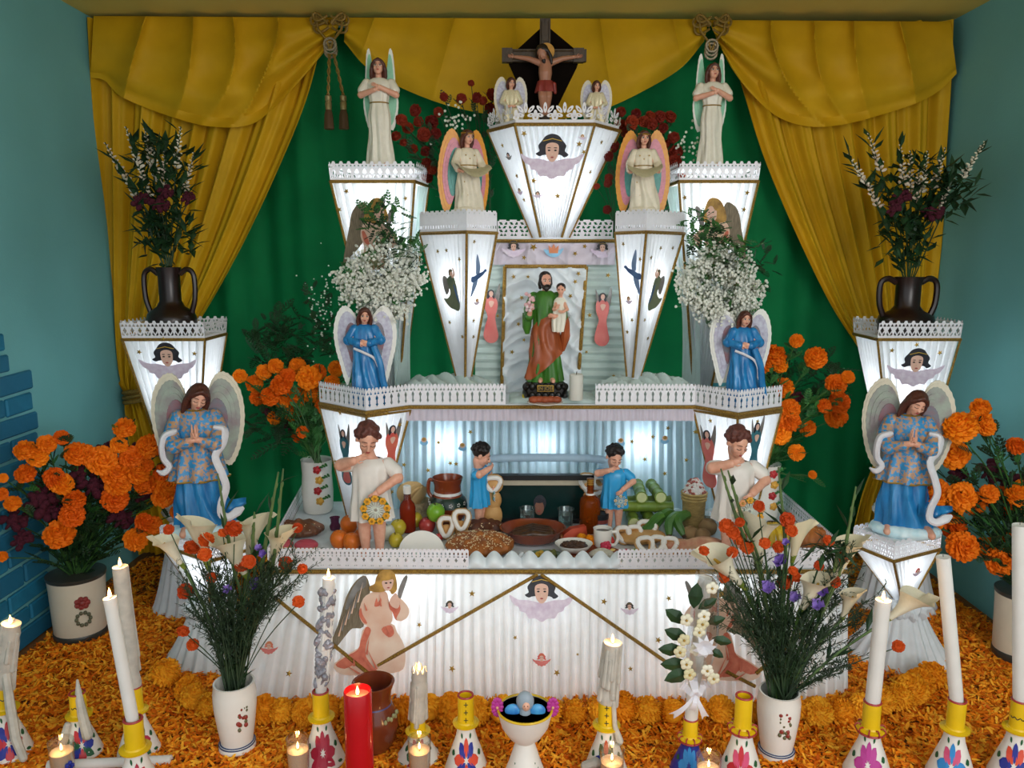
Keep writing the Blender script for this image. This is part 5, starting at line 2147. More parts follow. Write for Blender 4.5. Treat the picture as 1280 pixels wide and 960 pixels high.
a1 = put(little_angel(), 639, 2.87, cz0 + .003, 97, .98, rz=.1)
put(copy_tree(a1), 745, 2.87, cz0 + .003, 101, .98, rz=-.05, label='tiny cream winged angel figurine right of the crucifix')

# ------------------------------------------------------------------ food and vessels on the altar
clay = mat('glazed_clay', '#8a3f1f', 0.2, 0.12, 14, spec=0.6, col2='#6d2c14')
clay_dk = mat('dark_glazed_clay', '#24100b', 0.3, 0.15, 14, spec=0.6)
ceramic = mat('white_ceramic', '#e9e4da', 0.25, 0.04, 12, spec=0.6)
bread_m = mat('brown_bread', '#a86328', 0.55, 0.2, 24, bump=.3, col2='#7d4216')
bread_lt = mat('pale_bread', '#d1a468', 0.65, 0.12, 24, bump=.3, col2='#b9854a')
icing = mat('white_icing', '#ece6de', 0.5, 0.05, 40, bump=.2)
apple_g = mat('apple_green', '#7fae2c', 0.25, 0.1, 10, col2='#5f9420')
apple_y = mat('apple_yellow', '#d8c23c', 0.25, 0.1, 10, col2='#b8a22c')
apple_r = mat('apple_red', '#8f1f2a', 0.25, 0.15, 12, col2='#b8483a')
stalk_m = mat('brown_stalk', '#4a3420', 0.7, .2, 40)
orange_m = mat('orange_peel', '#e2721a', 0.4, 0.08, 80, bump=.2, bscale=260)
leaf_g = mat('leaf_green', '#3d7a34', 0.5, 0.2, 30, col2='#25562a')
leaf_d = mat('leaf_dark', '#20431f', 0.55, 0.2, 30, col2='#142d16')
leaf_l = mat('leaf_light', '#86a83a', 0.5, 0.15, 30, col2='#5f8a30')
glass_c = glass('clear_glass', '#f4fbfb', 0.02, 0.7)
glass_am = mat('amber_liquor', '#a04a10', 0.06, 0.05, 8, trans=.55, ior=1.2, spec=.6, col2='#8a3a0c')
glass_rd = mat('red_liquor', '#9a3218', 0.08, 0.05, 8, trans=.4, ior=1.2, spec=.6, col2='#8a2a14')
black_l = mat('black_plastic', '#1c2026', 0.35, .1, 30)
label_m = mat('plain_label', '#6f8ba6', 0.5, .08, 40)


def spot(px, py, z_=None):
    z_ = ZT if z_ is None else z_
    p = atz(px, py, z_ + .0015)
    return p, (p.y * CP + (CAMZ - p.z) * SP) / FPX


def pot(name, label, cat, px, py, prof, m, n=28, z_=None, group=None, rz=0):
    """thing standing on the table; prof in pixels"""
    p, k = spot(px, py, z_)
    r = thing(name, label, cat, p, rz, group)
    mb = MB(m)
    mb.lathe([(a * k, b * k) for a, b in prof], n)
    obj('body', mb, r)
    return r, k


def fruit(name, label, px, py, rpx, m, z_=None, lift=0, group=None, sq=.92, top=True):
    p, k = spot(px, py, z_)
    R_ = rpx * k
    r = thing(name, label, name.split('_')[-1] if name != 'orange' else 'orange', p + V((0, 0, lift * k)), rnd.uniform(0, 6), group)
    mb = MB(m)
    H2 = R_ * 2 * sq
    pr = [(0, .10 * H2), (.25 * R_, .02 * H2), (.5 * R_, .0), (.82 * R_, .17 * H2), (R_, .5 * H2), (.9 * R_, .76 * H2), (.58 * R_, .97 * H2), (.28 * R_, H2), (.1 * R_, .93 * H2), (0, .88 * H2)]
    C = curve([(a, 0, b) for a, b in pr], 22)
    mb.lathe([(max(0, c.x), c.z) for c in C], 20)
    obj('flesh', mb, r)
    if top:
        mb = MB(stalk_m)
        mb.tube([V((0, 0, H2 * .87)), V((.05 * R_, 0, H2)), V((.14 * R_, 0, H2 * 1.12))], R_ * .06, 6)
        obj('stalk', mb, r)
    return r


# bottles
r, k = pot('liquor_bottle', 'bottle of red-brown liquor with white stopper, between the left child and the clay jug', 'bottle', 510, 664,
           [(0, 0.5), (9, .5), (10, 2), (10, 31), (8.5, 36), (4.6, 41), (4.2, 48), (0, 48)], glass_rd)
mb = MB(glass_c)
mb.lathe([(4.6 * k, 41 * k), (4.4 * k, 50 * k), (4.4 * k, 53 * k)], 18)
obj('neck', mb, r)
mb = MB(ceramic)
mb.lathe([(4.9 * k, 49 * k), (4.9 * k, 58 * k), (4.0 * k, 59 * k), (0, 59 * k)], 18)
obj('stopper', mb, r)
r, k = pot('liquor_bottle', 'amber liquor bottle with ribbed neck, between the framed picture and the boy in blue', 'bottle', 737, 664,
           [(0, .5), (12, .5), (13, 2), (13, 38), (11.5, 43), (5, 48), (3.8, 51), (3.8, 60), (0, 60)], glass_am)
mb = MB(glass_am)
for i in range(6):
    mb.lathe([(3.8 * k, (54 + i * 2.4) * k), (4.5 * k, (55.2 + i * 2.4) * k), (3.8 * k, (56.4 + i * 2.4) * k)], 16)
obj('ribbed_neck', mb, r)
mb = MB(gold_p)
mb.lathe([(4.3 * k, 60 * k), (4.3 * k, 68 * k), (0, 68.5 * k)], 16)
obj('cap', mb, r)
mb = MB(icing)
mb.lathe([(5.4 * k, 46.5 * k), (5.6 * k, 48 * k), (5.0 * k, 49.5 * k)], 18)
obj('neck_band', mb, r)
r, k = pot('jar', 'dark jar with black lid in front of the amber bottle', 'jar', 750, 664, [(0, .5), (9, .5), (9.5, 2), (9.5, 14), (9, 16)], label_m)
mb = MB(mat('jar_red_band', '#7d3a34', .4, .1, 40))
mb.lathe([(9.8 * k, 12 * k), (10 * k, 13 * k), (10 * k, 17 * k)], 20)
obj('band', mb, r)
mb = MB(black_l)
mb.lathe([(10.4 * k, 17 * k), (10.6 * k, 18 * k), (10.6 * k, 23 * k), (9.6 * k, 24 * k), (8.8 * k, 23 * k), (0, 23 * k)], 24)
obj('lid', mb, r)

# glazed clay jug with handle
r, k = pot('clay_jug', 'glazed brown clay jug with white band and green flowered belly, behind the fruit', 'jug', 560, 652,
           [(0, .5), (15, .5), (21, 6), (24.5, 15), (24.5, 22)], clay)
mb = MB(mat('green_glaze', '#24382c', .25, .2, 30))
mb.lathe([(24.5 * k, 22 * k), (23 * k, 29 * k), (18.5 * k, 34.5 * k)], 28)
obj('painted_band', mb, r)
mb = MB(icing)
r_ = random.Random(2)
for i in range(14):
    a = 2 * PI * i / 14
    for j in range(5):
        t = 2 * PI * j / 5
        q = V((23.8 * k * math.cos(a + .07 * math.cos(t)), 23.8 * k * math.sin(a + .07 * math.cos(t)), (27 + 2 * math.sin(t)) * k))
        mb.ball(q, .8 * k, seg=(5, 4))
mb.lathe([(17.2 * k, 36 * k), (17.3 * k, 38 * k), (17 * k, 40 * k)], 28)
obj('white_dots', mb, r)
mb = MB(clay)
mb.lathe([(18.5 * k, 34.5 * k), (16.5 * k, 38 * k), (16.5 * k, 48 * k), (18.5 * k, 54 * k), (19.2 * k, 57 * k), (18.3 * k, 57.5 * k), (16 * k, 52 * k), (15 * k, 46 * k)], 28)
obj('neck', mb, r)
mb = MB(clay)
mb.tube(curve([(-17 * k, 0, 53 * k), (-22 * k, 0, 54 * k), (-24 * k, 0, 46 * k), (-23.5 * k, 0, 38 * k), (-20 * k, 0, 32 * k)], 16), 2.4 * k, 8)
obj('handle', mb, r)

# basket with pale wafers
r, k = pot('woven_basket', 'small woven basket holding pale yellow wafers, behind the red-brown bottle', 'basket', 519, 645,
           [(0, .5), (15, .5), (17, 8), (18.5, 20), (19, 21), (17.5, 20), (15, 2)], mat('wicker', '#cdb98e', .7, .2, 90, bump=1.0, bscale=160))
mb = MB(mat('wafer', '#e5c48a', .6, .08, 20, transl=.2))
for i in range(6):
    R3 = RM(0.2 * i, .2 + .05 * i, .1 * i - .3)
    mb.ball(V(((-8 + 2.6 * i) * k, (2 - i) * k, (28 + 3 * math.sin(i)) * k)), (15 * k, 1.2 * k, 16 * k), R3, (16, 8))
obj('wafers', mb, r)

# fruit
fruit('green_apple', 'green apple on the fruit heap in front of the clay jug', 545, 667, 11.5, apple_g, lift=17)
fruit('yellow_apple', 'yellow apple at the foot of the red-brown bottle, left of the other yellow fruit', 498, 668, 10, apple_y)
fruit('yellow_apple', 'yellow apple tucked behind the red apple', 519, 660, 9.5, apple_y, lift=2)
fruit('yellow_apple', 'lowest yellow apple, beside the white paper plate', 495, 683, 9, apple_y)
fruit('red_apple', 'dark red apple beside the iced ring bread', 534, 666, 10.5, apple_r)
fruit('red_apple', 'little red apple between white paper plate and sesame bread', 549, 676, 5, apple_r)
fruit('white_jicama', 'pale round jicama behind the left child statue', 484, 674, 10, mat('jicama', '#d9d8c8', .6, .06, 20))
for px, py, lf, lb in ((437, 674, 9, 'orange on top of the small pile, left of the child statue'), (424, 684, 0, 'leftmost orange of the small pile'),
                       (440, 687, 0, 'front orange of the small pile'), (453, 682, 0, 'orange of the small pile nearest the child statue')):
    fruit('orange', lb, px, py, 11, orange_m, lift=lf, sq=.95, top=False)
for px, py, rr, lb in ((868, 662, 13, 'largest brown root at the foot of the tall basket'), (884, 668, 12, 'brown root beside the right child statue'), (862, 674, 10, 'front brown root beside the green plantains'),
                       (878, 677, 10, 'small brown root in front of the right child statue')):
    fruit('brown_root', lb, px, py, rr, mat('root_skin', '#9a7a52', .75, .15, 20, bump=.4), sq=.8, top=False)


# iced ring breads and sesame breads
def ring_pts(c, rx, rz, R, n=20, tri=0.0):
    out = []
    for i in range(n + 1):
        a = 2 * PI * i / n
        q = 1 - tri * math.cos(3 * a + PI / 2)
        out.append(c + R @ V((rx * q * math.cos(a), 0, rz * q * math.sin(a))))
    return out


def iced_bread(label, px, py, w, h, R, loops, group='iced ring breads', lift=0, body=None):
    p, k = spot(px, py)
    r = thing('iced_bread', label, 'bread', p + V((0, 0, lift * k)), group=group)
    mb, ic = MB(bread_lt), MB(icing)
    for cx, cz_, rx, rz_ in loops:
        c = R @ V((cx * k, 0, 0)) + V((0, 0, cz_ * k))
        P = ring_pts(c, rx * k, rz_ * k, R, tri=.12)
        mb.tube(P, 4.2 * k, 8, caps=False)
        n = R @ V((0, -1, 0))
        ic.tube([q + n * (2.4 * k) for q in P], 3.1 * k, 8, caps=False)
    if body:
        for c, rr in body:
            mb.ball(V((c[0] * k, 4 * k, c[1] * k)), (rr[0] * k, rr[0] * .6 * k, rr[1] * k), seg=(14, 9))
    obj('dough', mb, r)
    obj('icing', ic, r)
    return r


iced_bread('iced bread of two loops leaning against the clay jug, beside the red apple', 567, 674, 0, 0, RM(0, -.35, 0), [(-9, 17, 8, 11), (10, 26, 8.5, 11)], body=[((-9, 9), (9, 9)), ((9, 12), (9, 11))])
iced_bread('tall figure bread with iced head behind the left boy in blue', 614, 660, 0, 0, RM(0.1, -.05, 0), [(2, 58, 9, 8)], body=[((2, 15), (12, 17)), ((2, 35), (11, 14)), ((2, 54), (13, 11))], group='tall figure breads')
iced_bread('tall figure bread with iced head behind the amber bottle', 737, 652, 0, 0, RM(-.1, -.05, 0), [(-4, 52, 8, 8), (12, 52, 9, 7), (5, 41, 10, 4)], body=[((4, 14), (15, 16)), ((4, 32), (14, 13)), ((0, 47), (15, 9))], group='tall figure breads')
for px, py, lb, ro in ((785, 678, 'iced ring bread right of the white mug', .2), (808, 672, 'iced ring bread behind the others, in front of the green plantains', -.2),
                       (806, 692, 'iced ring bread just behind the lace, nearest the candy flowers', .4), (829, 691, 'iced ring bread just behind the lace, at the right of its row', -.3)):
    iced_bread(lb, px, py, 0, 0, RM(ro, -.7, 0), [(-7, 11, 8, 9), (8, 11, 8, 9)] if ro in (.2, -.3) else [(0, 11, 10, 10)])


def sesame_bread(label, px, py, rx, ry, h, seed, seeds=260, m=None):
    p, k = spot(px, py)
    r = thing('sesame_bread', label, 'bread', p)
    mb = MB(m or bread_m)
    mb.ball((0, 0, h * .42 * k), (rx * k, ry * k, h * .58 * k), seg=(28, 14))
    for i in range(4):
        a = PI * i / 4 + .2
        for s in (-1, 1):
            mb.chain([(V((s * .2 * rx * math.cos(a) * k, s * .2 * ry * math.sin(a) * k, h * .98 * k)), 3 * k), (V((s * .62 * rx * math.cos(a) * k, s * .62 * ry * math.sin(a) * k, h * .84 * k)), 5 * k),
                      (V((s * .9 * rx * math.cos(a) * k, s * .9 * ry * math.sin(a) * k, h * .5 * k)), 5.5 * k)], 8)
    mb.ball((0, 0, h * k), 6 * k)
    obj('loaf', remesh(mb, 1.6 * k, 2), r)
    sd = MB(mat('sesame', '#e3cda2', .6, .1, 60))
    r_ = random.Random(seed)
    for _ in range(seeds):
        a, t = r_.uniform(0, 2 * PI), math.sqrt(r_.random()) * .95
        x, y = rx * t * math.cos(a), ry * t * math.sin(a)
        z_ = h * .44 + h * .60 * math.sqrt(max(0, 1 - t * t)) + 1.2
        sd.ball((x * k, y * k, z_ * k), (1.0 * k, .7 * k, .6 * k), RM(r_.uniform(0, 3)), (5, 4))
    tag(obj('sesame_seeds', sd, r), kind='stuff')
    return r


sesame_bread('large round sesame bread at the front edge, left of the clay dish', 600, 690, 43, 34, 22, 1, 420)
sesame_bread('dark sesame bread behind the large one, under the left boy in blue', 605, 668, 26, 16, 16, 2, 160, mat('dark_bread', '#5f3018', .5, .2, 24))
r = sesame_bread('ring-shaped brown bread at the left end of the table', 374, 668, 30, 20, 15, 3, 40, mat('choc_bread', '#7a4a2c', .45, .25, 18))
sesame_bread('brown loaf at the right end of the table, behind the callas', 1013, 682, 24, 18, 22, 5, 20)
for px, py, lb in ((352, 686, 'pink-topped bun behind the lace, at the far left'), (383, 687, 'pink-topped bun behind the lace, right of its twin')):
    p, k = spot(px, py)
    r = thing('pink_bun', lb, 'bread', p)
    mb = MB(mat('pink_icing', '#c04a58', .45, .1, 20))
    mb.ball((0, 0, 6 * k), (15 * k, 12 * k, 7 * k), seg=(20, 10))
    obj('icing', mb, r)
    mb = MB(bread_lt)
    mb.lathe([(0, .5 * k), (11 * k, .5 * k), (14.6 * k, 4 * k), (13 * k, 6 * k)], 20)
    obj('dough', mb, r)
p, k = spot(800, 676)
mb = MB(bread_lt)
mb.ball(p + V((0, 0, 6 * k)), (33 * k, 22 * k, 8 * k), RM(.2), (24, 12))
single('flat_bread', mb, p, 'flat oval beige bread behind the iced rings', 'bread')
p, k = spot(868, 692)
r = thing('bread_pile', 'beige bread with reddish sugar, in front of the brown roots', 'bread', p)
mb = MB(mat('pinkish_bread', '#c9a07c', .7, .2, 30, col2='#a8604c', bump=.5))
for x, y, z_, a, b, c in ((-20, 6, 8, 22, 12, 9), (14, 8, 9, 26, 12, 10), (-2, -2, 5, 26, 10, 6), (24, -2, 5, 16, 10, 6)):
    mb.ball((x * k, y * k, z_ * k), (a * k, b * k, c * k), seg=(16, 9))
obj('dough', remesh(mb, 2 * k, 2), r)

# clay dish of meat in dark sauce
p, k = spot(666, 676)
r = thing('clay_dish', 'wide oval clay dish of meat in dark sauce, front centre of the table', 'dish', p)
mb = MB(clay)
mb.lathe([(0, .8 * k), (24 * k, .8 * k), (34 * k, 6 * k), (40 * k, 17 * k), (41.5 * k, 18 * k), (39.5 * k, 18 * k), (33 * k, 9 * k), (22 * k, 4 * k), (0, 4 * k)], 40)
mb.v = [(x, y * .85, z_) for x, y, z_ in mb.v]
obj('dish', mb, r)
meat = mat('dark_mole', '#2e1d12', .3, .25, 30, bump=.5, col2='#5a3a20')
mb = MB(meat)
mb.lathe([(0, 8.4 * k), (32 * k, 8 * k), (31 * k, 7 * k)], 30)
mb.v = [(x, y * .85, z_) for x, y, z_ in mb.v]
obj('sauce', mb, r)
for i in range(4):
    mb = MB(meat)
    y = (-12 + 8 * i) * k
    mb.chain([(V((-24 * k + abs(y) * .3, y, 9 * k)), 4 * k), (V((0, y + 2 * k, 12 * k)), 6 * k), (V((24 * k - abs(y) * .3, y + 3 * k, 10 * k)), 4.2 * k)], 10)
    obj('meat_roll', mb, r)

# plate of olives, bowl of mole, plate of rice
p, k = spot(681, 700)
r = thing('green_plate', 'small green plate with olives and peppers at the front edge', 'plate', p)
mb = MB(mat('green_plate', '#6f8070', .3, .1, 20))
mb.lathe([(0, .6 * k), (14 * k, .6 * k), (23 * k, 5 * k), (23.5 * k, 6 * k), (22 * k, 5.6 * k), (14 * k, 2.5 * k), (0, 2.5 * k)], 30)
mb.v = [(x, y * .9, z_) for x, y, z_ in mb.v]
obj('plate', mb, r)
r_ = random.Random(3)
for i in range(16):
    ol = i > 8
    a = 2 * PI * i / 16
    q = V((r_.uniform(-13, -1) * k if not ol else r_.uniform(2, 13) * k, r_.uniform(-8, 8) * k, r_.uniform(4.5, 9) * k))
    mb = MB(mat('olive', '#5c5f24', .3, .2, 20) if ol else mat('yellow_pepper', '#c9a02c', .3, .15, 20))
    mb.ball(q, (3.6 * k, 3.0 * k, 2.8 * k), RM(r_.uniform(0, 3)), (10, 7))
    obj('olive' if ol else 'pepper', mb, r)
p, k = spot(742, 696)
r = thing('red_plate', 'reddish plate of white rice behind the front edge, partly under the white bowl', 'plate', p)
mb = MB(clay)
mb.lathe([(0, .6 * k), (22 * k, .6 * k), (34 * k, 5 * k), (34.5 * k, 6.4 * k), (32 * k, 5.6 * k), (22 * k, 2.6 * k), (0, 2.6 * k)], 36)
mb.v = [(x, y * .7, z_) for x, y, z_ in mb.v]
obj('plate', mb, r)
mb = MB(mat('rice', '#ded6c4', .6, .1, 160, bump=1.0, bscale=300))
r_ = random.Random(6)
for i in range(500):
    a, t = r_.uniform(0, 2 * PI), math.sqrt(r_.random())
    mb.ball(((10 + 16 * t * math.cos(a)) * k, 11 * t * math.sin(a) * k, (3.6 + 7 * (1 - t * t)) * k), (1.3 * k, .6 * k, .6 * k), RM(r_.uniform(0, 3), r_.uniform(-.5, .5)), (5, 4))
mb.ball((10 * k, 0, 3 * k), (16 * k, 11 * k, 7 * k), seg=(16, 9))
tag(obj('rice', mb, r), kind='stuff')
p, k = spot(717, 692)
r = thing('white_bowl', 'shallow white bowl of dark mole in front of the clay dish', 'bowl', p + V((0, -.004, .006)))
mb = MB(ceramic)
mb.lathe([(0, .5 * k), (10 * k, .5 * k), (18 * k, 5 * k), (23 * k, 11 * k), (23.6 * k, 12.2 * k), (21.5 * k, 11.6 * k), (14 * k, 6 * k), (0, 5 * k)], 32)
mb.v = [(x, y * .85, z_) for x, y, z_ in mb.v]
obj('bowl', mb, r)
mb = MB(meat)
r_ = random.Random(9)
mb.lathe([(17.5 * k, 9 * k), (12 * k, 11 * k), (0, 12 * k)], 24)
for i in range(60):
    a, t = r_.uniform(0, 2 * PI), math.sqrt(r_.random()) * 14
    mb.ball((t * math.cos(a) * k, t * .8 * math.sin(a) * k, 11.2 * k), (2.2 * k, 1.8 * k, 1.4 * k), seg=(6, 5))
mb.v = [(x, y * .85, z_) for x, y, z_ in mb.v]
tag(obj('mole', mb, r), kind='stuff')

# papaya wedge, mug, glasses, candies
p, k = spot(717, 674)
r = thing('papaya_slice', 'reddish papaya slice between the clay dish and the jar', 'fruit', p, .25)
mb = MB(mat('papaya_flesh', '#c24a2a', .4, .12, 20, col2='#a83a20'))
mb.prism([V((-16 * k, -6 * k, 4 * k)), V((16 * k, -6 * k, 6 * k)), V((15 * k, -4 * k, 17 * k)), V((-4 * k, -4 * k, 15 * k)), V((-14 * k, -5 * k, 9 * k))], (0, 9 * k, 0))
obj('flesh', mb, r, smooth=False)
mb = MB(bread_m)
mb.tube(curve([(-18 * k, 0, 4 * k), (-6 * k, 0, .5 * k + 3 * k), (8 * k, 0, 4 * k), (17 * k, 0, 6 * k)], 12), 4 * k, 8)
obj('skin', mb, r)
r, k = pot('mug', 'white coffee mug with handle, right of the papaya slice', 'mug', 753, 686, [(0, .5), (10, .5), (10.6, 1.5), (11.6, 26), (11.9, 27), (10.8, 26.6), (10, 6), (0, 5)], ceramic)
mb = MB(ceramic)
mb.tube(curve([(11 * k, 0, 22 * k), (17 * k, 0, 22 * k), (19 * k, 0, 14 * k), (16 * k, 0, 6 * k), (11 * k, 0, 5 * k)], 16), 2 * k, 8)
obj('handle', mb, r)
mb = MB(mat('coffee', '#3a2416', .15, .05, 10))
mb.lathe([(10.6 * k, 22.5 * k), (0, 22.6 * k)], 20)
obj('coffee', mb, r)
for px, py, lb in ((659, 661, 'left glass of water before the dark framed picture'), (707, 662, 'right glass of water before the dark framed picture')):
    r, k = pot('water_glass', lb, 'glass', px, py, [(0, .4), (8, .4), (8.3, 1), (10.3, 27), (10.6, 27.4), (10.0, 27.2), (7.8, 3), (0, 2.6)], glass_c, group='water glasses')
    mb = MB(mat('water', '#cfdcdc', 0.02, .02, 10, trans=.95, ior=1.33))
    mb.lathe([(0, 3 * k), (7.7 * k, 3 * k), (9.4 * k, 20.5 * k), (0, 20.6 * k)], 24)
    obj('water', mb, r)
for px, py, c, lb in ((752, 684, '#2a3a9a', 'blue candy flower in front of the white mug'), (761, 684, '#d0342a', 'red candy flower in front of the white mug'), (757, 690, '#c02a4a', 'crimson candy flower in front of the white mug')):
    p, k = spot(px, py)
    mb = MB(mat('candy_' + c[1:], c, .3, .1, 30))
    for i in range(7):
        a = 2 * PI * i / 7
        mb.ball(p + V((4 * k * math.cos(a), 2 * k * math.sin(a), (8 + 3.4 * math.sin(a)) * k)), 3.4 * k, seg=(8, 6))
    mb.ball(p + V((0, -2 * k, 8 * k)), 4 * k)
    mb.ball(p + V((0, 0, 2.5 * k)), 2.6 * k)
    single('candy_flower', mb, p, lb, 'candy')
# small sweets along the lace
r_ = random.Random(12)
for i, (px, c, nm) in enumerate(((783, '#b8324a', 'red'), (793, '#8ab84a', 'green'), (803, '#d86aa8', 'pink'), (766, '#e8c87a', 'cream'))):
    p, k = spot(px, 692)
    mb = MB(mat('sweet_' + nm, c, .3, .1, 30))
    mb.ball(p + V((0, 0, 3.4 * k)), (5 * k, 3.4 * k, 3.2 * k), seg=(10, 7))
    for s in (-1, 1):
        mb.tube([p + V((s * 4.5 * k, 0, 3.4 * k)), p + V((s * 8 * k, 0, 3.6 * k))], [.8 * k, 2.6 * k], 8)
    single('wrapped_sweet', mb, p, nm + ' wrapped sweet just behind the lace, near the mug', 'sweet')

# sugar cane stack, plantains, bananas
cane_m = mat('sugar_cane', '#8aa03c', .4, .15, 14, col2='#5f7a2a')
cane_e = mat('cane_end', '#d6dba0', .6, .08, 40)


def cane(a, b, rpx, k, label):
    a, b = V(a), V(b)
    r = thing('sugar_cane', label, 'sugar cane', a.lerp(b, .5), group='stack of sugar cane')
    o = r.location
    a, b = a - o, b - o
    mb = MB(cane_m)
    n = 3
    pts, rad = [], []
    for i in range(n):
        for t in (0.02, .1, .5, .9, .98):
            pts.append(a.lerp(b, (i + t) / n))
            rad.append(rpx * k * (1.08 if t in (.02, .98) else .96))
    mb.tube(pts, rad, 12)
    obj('stem', mb, r)
    mb = MB(cane_e)
    d = (b - a).normalized()
    mb.tube([a - d * .0012, a + d * .001], rpx * k * .88, 12)
    obj('cut_end', mb, r)
    mb = MB(cane_e)
    mb.tube([b + d * .0012, b - d * .001], rpx * k * .88, 12)
    obj('cut_end', mb, r)


p, k = spot(812, 660)
rr = 7.2
h = rr * 2 * k
z0_ = ZT + rr * k + .002
cane((p.x - 20 * k, p.y - .01, z0_), (p.x - 16 * k, p.y + .20, z0_), rr, k, 'bottom cane pointing forward, left of the two')
cane((p.x + 1 * k, p.y - .01, z0_), (p.x + 4 * k, p.y + .20, z0_), rr, k, 'bottom cane pointing forward, right of the two')
cane((p.x - 36 * k, p.y + .06, z0_ + h), (p.x + 32 * k, p.y + .05, z0_ + h), rr, k, 'cane lying across the two bottom ones, in front')
cane((p.x - 36 * k, p.y + .12, z0_ + h), (p.x + 34 * k, p.y + .12, z0_ + h), rr, k, 'cane lying across the two bottom ones, behind')
cane((p.x - 9 * k, p.y + .03, z0_ + 2 * h), (p.x - 5 * k, p.y + .20, z0_ + 2 * h), rr, k, 'top cane pointing forward, left of the two')
cane((p.x + 15 * k, p.y + .03, z0_ + 2 * h), (p.x + 13 * k, p.y + .20, z0_ + 2 * h), rr, k, 'top cane pointing forward, right of the two')


def banana(label, name, pts, rpx, m, k, group=None):
    P = curve(pts, 14)
    c = P[7]
    r = thing(name, label, 'banana', (c.x, c.y, c.z), group=group)
    mb = MB(m)
    rad = [rpx * k * math.sin(PI * (0.10 + 0.82 * i / 14)) ** .5 for i in range(15)]
    mb.tube([q - c for q in P], rad, 7)
    obj('peel', mb, r, angle=25)
    mb = MB(stalk_m)
    d = (P[0] - P[1]).normalized()
    mb.tube([P[0] - c, P[0] - c + d * 4 * k], [rpx * .5 * k, rpx * .35 * k], 7)
    obj('stalk', mb, r)


plant_m = mat('green_plantain', '#4f7a28', .4, .15, 12, col2='#2f5a20')
for i, (px, py, dx, lb) in enumerate(((812, 672, -14, 'leftmost green plantain'), (822, 668, -10, 'second green plantain from the left'), (836, 672, -2, 'middle green plantain'), (846, 672, 6, 'green plantain next to the roots'))):
    p, k = spot(px, py)
    zz = 7 * k
    banana(lb + ' in front of the sugar cane', 'green_plantain', [p + V((dx * k, -.03, zz)), p + V((0, 0, zz + (8 + 2 * i) * k)), p + V((12 * k, .03, zz + (16 + i) * k)), p + V((24 * k, .06, zz + 14 * k))], 6.5, plant_m, k, 'green plantains')
ban_m = mat('ripe_banana', '#d9b52c', .4, .1, 16, col2='#a8862a')
for i, (dx, lb) in enumerate(((-14, 'leftmost ripe banana of the bunch'), (-5, 'second ripe banana of the bunch'), (5, 'third ripe banana of the bunch'), (13, 'rightmost ripe banana of the bunch'))):
    p, k = spot(967, 684)
    banana(lb + ' behind the right-hand callas', 'ripe_banana', [p + V((dx * .35 * k, .03, 27 * k)), p + V((dx * .8 * k, .0, 22 * k)), p + V((dx * k, -.02, 12 * k)), p + V((dx * .95 * k, -.015, 4 * k))], 4.6, ban_m, k, 'ripe bananas')

# tall basket of nut sweets, plastic cup, purple cup
r, k = pot('tall_basket', 'tall straw basket heaped with pink and white sweets, beside the right child statue', 'basket', 866, 664,
           [(0, .5), (12, .5), (13, 10), (14.5, 44), (15.5, 50), (14, 50), (12, 8)], mat('straw', '#b79a5c', .75, .2, 60, bump=1.0, bscale=140, stretch=(1, 1, 4)))
mb = MB(mat('straw_rim', '#c9ad6c', .7, .2, 60, bump=.6))
for i in range(3):
    mb.tube([V(((15.4 - .4 * i) * k * math.cos(a), (15.4 - .4 * i) * k * math.sin(a), (50 - 4 * i) * k)) for a in [2 * PI * j / 24 for j in range(25)]], 1.4 * k, 6)
obj('rim', mb, r)
r_ = random.Random(4)
mb = MB(mat('pink_nuts', '#b9685a', .5, .2, 60))
for i in range(110):
    if i == 55:
        mb.use(icing)
    a, t = r_.uniform(0, 2 * PI), math.sqrt(r_.random())
    mb.ball((13 * t * math.cos(a) * k, 13 * t * math.sin(a) * k, (50 + 18 * (1 - t * t)) * k), (2.6 * k, 1.9 * k, 1.9 * k), RM(r_.uniform(0, 3)), (6, 5))
mb.ball((0, 0, 49 * k), (13 * k, 13 * k, 17 * k))
tag(obj('sweets', mb, r), kind='stuff')
pot('plastic_cup', 'clear plastic cup between the tall basket and the right child statue', 'cup', 886, 664, [(0, .4), (7, .4), (9.5, 22), (10, 23), (9, 22), (6.6, 1.5), (0, 1.4)], glass('cloudy_plastic', '#e6ecec', .2, 1.2))
r, k = pot('purple_cup', 'small shiny purple cup at the left end of the table', 'cup', 419, 662, [(0, .4), (6, .4), (7, 5), (5, 9), (5.5, 14), (6.5, 16), (5, 15), (0, 12)], mat('purple_glaze', '#5a2440', .15, .1, 20))

# white paper plate leaning behind the lace, crumpled napkin
p, k = spot(527, 692)
mb = MB(ceramic)
R3 = RM(0, -.25, 0)
pts = [p + V((0, 0, 1.5 * k)) + R3 @ V((29 * k * math.cos(a), 0, 27 * k * math.sin(a))) for a in [PI * i / 20 for i in range(21)]]
mb.prism(pts, R3 @ V((0, 2.0 * k, 0)))
single('paper_plate', mb, p, 'white paper plate leaning behind the lace, left of the sesame bread', 'plate')
p, k = spot(649, 703)
mb = MB(white_cloth)
r_ = random.Random(5)
for i in range(9):
    mb.ball(p + V((r_.uniform(-7, 7) * k, r_.uniform(-4, 4) * k, r_.uniform(4, 11) * k)), (4 * k, 3 * k, 5 * k), RM(r_.uniform(0, 3), r_.uniform(-.6, .6)), (8, 6))
mb.ball(p + V((0, 0, 4 * k)), (9 * k, 6 * k, 4 * k))
rb = remesh(mb, 1.3 * k, 1)
single('crumpled_napkin', rb, p, 'crumpled white napkin beside the green plate of olives', 'napkin')


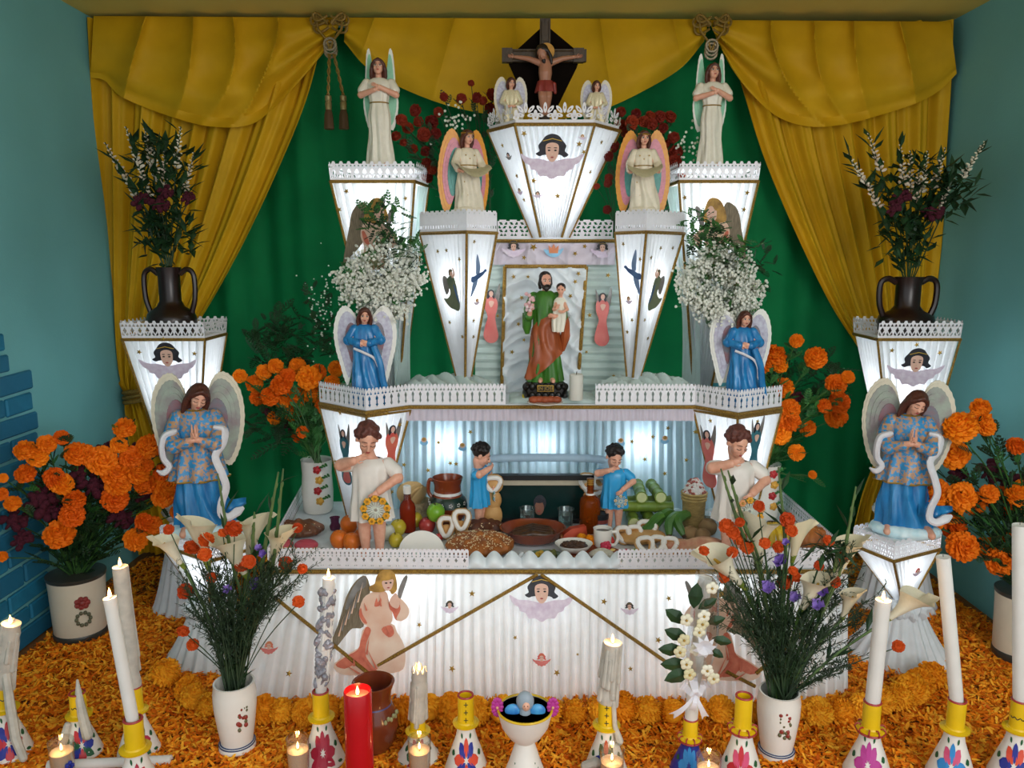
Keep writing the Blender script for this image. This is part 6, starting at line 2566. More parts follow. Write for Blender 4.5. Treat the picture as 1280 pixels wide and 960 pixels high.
# white jugs with applied flowers, at the ends of the table
def white_jug(label, px, py, h, w, seed, side):
    r, k = pot('white_jug', label, 'jug', px, py, [(0, .5), (w * .85, .5), (w * .95, 3), (w * 1.02, h * .4), (w * .95, h * .75), (w, h), (w * 1.02, h + 1), (w * .9, h), (w * .8, h * .5)], ceramic, 32)
    r_ = random.Random(seed)
    for i in range(4):
        z_ = h * (.88 - .2 * i) * k
        a = -PI / 2 + side * (.25 + .12 * (i % 2))
        q = V((math.cos(a) * w * k, math.sin(a) * w * k, z_))
        mb = MB((mat('applied_red', '#b8262a', .35, .1, 40), mat('applied_yellow', '#dba23a', .35, .1, 40))[i % 2])
        mb.ball(q, 4.2 * k)
        for j in range(5):
            t = 2 * PI * j / 5
            mb.ball(q + V((3 * k * math.cos(t), -.6 * k, 3 * k * math.sin(t))), 2.4 * k, seg=(6, 5))
        obj('applied_flower', mb, r)
        mb = MB(leaf_g)
        for j in range(3):
            mb.ball(q + V(((5 + 3 * j) * k * side, 1.5 * k, (3 + 1.5 * j) * k)), (2.6 * k, 1 * k, 1.5 * k), RM(0, 0, .5 * j), (6, 5))
        obj('applied_leaf', mb, r)
    return r, k


white_jug('white jug with applied red and yellow flowers, left end of the table', 398, 639, 66, 19, 1, 1)
white_jug('white jug with applied red and yellow flowers, right end of the table', 953, 646, 68, 19, 2, 1)

# white flower vases on the shelf
SZ = ZS + .002
VL, kl = pot('shelf_vase', 'white vase behind the left blue angel, holding baby\'s breath', 'vase', 487, 480, [(0, .5), (13, .5), (16, 8), (17, 30), (15, 52), (11, 62), (11.5, 66), (10, 65), (9, 40)], ceramic, z_=SZ)
VR, kr = pot('shelf_vase', 'white vase with blue rings left of the right blue angel, holding baby\'s breath', 'vase', 893, 484, [(0, .5), (14, .5), (17, 8), (18, 36), (16, 56), (12, 66), (12.5, 70), (11, 69), (10, 40)], ceramic, z_=SZ)
mb = MB(mat('blue_ring', '#4fa8b8', .3, .05, 30))
mb.lathe([(15.2 * kr, 3 * kr), (16.2 * kr, 5 * kr), (17 * kr, 8 * kr)], 28)
mb.lathe([(12.3 * kr, 63 * kr), (12.2 * kr, 66 * kr), (12.7 * kr, 69 * kr)], 28)
obj('blue_ring', mb, VR)
# pillar candle, plate with bread and lemon before the saint
p, k = spot(720, 500, SZ + .012)
r = thing('pillar_candle', 'unlit white pillar candle right of the saint statue', 'candle', p)
mb = MB(mat('white_wax', '#e8e6dc', .4, .04, 20, transl=.25))
mb.lathe([(0, .4 * k), (8.4 * k, .4 * k), (8.6 * k, 1.5 * k), (8.6 * k, 32 * k), (7.5 * k, 33 * k), (0, 32 * k)], 24)
obj('wax', mb, r)
mb = MB(black_l)
mb.tube([V((0, 0, 31 * k)), V((.6 * k, 0, 36 * k))], .5 * k, 5)
obj('wick', mb, r)
p, k = spot(681, 503, SZ + .012)
r = thing('bread_plate', 'small white plate with a red-brown bread at the foot of the saint statue', 'plate', p + V((0, -.03, 0)))
mb = MB(ceramic)
mb.lathe([(0, .4 * k), (15 * k, .4 * k), (22 * k, 2.4 * k), (22.3 * k, 3.2 * k), (15 * k, 1.8 * k), (0, 1.8 * k)], 28)
obj('plate', mb, r)
mb = MB(mat('red_bread', '#a04a28', .5, .15, 24))
for i in range(5):
    mb.ball(((-14 + 7 * i) * k, (i % 2) * 2 * k, 5.6 * k), (7 * k, 6 * k, 4.4 * k), seg=(10, 7))
obj('bread', remesh(mb, 1.0 * k, 1), r)
fruit('lemon', 'tiny yellow lemon left of the bread plate before the saint', 656, 498, 3.6, apple_y, z_=SZ + .012, top=False)

# ------------------------------------------------------------------ flowers
marig = mat('marigold_orange', '#ea600a', 0.65, 0.08, 60, rand='#fa8c14', transl=0.12, spec=0.2)
marig_y = mat('marigold_garland', '#f59a18', 0.65, 0.06, 60, rand='#fcb82c', transl=0.12, spec=0.2)
zinnia = mat('small_red_orange', '#dd5a1c', 0.6, 0.12, 60, rand='#b03a12', spec=0.2)
burg = mat('burgundy_velvet', '#5e1028', 0.8, 0.2, 60, col2='#3a0a1c', bump=.6)
red_fl = mat('red_bloom', '#96341a', 0.6, 0.15, 60, rand='#641814', spec=0.2)
cala = mat('calla_white', '#efe9d2', 0.45, 0.05, 14, transl=0.15, spec=0.3, rand='#e6d9b4')
cala_st = mat('calla_base_green', '#8f9a3a', 0.5, 0.2, 14, col2='#5f7a2a')
purp = mat('purple_petal', '#a88cd8', 0.5, 0.12, 30, transl=0.15, rand='#7d5cb8')
stem_m = mat('stem_green', '#3f6a2c', 0.55, 0.2, 20, col2='#28481f')
stem_d = mat('stem_dark', '#2c4a22', 0.6, 0.2, 20, col2='#1c3018')
bud_m = mat('spike_green', '#5a7038', 0.5, 0.2, 14, col2='#3c4f2c')
gyp = mat('tiny_white_bloom', '#f6f7ec', 0.6, 0.04, 40, transl=0.2)
gyp_g = mat('tiny_bloom_stem', '#9aa878', 0.6, 0.1, 30)
tub = mat('tuberose_white', '#e6dcc6', 0.5, 0.06, 30, rand='#d8c2ac')


def pompon(r, m, seed, rings=10, w=.17, flat=.82, dens=15, core=.62):
    """ruffled marigold head: rings of curled petals over a core"""
    r_ = random.Random(seed)
    mb = MB(m)
    mb.ball((0, 0, 0), (r * core, r * core, r * core * .93), seg=(10, 8))
    for i in range(rings):
        th = .12 + 1.95 * i / (rings - 1)
        n = int(4 + dens * math.sin(min(th, PI / 2)))
        for j in range(n):
            ph = 2 * PI * (j + .5 * (i % 2) + r_.uniform(-.2, .2)) / n
            t = th + r_.uniform(-.1, .1)
            d = V((math.sin(t) * math.cos(ph), math.sin(t) * math.sin(ph), math.cos(t) * flat))
            s = V((-math.sin(ph), math.cos(ph), 0))
            u = d.cross(s).normalized()
            R = r * r_.uniform(.9, 1.08)
            ww = r * w * r_.uniform(.8, 1.1)
            a, b, c = d * (R * .5), d * (R * .84) + u * (r * .02), d * R + u * (r * r_.uniform(-.14, .12))
            mb.add([a - s * ww * .4, a + s * ww * .4, b - s * ww, b + s * ww, c - s * ww * .7 + u * r * .05, c + s * ww * .7 - u * r * .05], [(0, 1, 3, 2), (2, 3, 5, 4)])
    return mb


MG = [pompon(1.0, marig, s).mesh('marigold', False) for s in (1, 2, 3, 4)]
MGY = [pompon(1.0, marig_y, s, 14, .12, .97, 22, .84).mesh('marigold', False) for s in (11, 12, 13)]
ZN = [pompon(1.0, zinnia, s, 6, .22, .7, 12).mesh('button_flower', False) for s in (5, 6)]
RD = [pompon(1.0, red_fl, s, 5, .26, .75, 10).mesh('red_flower', False) for s in (7, 8)]


def crest(seed):
    r_ = random.Random(seed)
    mb = MB(burg)
    for i in range(26):
        a, t = r_.uniform(0, 2 * PI), r_.uniform(.0, .8)
        mb.ball((t * math.cos(a), t * math.sin(a), .35 * math.cos(t * 1.6) + r_.uniform(-.1, .1)), (r_.uniform(.2, .34), r_.uniform(.12, .3), .34), RM(a), (7, 5))
    return mb.mesh('cockscomb', True)


CK = [crest(1), crest(2)]


def leaf(mb, p, d, L, w, up=None, fold=.25):
    d = d.normalized()
    s = d.cross(up or V((0, 0, 1)))
    s = s.normalized() if s.length > 1e-4 else V((1, 0, 0))
    n = s.cross(d)
    mb.add([p, p + d * L * .45 + s * w - n * w * fold, p + d * L * .45 - s * w - n * w * fold, p + d * L - n * L * .12, p + d * L * .5 + n * w * .1],
           [(0, 4, 1), (0, 2, 4), (1, 4, 3), (4, 2, 3)])


def sprig(mb, p, d, L, n, w, r_):
    """feathery leaf: a thin rib with leaflet pairs"""
    d = d.normalized()
    e = p + d * L + V((0, 0, -.12 * L))
    mb.tube([p, p.lerp(e, .5) + V((0, 0, .03 * L)), e], [w * .12, w * .1, w * .05], 3, caps=False)
    s = d.cross(V((r_.uniform(-.5, .5), r_.uniform(-.5, .5), 1))).normalized()
    for i in range(n):
        t = (i + .6) / n
        q = p.lerp(e, t)
        k = math.sin(PI * (.15 + .8 * t))
        for sg in (-1, 1):
            leaf(mb, q, s * sg + d * .7, L * .30 * k, w * .5, d.cross(s))


def stem_mb(a, b, r, m, bend=.25, n=8):
    a, b = V(a), V(b)
    mid = a.lerp(b, .55) + V(((a.x - b.x) * bend * .5, (a.y - b.y) * bend * .5, (b.z - a.z) * bend * .35))
    mb = MB(m)
    P = curve([a, mid, b], n)
    mb.tube(P, r, 5, caps=False)
    return mb, P


def face_cam(p, r_, j=.5):
    """rotation that points a flower head outward-up towards the room"""
    d = (V((0, 0, CAMZ)) - p).normalized() + V((r_.uniform(-j, j), r_.uniform(-j, j), r_.uniform(-j * .2, j) + .25))
    return d.to_track_quat('Z', 'Y').to_euler()


def add_heads(root, mouth, heads, meshes, pname, Y, dY, seed, stem_r=.0022, sm=None, bend=.25, stems=True, jit=.5):
    r_ = random.Random(seed)
    out = []
    for i, h in enumerate(heads):
        px, py, rp = h[:3]
        y = Y(px) if callable(Y) else (h[3] if len(h) > 3 else Y) + r_.uniform(-dY, dY)
        p = at(px, py, y)
        k = (p.y * CP + (CAMZ - p.z) * SP) / FPX
        R_ = rp * k * 1.12
        o = link(pname, meshes[i % len(meshes)], root, p - root.location, face_cam(p, r_, jit), R_)
        if stems:
            mb, P = stem_mb(mouth + V((r_.uniform(-.012, .012), r_.uniform(-.012, .012), -.03)), p + V((0, .3 * R_, -.3 * R_)), stem_r, sm or stem_m, bend)
            obj('stem', mb, root, world=True)
        else:
            P = [mouth.lerp(p, t / 8) for t in range(9)]
        out.append((p, P))
    return out


def foliage(root, paths, seed, m, per=10, L=.07, w=.008, kind='sprig', n=6, name='foliage', region=None, cnt=0, t0=.25, vis=True):
    """uncountable leaves along the stems and, if asked, through a region (px, py, rx, ry, Y)"""
    r_ = random.Random(seed)
    mb = MB(m)

    def put_leaf(p, d):
        if not XL + .10 < p.x < XR - .10 or p.y > YB - .12:
            return
        if kind == 'sprig':
            sprig(mb, p, d, L * r_.uniform(.6, 1.2), n, w, r_)
        else:
            leaf(mb, p, d, L * r_.uniform(.6, 1.2), w * r_.uniform(.7, 1.3))
    for P in paths:
        for _ in range(per):
            t = r_.uniform(t0, .97) * (len(P) - 1)
            i = min(int(t), len(P) - 2)
            p = P[i].lerp(P[i + 1], t - i)
            d = (P[i + 1] - P[i]).normalized() + V((r_.uniform(-1, 1), r_.uniform(-1, 1), r_.uniform(-.4, .7)))
            put_leaf(p, d)
    for reg in region or []:
        px, py, rx, ry, Y, c = reg
        for _ in range(c):
            a, t = r_.uniform(0, 2 * PI), math.sqrt(r_.random())
            p = at(px + rx * t * math.cos(a), py + ry * t * math.sin(a), Y + r_.uniform(-.08, .08))
            put_leaf(p, V((r_.uniform(-1, 1), r_.uniform(-1, .6), r_.uniform(-.5, 1))))
    return tag(obj(name, mb, root, smooth=False, world=True), kind='stuff')


# big white pots on the floor
def floor_pot(label, px, py, ptop, rp, seed):
    p = atz(px, py, .002)
    k = (p.y * CP + (CAMZ - p.z) * SP) / FPX
    h = at(px, ptop, p.y).z
    r = thing('flower_pot', label, 'pot', p)
    R_ = rp * k
    mb = MB(mat('cream_ceramic', '#d9cdb6', .35, .06, 10))
    mb.lathe([(0, .001), (R_ * .86, .001), (R_ * .92, .01), (R_ * .95, h * .3), (R_, h * .8), (R_ * 1.04, h), (R_ * .97, h), (R_ * .9, h * .5), (R_ * .85, .02)], 36)
    obj('body', mb, r)
    mb = MB(mat('dark_glaze', '#3a3a34', .3, .1, 20))
    mb.lathe([(R_ * .9, .006), (R_ * .965, .014), (R_ * .965, .03), (R_ * .94, .034)], 36)
    obj('dark_band', mb, r)
    mb = MB(mat('dark_glaze', '#3a3a34'))
    mb.lathe([(R_ * 1.0, h * .93), (R_ * 1.06, h * .96), (R_ * 1.06, h), (R_ * 1.0, h * 1.005)], 36)
    obj('rim', mb, r)
    d = math.atan2(-p.y, -p.x * 1.0)
    q = V((math.cos(d + .12), math.sin(d + .12), 0)) * R_ * .985
    mb = MB(mat('painted_rose', '#9a3a34', .4, .2, 40))
    for i in range(7):
        a = 2 * PI * i / 7
        mb.ball(q + V((-math.sin(d), math.cos(d), 0)) * (.016 * math.cos(a)) + V((0, 0, h * .66 + .014 * math.sin(a))), .010, seg=(7, 5))
    mb.ball(q + V((0, 0, h * .66)), .012)
    mb.use(mat('painted_leaf', '#6b6a52', .4, .2, 40))
    for i in range(10):
        a = 2 * PI * i / 10
        mb.ball(q + V((-math.sin(d), math.cos(d), 0)) * (.021 * math.cos(a)) + V((0, 0, h * .42 + .022 * math.sin(a))), .007, seg=(6, 5))
    obj('painted_rose', mb, r)
    return r, p + V((0, 0, h))


potL, mL = floor_pot('large cream pot with painted rose on the petal floor, far left', 102, 796, 716, 32, 1)
potR, mR = floor_pot('large cream pot at the right edge of the photo, behind the tall candle', 1271, 822, 738, 30, 2)


def Z1(l, x0=0, y0=470, s=3.765):
    return [(x0 + x / s, y0 + y / s, r / s) for x, y, r in l]


bl = thing('marigold_bouquet', 'big bunch of orange marigolds and burgundy cockscombs in the far left pot', 'flowers', mL)
hl = Z1([(120, 350, 45), (175, 380, 45), (220, 320, 40), (290, 290, 32), (120, 460, 42), (15, 480, 20), (5, 555, 28), (60, 600, 35), (255, 480, 45), (290, 508, 48), (350, 585, 45), (340, 655, 50), (280, 745, 62),
         (360, 365, 50), (405, 372, 45), (480, 400, 62), (545, 460, 60), (555, 512, 52), (540, 580, 55), (560, 325, 36), (585, 245, 45), (603, 250, 30), (617, 383, 50), (645, 460, 50), (685, 512, 45), (700, 330, 52),
         (770, 330, 45), (690, 420, 30), (765, 455, 38), (777, 520, 50), (770, 565, 50), (845, 525, 35), (830, 640, 28), (722, 702, 38), (638, 770, 50), (680, 690, 40), (800, 365, 30), (8, 850, 25)])
t1 = add_heads(bl, mL, hl, MG, 'marigold', lambda q: float(np.interp(q, [0, 50, 120, 190, 230], [2.36, 2.42, 2.50, 2.60, 2.64])), .05, 1)
t2 = add_heads(bl, mL, Z1([(360, 440, 62), (440, 515, 70), (200, 580, 85), (560, 670, 62), (110, 770, 50), (60, 680, 60), (680, 570, 40), (500, 350, 45), (640, 350, 40), (230, 640, 60)]), CK, 'cockscomb', lambda q: float(np.interp(q, [0, 50, 120, 190, 230], [2.42, 2.48, 2.56, 2.66, 2.70])), .03, 2)
foliage(bl, [P for _, P in t1 + t2], 3, leaf_d, per=9, L=.075, w=.012, n=6, t0=.12)
foliage(bl, [P for _, P in t1[:30:2]], 4, leaf_g, per=3, L=.06, w=.010, n=5, t0=.5, name='light_foliage')
br = thing('marigold_bouquet', 'big bunch of orange marigolds at the far right edge, by the teal wall', 'flowers', mR)
hr = Z1([(1075, 150, 42), (980, 240, 70), (1070, 210, 50), (1100, 240, 40), (950, 370, 62), (845, 415, 30), (1245, 330, 40), (880, 530, 40), (985, 570, 60), (1000, 540, 38), (1040, 600, 50), (1115, 555, 40), (1180, 592, 65),
         (1250, 560, 50), (860, 580, 42), (930, 640, 50), (945, 702, 55), (855, 690, 38), (990, 802, 65), (1110, 812, 50), (1165, 872, 60), (1250, 665, 50), (1230, 760, 40), (1270, 520, 30), (1295, 700, 50)], 940)
t1 = add_heads(br, mR, hr, MG, 'marigold', 2.50, .06, 5)
t2 = add_heads(br, mR, Z1([(960, 470, 52), (1120, 450, 62), (1230, 500, 52), (1280, 510, 50)], 940), CK, 'cockscomb', 2.55, .03, 6)
foliage(br, [P for _, P in t1 + t2], 7, leaf_d, per=10, L=.075, w=.012, n=6, t0=.12)
foliage(br, [P for _, P in t1[::2]], 8, leaf_g, per=3, L=.06, w=.010, n=5, t0=.5, name='light_foliage')

# marigolds in the two white jugs behind
mJ = at(398, 568, 2.83)
b = thing('marigold_bouquet', 'bunch of orange marigolds in the white jug behind the left end of the table', 'flowers', mJ)
hl = [(300, 470, 8), (318, 479, 10), (330, 465, 9), (345, 458, 9), (352, 481, 12), (338, 495, 11), (322, 497, 9), (372, 458, 10), (386, 472, 14), (398, 465, 9), (390, 492, 12), (372, 497, 12), (355, 499, 12), (420, 461, 9),
      (406, 490, 11), (374, 545, 8), (378, 540, 7), (343, 522, 8), (360, 470, 9), (365, 515, 11), (405, 508, 10), (415, 478, 9)]
t1 = add_heads(b, mJ, hl, MG, 'marigold', 2.86, .05, 9)
t2 = add_heads(b, mJ, [(365, 530, 10), (335, 512, 9)], CK, 'cockscomb', 2.9, .02, 9)
foliage(b, [P for _, P in t1], 10, leaf_g, per=12, L=.065, w=.008, n=7, t0=.1)
foliage(b, [], 11, leaf_d, L=.08, w=.008, n=7, region=[(360, 430, 45, 40, 2.98, 120), (350, 530, 40, 30, 2.9, 60)], name='dark_foliage')
mJ = at(955, 578, 2.80)
b = thing('marigold_bouquet', 'bunch of orange marigolds in the white jug behind the right end of the table', 'flowers', mJ)
hl = Z1([(145, 55, 42), (395, 40, 42), (455, 10, 25), (180, 155, 42), (175, 212, 48), (130, 270, 48), (260, 245, 36), (410, 125, 45), (395, 190, 48), (340, 140, 30), (210, 360, 36), (285, 465, 18)], 940) + \
    Z1([(210, 700, 30), (300, 780, 48), (395, 905, 45), (450, 870, 28), (105, 770, 50), (50, 800, 48), (150, 920, 42), (130, 815, 35)], 940, 240)
t1 = add_heads(b, mJ, hl, MG, 'marigold', 2.82, .05, 12)
t2 = add_heads(b, mJ, Z1([(195, 112, 48), (60, 130, 40)], 940), CK, 'cockscomb', 2.86, .02, 12)
foliage(b, [P for _, P in t1], 13, leaf_g, per=12, L=.065, w=.008, n=7, t0=.1)
foliage(b, [], 14, leaf_d, L=.08, w=.008, n=7, region=[(1000, 470, 55, 30, 2.98, 110)], name='dark_foliage')


# red flowers behind the rainbow angels, in tall vases on the shelf
def back_vase(px, label):
    p = S(px, 2.99, ZS + .002)
    mb = MB(clay_dk)
    mb.lathe([(0, .001), (.045, .001), (.055, .05), (.045, .2), (.026, .36), (.03, .42), (.026, .415), (.02, .3)], 20, p)
    single('tall_vase', mb, p, label, 'vase')
    return p + V((0, 0, .41))


for px, lb, heads, seed, wl in (
        (612, 'left', [(555, 121, 5), (577, 123, 6), (596, 122, 6), (589, 104, 4), (604, 126, 5), (502, 150, 7), (519, 138, 7), (540, 152, 8), (530, 168, 8), (544, 167, 7), (495, 170, 6), (516, 186, 6), (532, 189, 6), (533, 203, 6),
                        (534, 222, 7), (510, 160, 7), (523, 152, 6), (548, 140, 6), (505, 178, 5), (540, 212, 6), (615, 118, 7), (612, 135, 6)], 21, (548, 150)),
        (785, 'right', [(776, 140, 6), (795, 142, 6), (813, 145, 6), (825, 146, 7), (838, 146, 7), (805, 152, 7), (790, 153, 8), (815, 155, 7), (775, 158, 8), (842, 172, 7), (843, 203, 9), (767, 182, 7), (761, 195, 6), (829, 160, 6),
                         (845, 190, 8), (852, 215, 7), (783, 168, 6), (858, 232, 5), (893, 192, 4), (835, 182, 7)], 22, (835, 185))):
    m_ = back_vase(px, 'dark tall vase on the shelf hidden behind the %s narrow lantern' % lb)
    b = thing('red_bouquet', 'loose bunch of small red flowers behind the %s rainbow-winged angel' % lb, 'flowers', m_)
    t1 = add_heads(b, m_, heads, RD, 'red_flower', 2.98, .04, seed, .0014, stem_d)
    foliage(b, [P for _, P in t1], seed, leaf_d, per=10, L=.05, w=.007, n=5, t0=.3)
    mb = MB(gyp)
    r_ = random.Random(seed)
    for i in range(40):
        p = at(wl[0] + r_.gauss(20 if lb == 'left' else 25, 12), wl[1] + r_.gauss(0, 14), 2.97 + r_.uniform(-.05, .05))
        mb.ball(p, .005, seg=(5, 4))
    tag(obj('white_filler', mb, b, world=True), kind='stuff')
m_ = at(768, 285, 2.99)
b = thing('red_spray', 'hanging spray of red button flowers right of the tallest lantern', 'flowers', m_)
add_heads(b, m_, [(745, 208, 6), (761, 222, 5), (760, 229, 5), (746, 233, 4), (767, 184, 6), (760, 195, 6), (759, 262, 5)], RD, 'red_flower', 2.86, .01, 23, .0012, stem_d)

# baby's breath in the shelf vases
for (vz, px, py, rx, ry, Y, lb, seed, lx) in ((VL, 475, 352, 48, 44, 2.72, 'left', 31, [(480, 272, 26, 26), (500, 310, 28, 18)]), (VR, 903, 362, 50, 46, 2.70, 'right', 32, [(880, 285, 28, 20), (905, 312, 40, 16)])):
    k = kl if vz is VL else kr
    m_ = vz.location + V((0, 0, 64 * k))
    b = thing('babys_breath', 'white cloud of baby\'s breath in the %s shelf vase' % lb, 'flowers', m_)
    r_ = random.Random(seed)
    st = MB(gyp_g)
    wb = MB(gyp)
    cps = []
    for i in range(62):
        a, t = r_.uniform(0, 2 * PI), math.sqrt(r_.random())
        p = at(px + rx * t * math.cos(a), py + ry * t * math.sin(a), Y + r_.uniform(-.09, .07))
        P = curve([m_ + V((0, 0, -.05)), m_.lerp(p, .5) + V((0, 0, .02)), p], 5)
        st.tube(P, .0011, 3, caps=False)
        cps.append(p)
        for j in range(44):
            q = p + V((r_.gauss(0, .019), r_.gauss(0, .017), r_.gauss(0, .018)))
            wb.ball(q, r_.uniform(.0034, .0062), seg=(5, 4))
            if j % 2 == 0:
                st.tube([P[4], q], .0006, 3, caps=False)
    tag(obj('fine_stems', st, b, world=True), kind='stuff')
    tag(obj('blossoms', wb, b, smooth=False, world=True), kind='stuff')
    foliage(b, [], seed, leaf_g, L=.05, w=.009, n=5, region=[(x, y, a, c, Y - .02, 45) for x, y, a, c in lx] + [(px, py, rx * .9, ry * .9, Y + .02, 60)])
    foliage(b, [], seed + 7, leaf_d, L=.05, w=.009, n=5, region=[(x, y + 8, a, c, Y + .02, 30) for x, y, a, c in lx] + [((395, 400, 22, 40, 2.85, 40) if vz is VL else (950, 330, 20, 30, 2.85, 20))], name='dark_foliage')
    if vz is VL:
        wb = MB(gyp)
        for i in range(90):
            p = at(r_.gauss(408, 12), r_.gauss(385, 26), 2.85 + r_.uniform(-.05, .05))
            wb.ball(p, r_.uniform(.0022, .004), seg=(5, 4))
        tag(obj('loose_blossoms', wb, b, smooth=False, world=True), kind='stuff')


# dark two-handled jugs on the side lanterns
def dark_jug(px, Y, ytop, rp, label):
    p = S(px, Y, zs + .009)
    k = (p.y * CP + (CAMZ - p.z) * SP) / FPX
    h = at(px, ytop, Y).z - p.z
    r = thing('dark_jug', label, 'jug', p)
    R_ = rp * k
    mb = MB(clay_dk)
    mb.lathe([(0, .001), (R_ * .8, .001), (R_ * .98, h * .08), (R_, h * .22), (R_ * .92, h * .32), (R_ * .55, h * .42), (R_ * .43, h * .5), (R_ * .43, h * .85), (R_ * .5, h), (R_ * .4, h), (R_ * .34, h * .6)], 28)
    obj('body', mb, r)
    for s in (-1, 1):
        mb = MB(clay_dk)
        mb.tube(curve([(s * R_ * .45, 0, h * .90), (s * R_ * .75, 0, h * .97), (s * R_ * 1.02, 0, h * .88), (s * R_ * 1.02, 0, h * .55), (s * R_ * .85, 0, h * .32)], 18), R_ * .11, 8)
        obj('handle', mb, r)
    return p + V((0, 0, h))


def tuberose(root, mouth, px, py, Y, seed, L=.14, n=26):
    r_ = random.Random(seed)
    tip = at(px, py, Y)
    mb, P = stem_mb(mouth + V((0, 0, -.05)), tip, .0022, stem_d, .1, 12)
    s = obj('flower_spike', mb, root, world=True)
    fb_ = MB(tub)
    d = (P[-1] - P[-3]).normalized()
    for i in range(n):
        t = i / n
        p = tip - d * (L * (1 - t)) * 1.0
        a = i * 2.4
        o = V((math.cos(a), math.sin(a), .5)).normalized()
        rr = .0085 * (1 - .7 * t)
        fb_.ball(p + o * rr * 1.3, (rr * .7, rr * .7, rr * 1.3), o.to_track_quat('Z', 'Y').to_matrix(), (6, 5))
    obj('buds', fb_, s, world=True)
    return P


for (px, Y, yt, rp, lb, tips, roses, reg, seed) in (
        (216, 2.85, 334, 30, 'left', [(131, 178), (157, 158), (181, 160), (190, 176), (226, 158), (243, 190), (148, 205), (205, 185), (170, 195)], [(177, 252, 12), (199, 256, 12), (235, 247, 9), (207, 240, 9)],
         [(205, 230, 42, 50, 2.84, 80), (208, 300, 34, 32, 2.84, 60), (197, 190, 14, 28, 2.82, 14)], 41),
        (1131, 2.85, 346, 34, 'right', [(1060, 192), (1085, 166), (1125, 180), (1138, 188), (1160, 188), (1182, 184), (1232, 176), (1075, 215), (1150, 205), (1195, 215)], [(1126, 248, 13), (1166, 264, 13), (1118, 262, 9)],
         [(1150, 240, 52, 45, 2.84, 90), (1130, 300, 34, 34, 2.84, 55), (1195, 235, 26, 22, 2.82, 25)], 42)):
    m_ = dark_jug(px, Y, yt, rp, 'dark brown two-handled jug on the far %s lantern' % lb)
    b = thing('tuberose_bouquet', 'white tuberose spikes and burgundy blooms in the dark jug on the far %s lantern' % lb, 'flowers', m_)
    Ps = [tuberose(b, m_, x, y, 2.83, i + seed * 10) for i, (x, y) in enumerate(tips)]
    add_heads(b, m_, roses, CK, 'burgundy_bloom', 2.80, .02, seed, .002, stem_d)
    foliage(b, Ps, seed, leaf_d, per=12, L=.075, w=.012, kind='leaf', t0=.15, region=[(*q[:5], int(q[5] * 1.7)) for q in reg])


# ------------------------------------------------------------------ foreground vases with callas
def front_vase(label, px, py, ptop, rp, side):
    p = atz(px, py, .012)
    k = (p.y * CP + (CAMZ - p.z) * SP) / FPX
    h = at(px, ptop, p.y).z - p.z
    r = thing('flower_vase', label, 'vase', p)
    R_ = rp * k
    mb = MB(ceramic)
    mb.lathe([(0, .001), (R_ * .82, .001), (R_ * .86, h * .02), (R_ * .84, h * .09), (R_ * .74, h * .12), (R_ * .84, h * .3), (R_ * .99, h * .65), (R_, h * .85), (R_ * .93, h * .98), (R_ * .95, h), (R_ * .86, h), (R_ * .8, h * .5)], 36)
    obj('body', mb, r)
    mb = MB(mat('blue_line', '#3a4468', .3, .05, 30))
    mb.lathe([(R_ * .855, h * .085), (R_ * .862, h * .092), (R_ * .852, h * .099)], 36)
    mb.lathe([(R_ * .80, h * .107), (R_ * .80, h * .114), (R_ * .77, h * .118)], 36)
    obj('blue_ring', mb, r)
    d = math.atan2(-p.y, -p.x) + side
    T_ = V((-math.sin(d), math.cos(d), 0))
    q = V((math.cos(d), math.sin(d), 0)) * R_ * .97
    mb = MB(mat('decal_red', '#9a3a30', .35, .15, 40))
    r_ = random.Random(int(px))
    for i in range(9):
        mb.ball(q * (.92 + .02 * i / 9) + T_ * r_.uniform(-.012, .012) + V((0, 0, h * r_.uniform(.45, .8))), (.006, .006, .007), seg=(7, 5))
    mb.use(mat('decal_leaf', '#6d6a4a', .35, .15, 40))
    for i in range(12):
        mb.ball(q * (.915 + .02 * i / 12) + T_ * r_.uniform(-.015, .015) + V((0, 0, h * r_.uniform(.40, .84))), (.005, .005, .006), seg=(6, 5))
    obj('flower_decal', mb, r)
    return p + V((0, 0, h)), R_


def calla_mesh(seed):
    r_ = random.Random(seed)
    mb = MB(cala)

    def fn(u, v):
        a = 2 * PI * u - PI
        w = .08 + .19 * v ** 1.5 + .06 * v ** 6
        q = abs(a) / PI
        z_ = v * (1.0 - .42 * q ** 1.5) + .14 * max(0, 1 - q * 3) * v ** 4
        flare = .10 * v ** 5 * (1 - .3 * q)
        rr = w + flare
        return V((rr * math.sin(a) * (1 + .1 * q), -rr * math.cos(a) * .9 + (.12 * v ** 5 if q < .3 else 0), z_))
    mb.grid(fn, 26, 10)
    mb.use(cala_st)
    mb.lathe([(.045, -.22), (.062, -.08), (.082, .03)], 12)
    mb.use(mat('spadix', '#d8a838', .6, .1, 60, bump=.6))
    mb.tube([(0, 0, .1), (0, 0, .45), (0, -.02, .72)], [.03, .045, .025], 8)
    return mb.mesh('calla', True, 60)


CALLA = calla_mesh(1)


def calla(root, mouth, base, tip, Yb, Yt, bend=.2, sr=.0042):
    """spathe from base pixel to tip pixel, with its own stem"""
    a, t = at(*base, Yb), at(*tip, Yt)
    d = t - a
    L = d.length
    q = d.to_track_quat('Z', 'Y')
    o = link('calla', CALLA, root, a - root.location, q.to_euler(), L)
    mb, P = stem_mb(mouth + V((0, 0, -.05)), a - d * .15, sr, mat('calla_stem', '#5a7a34', .45, .15, 14, col2='#3f5c28'), bend, 12)
    obj('stem', mb, root, world=True)
    return P


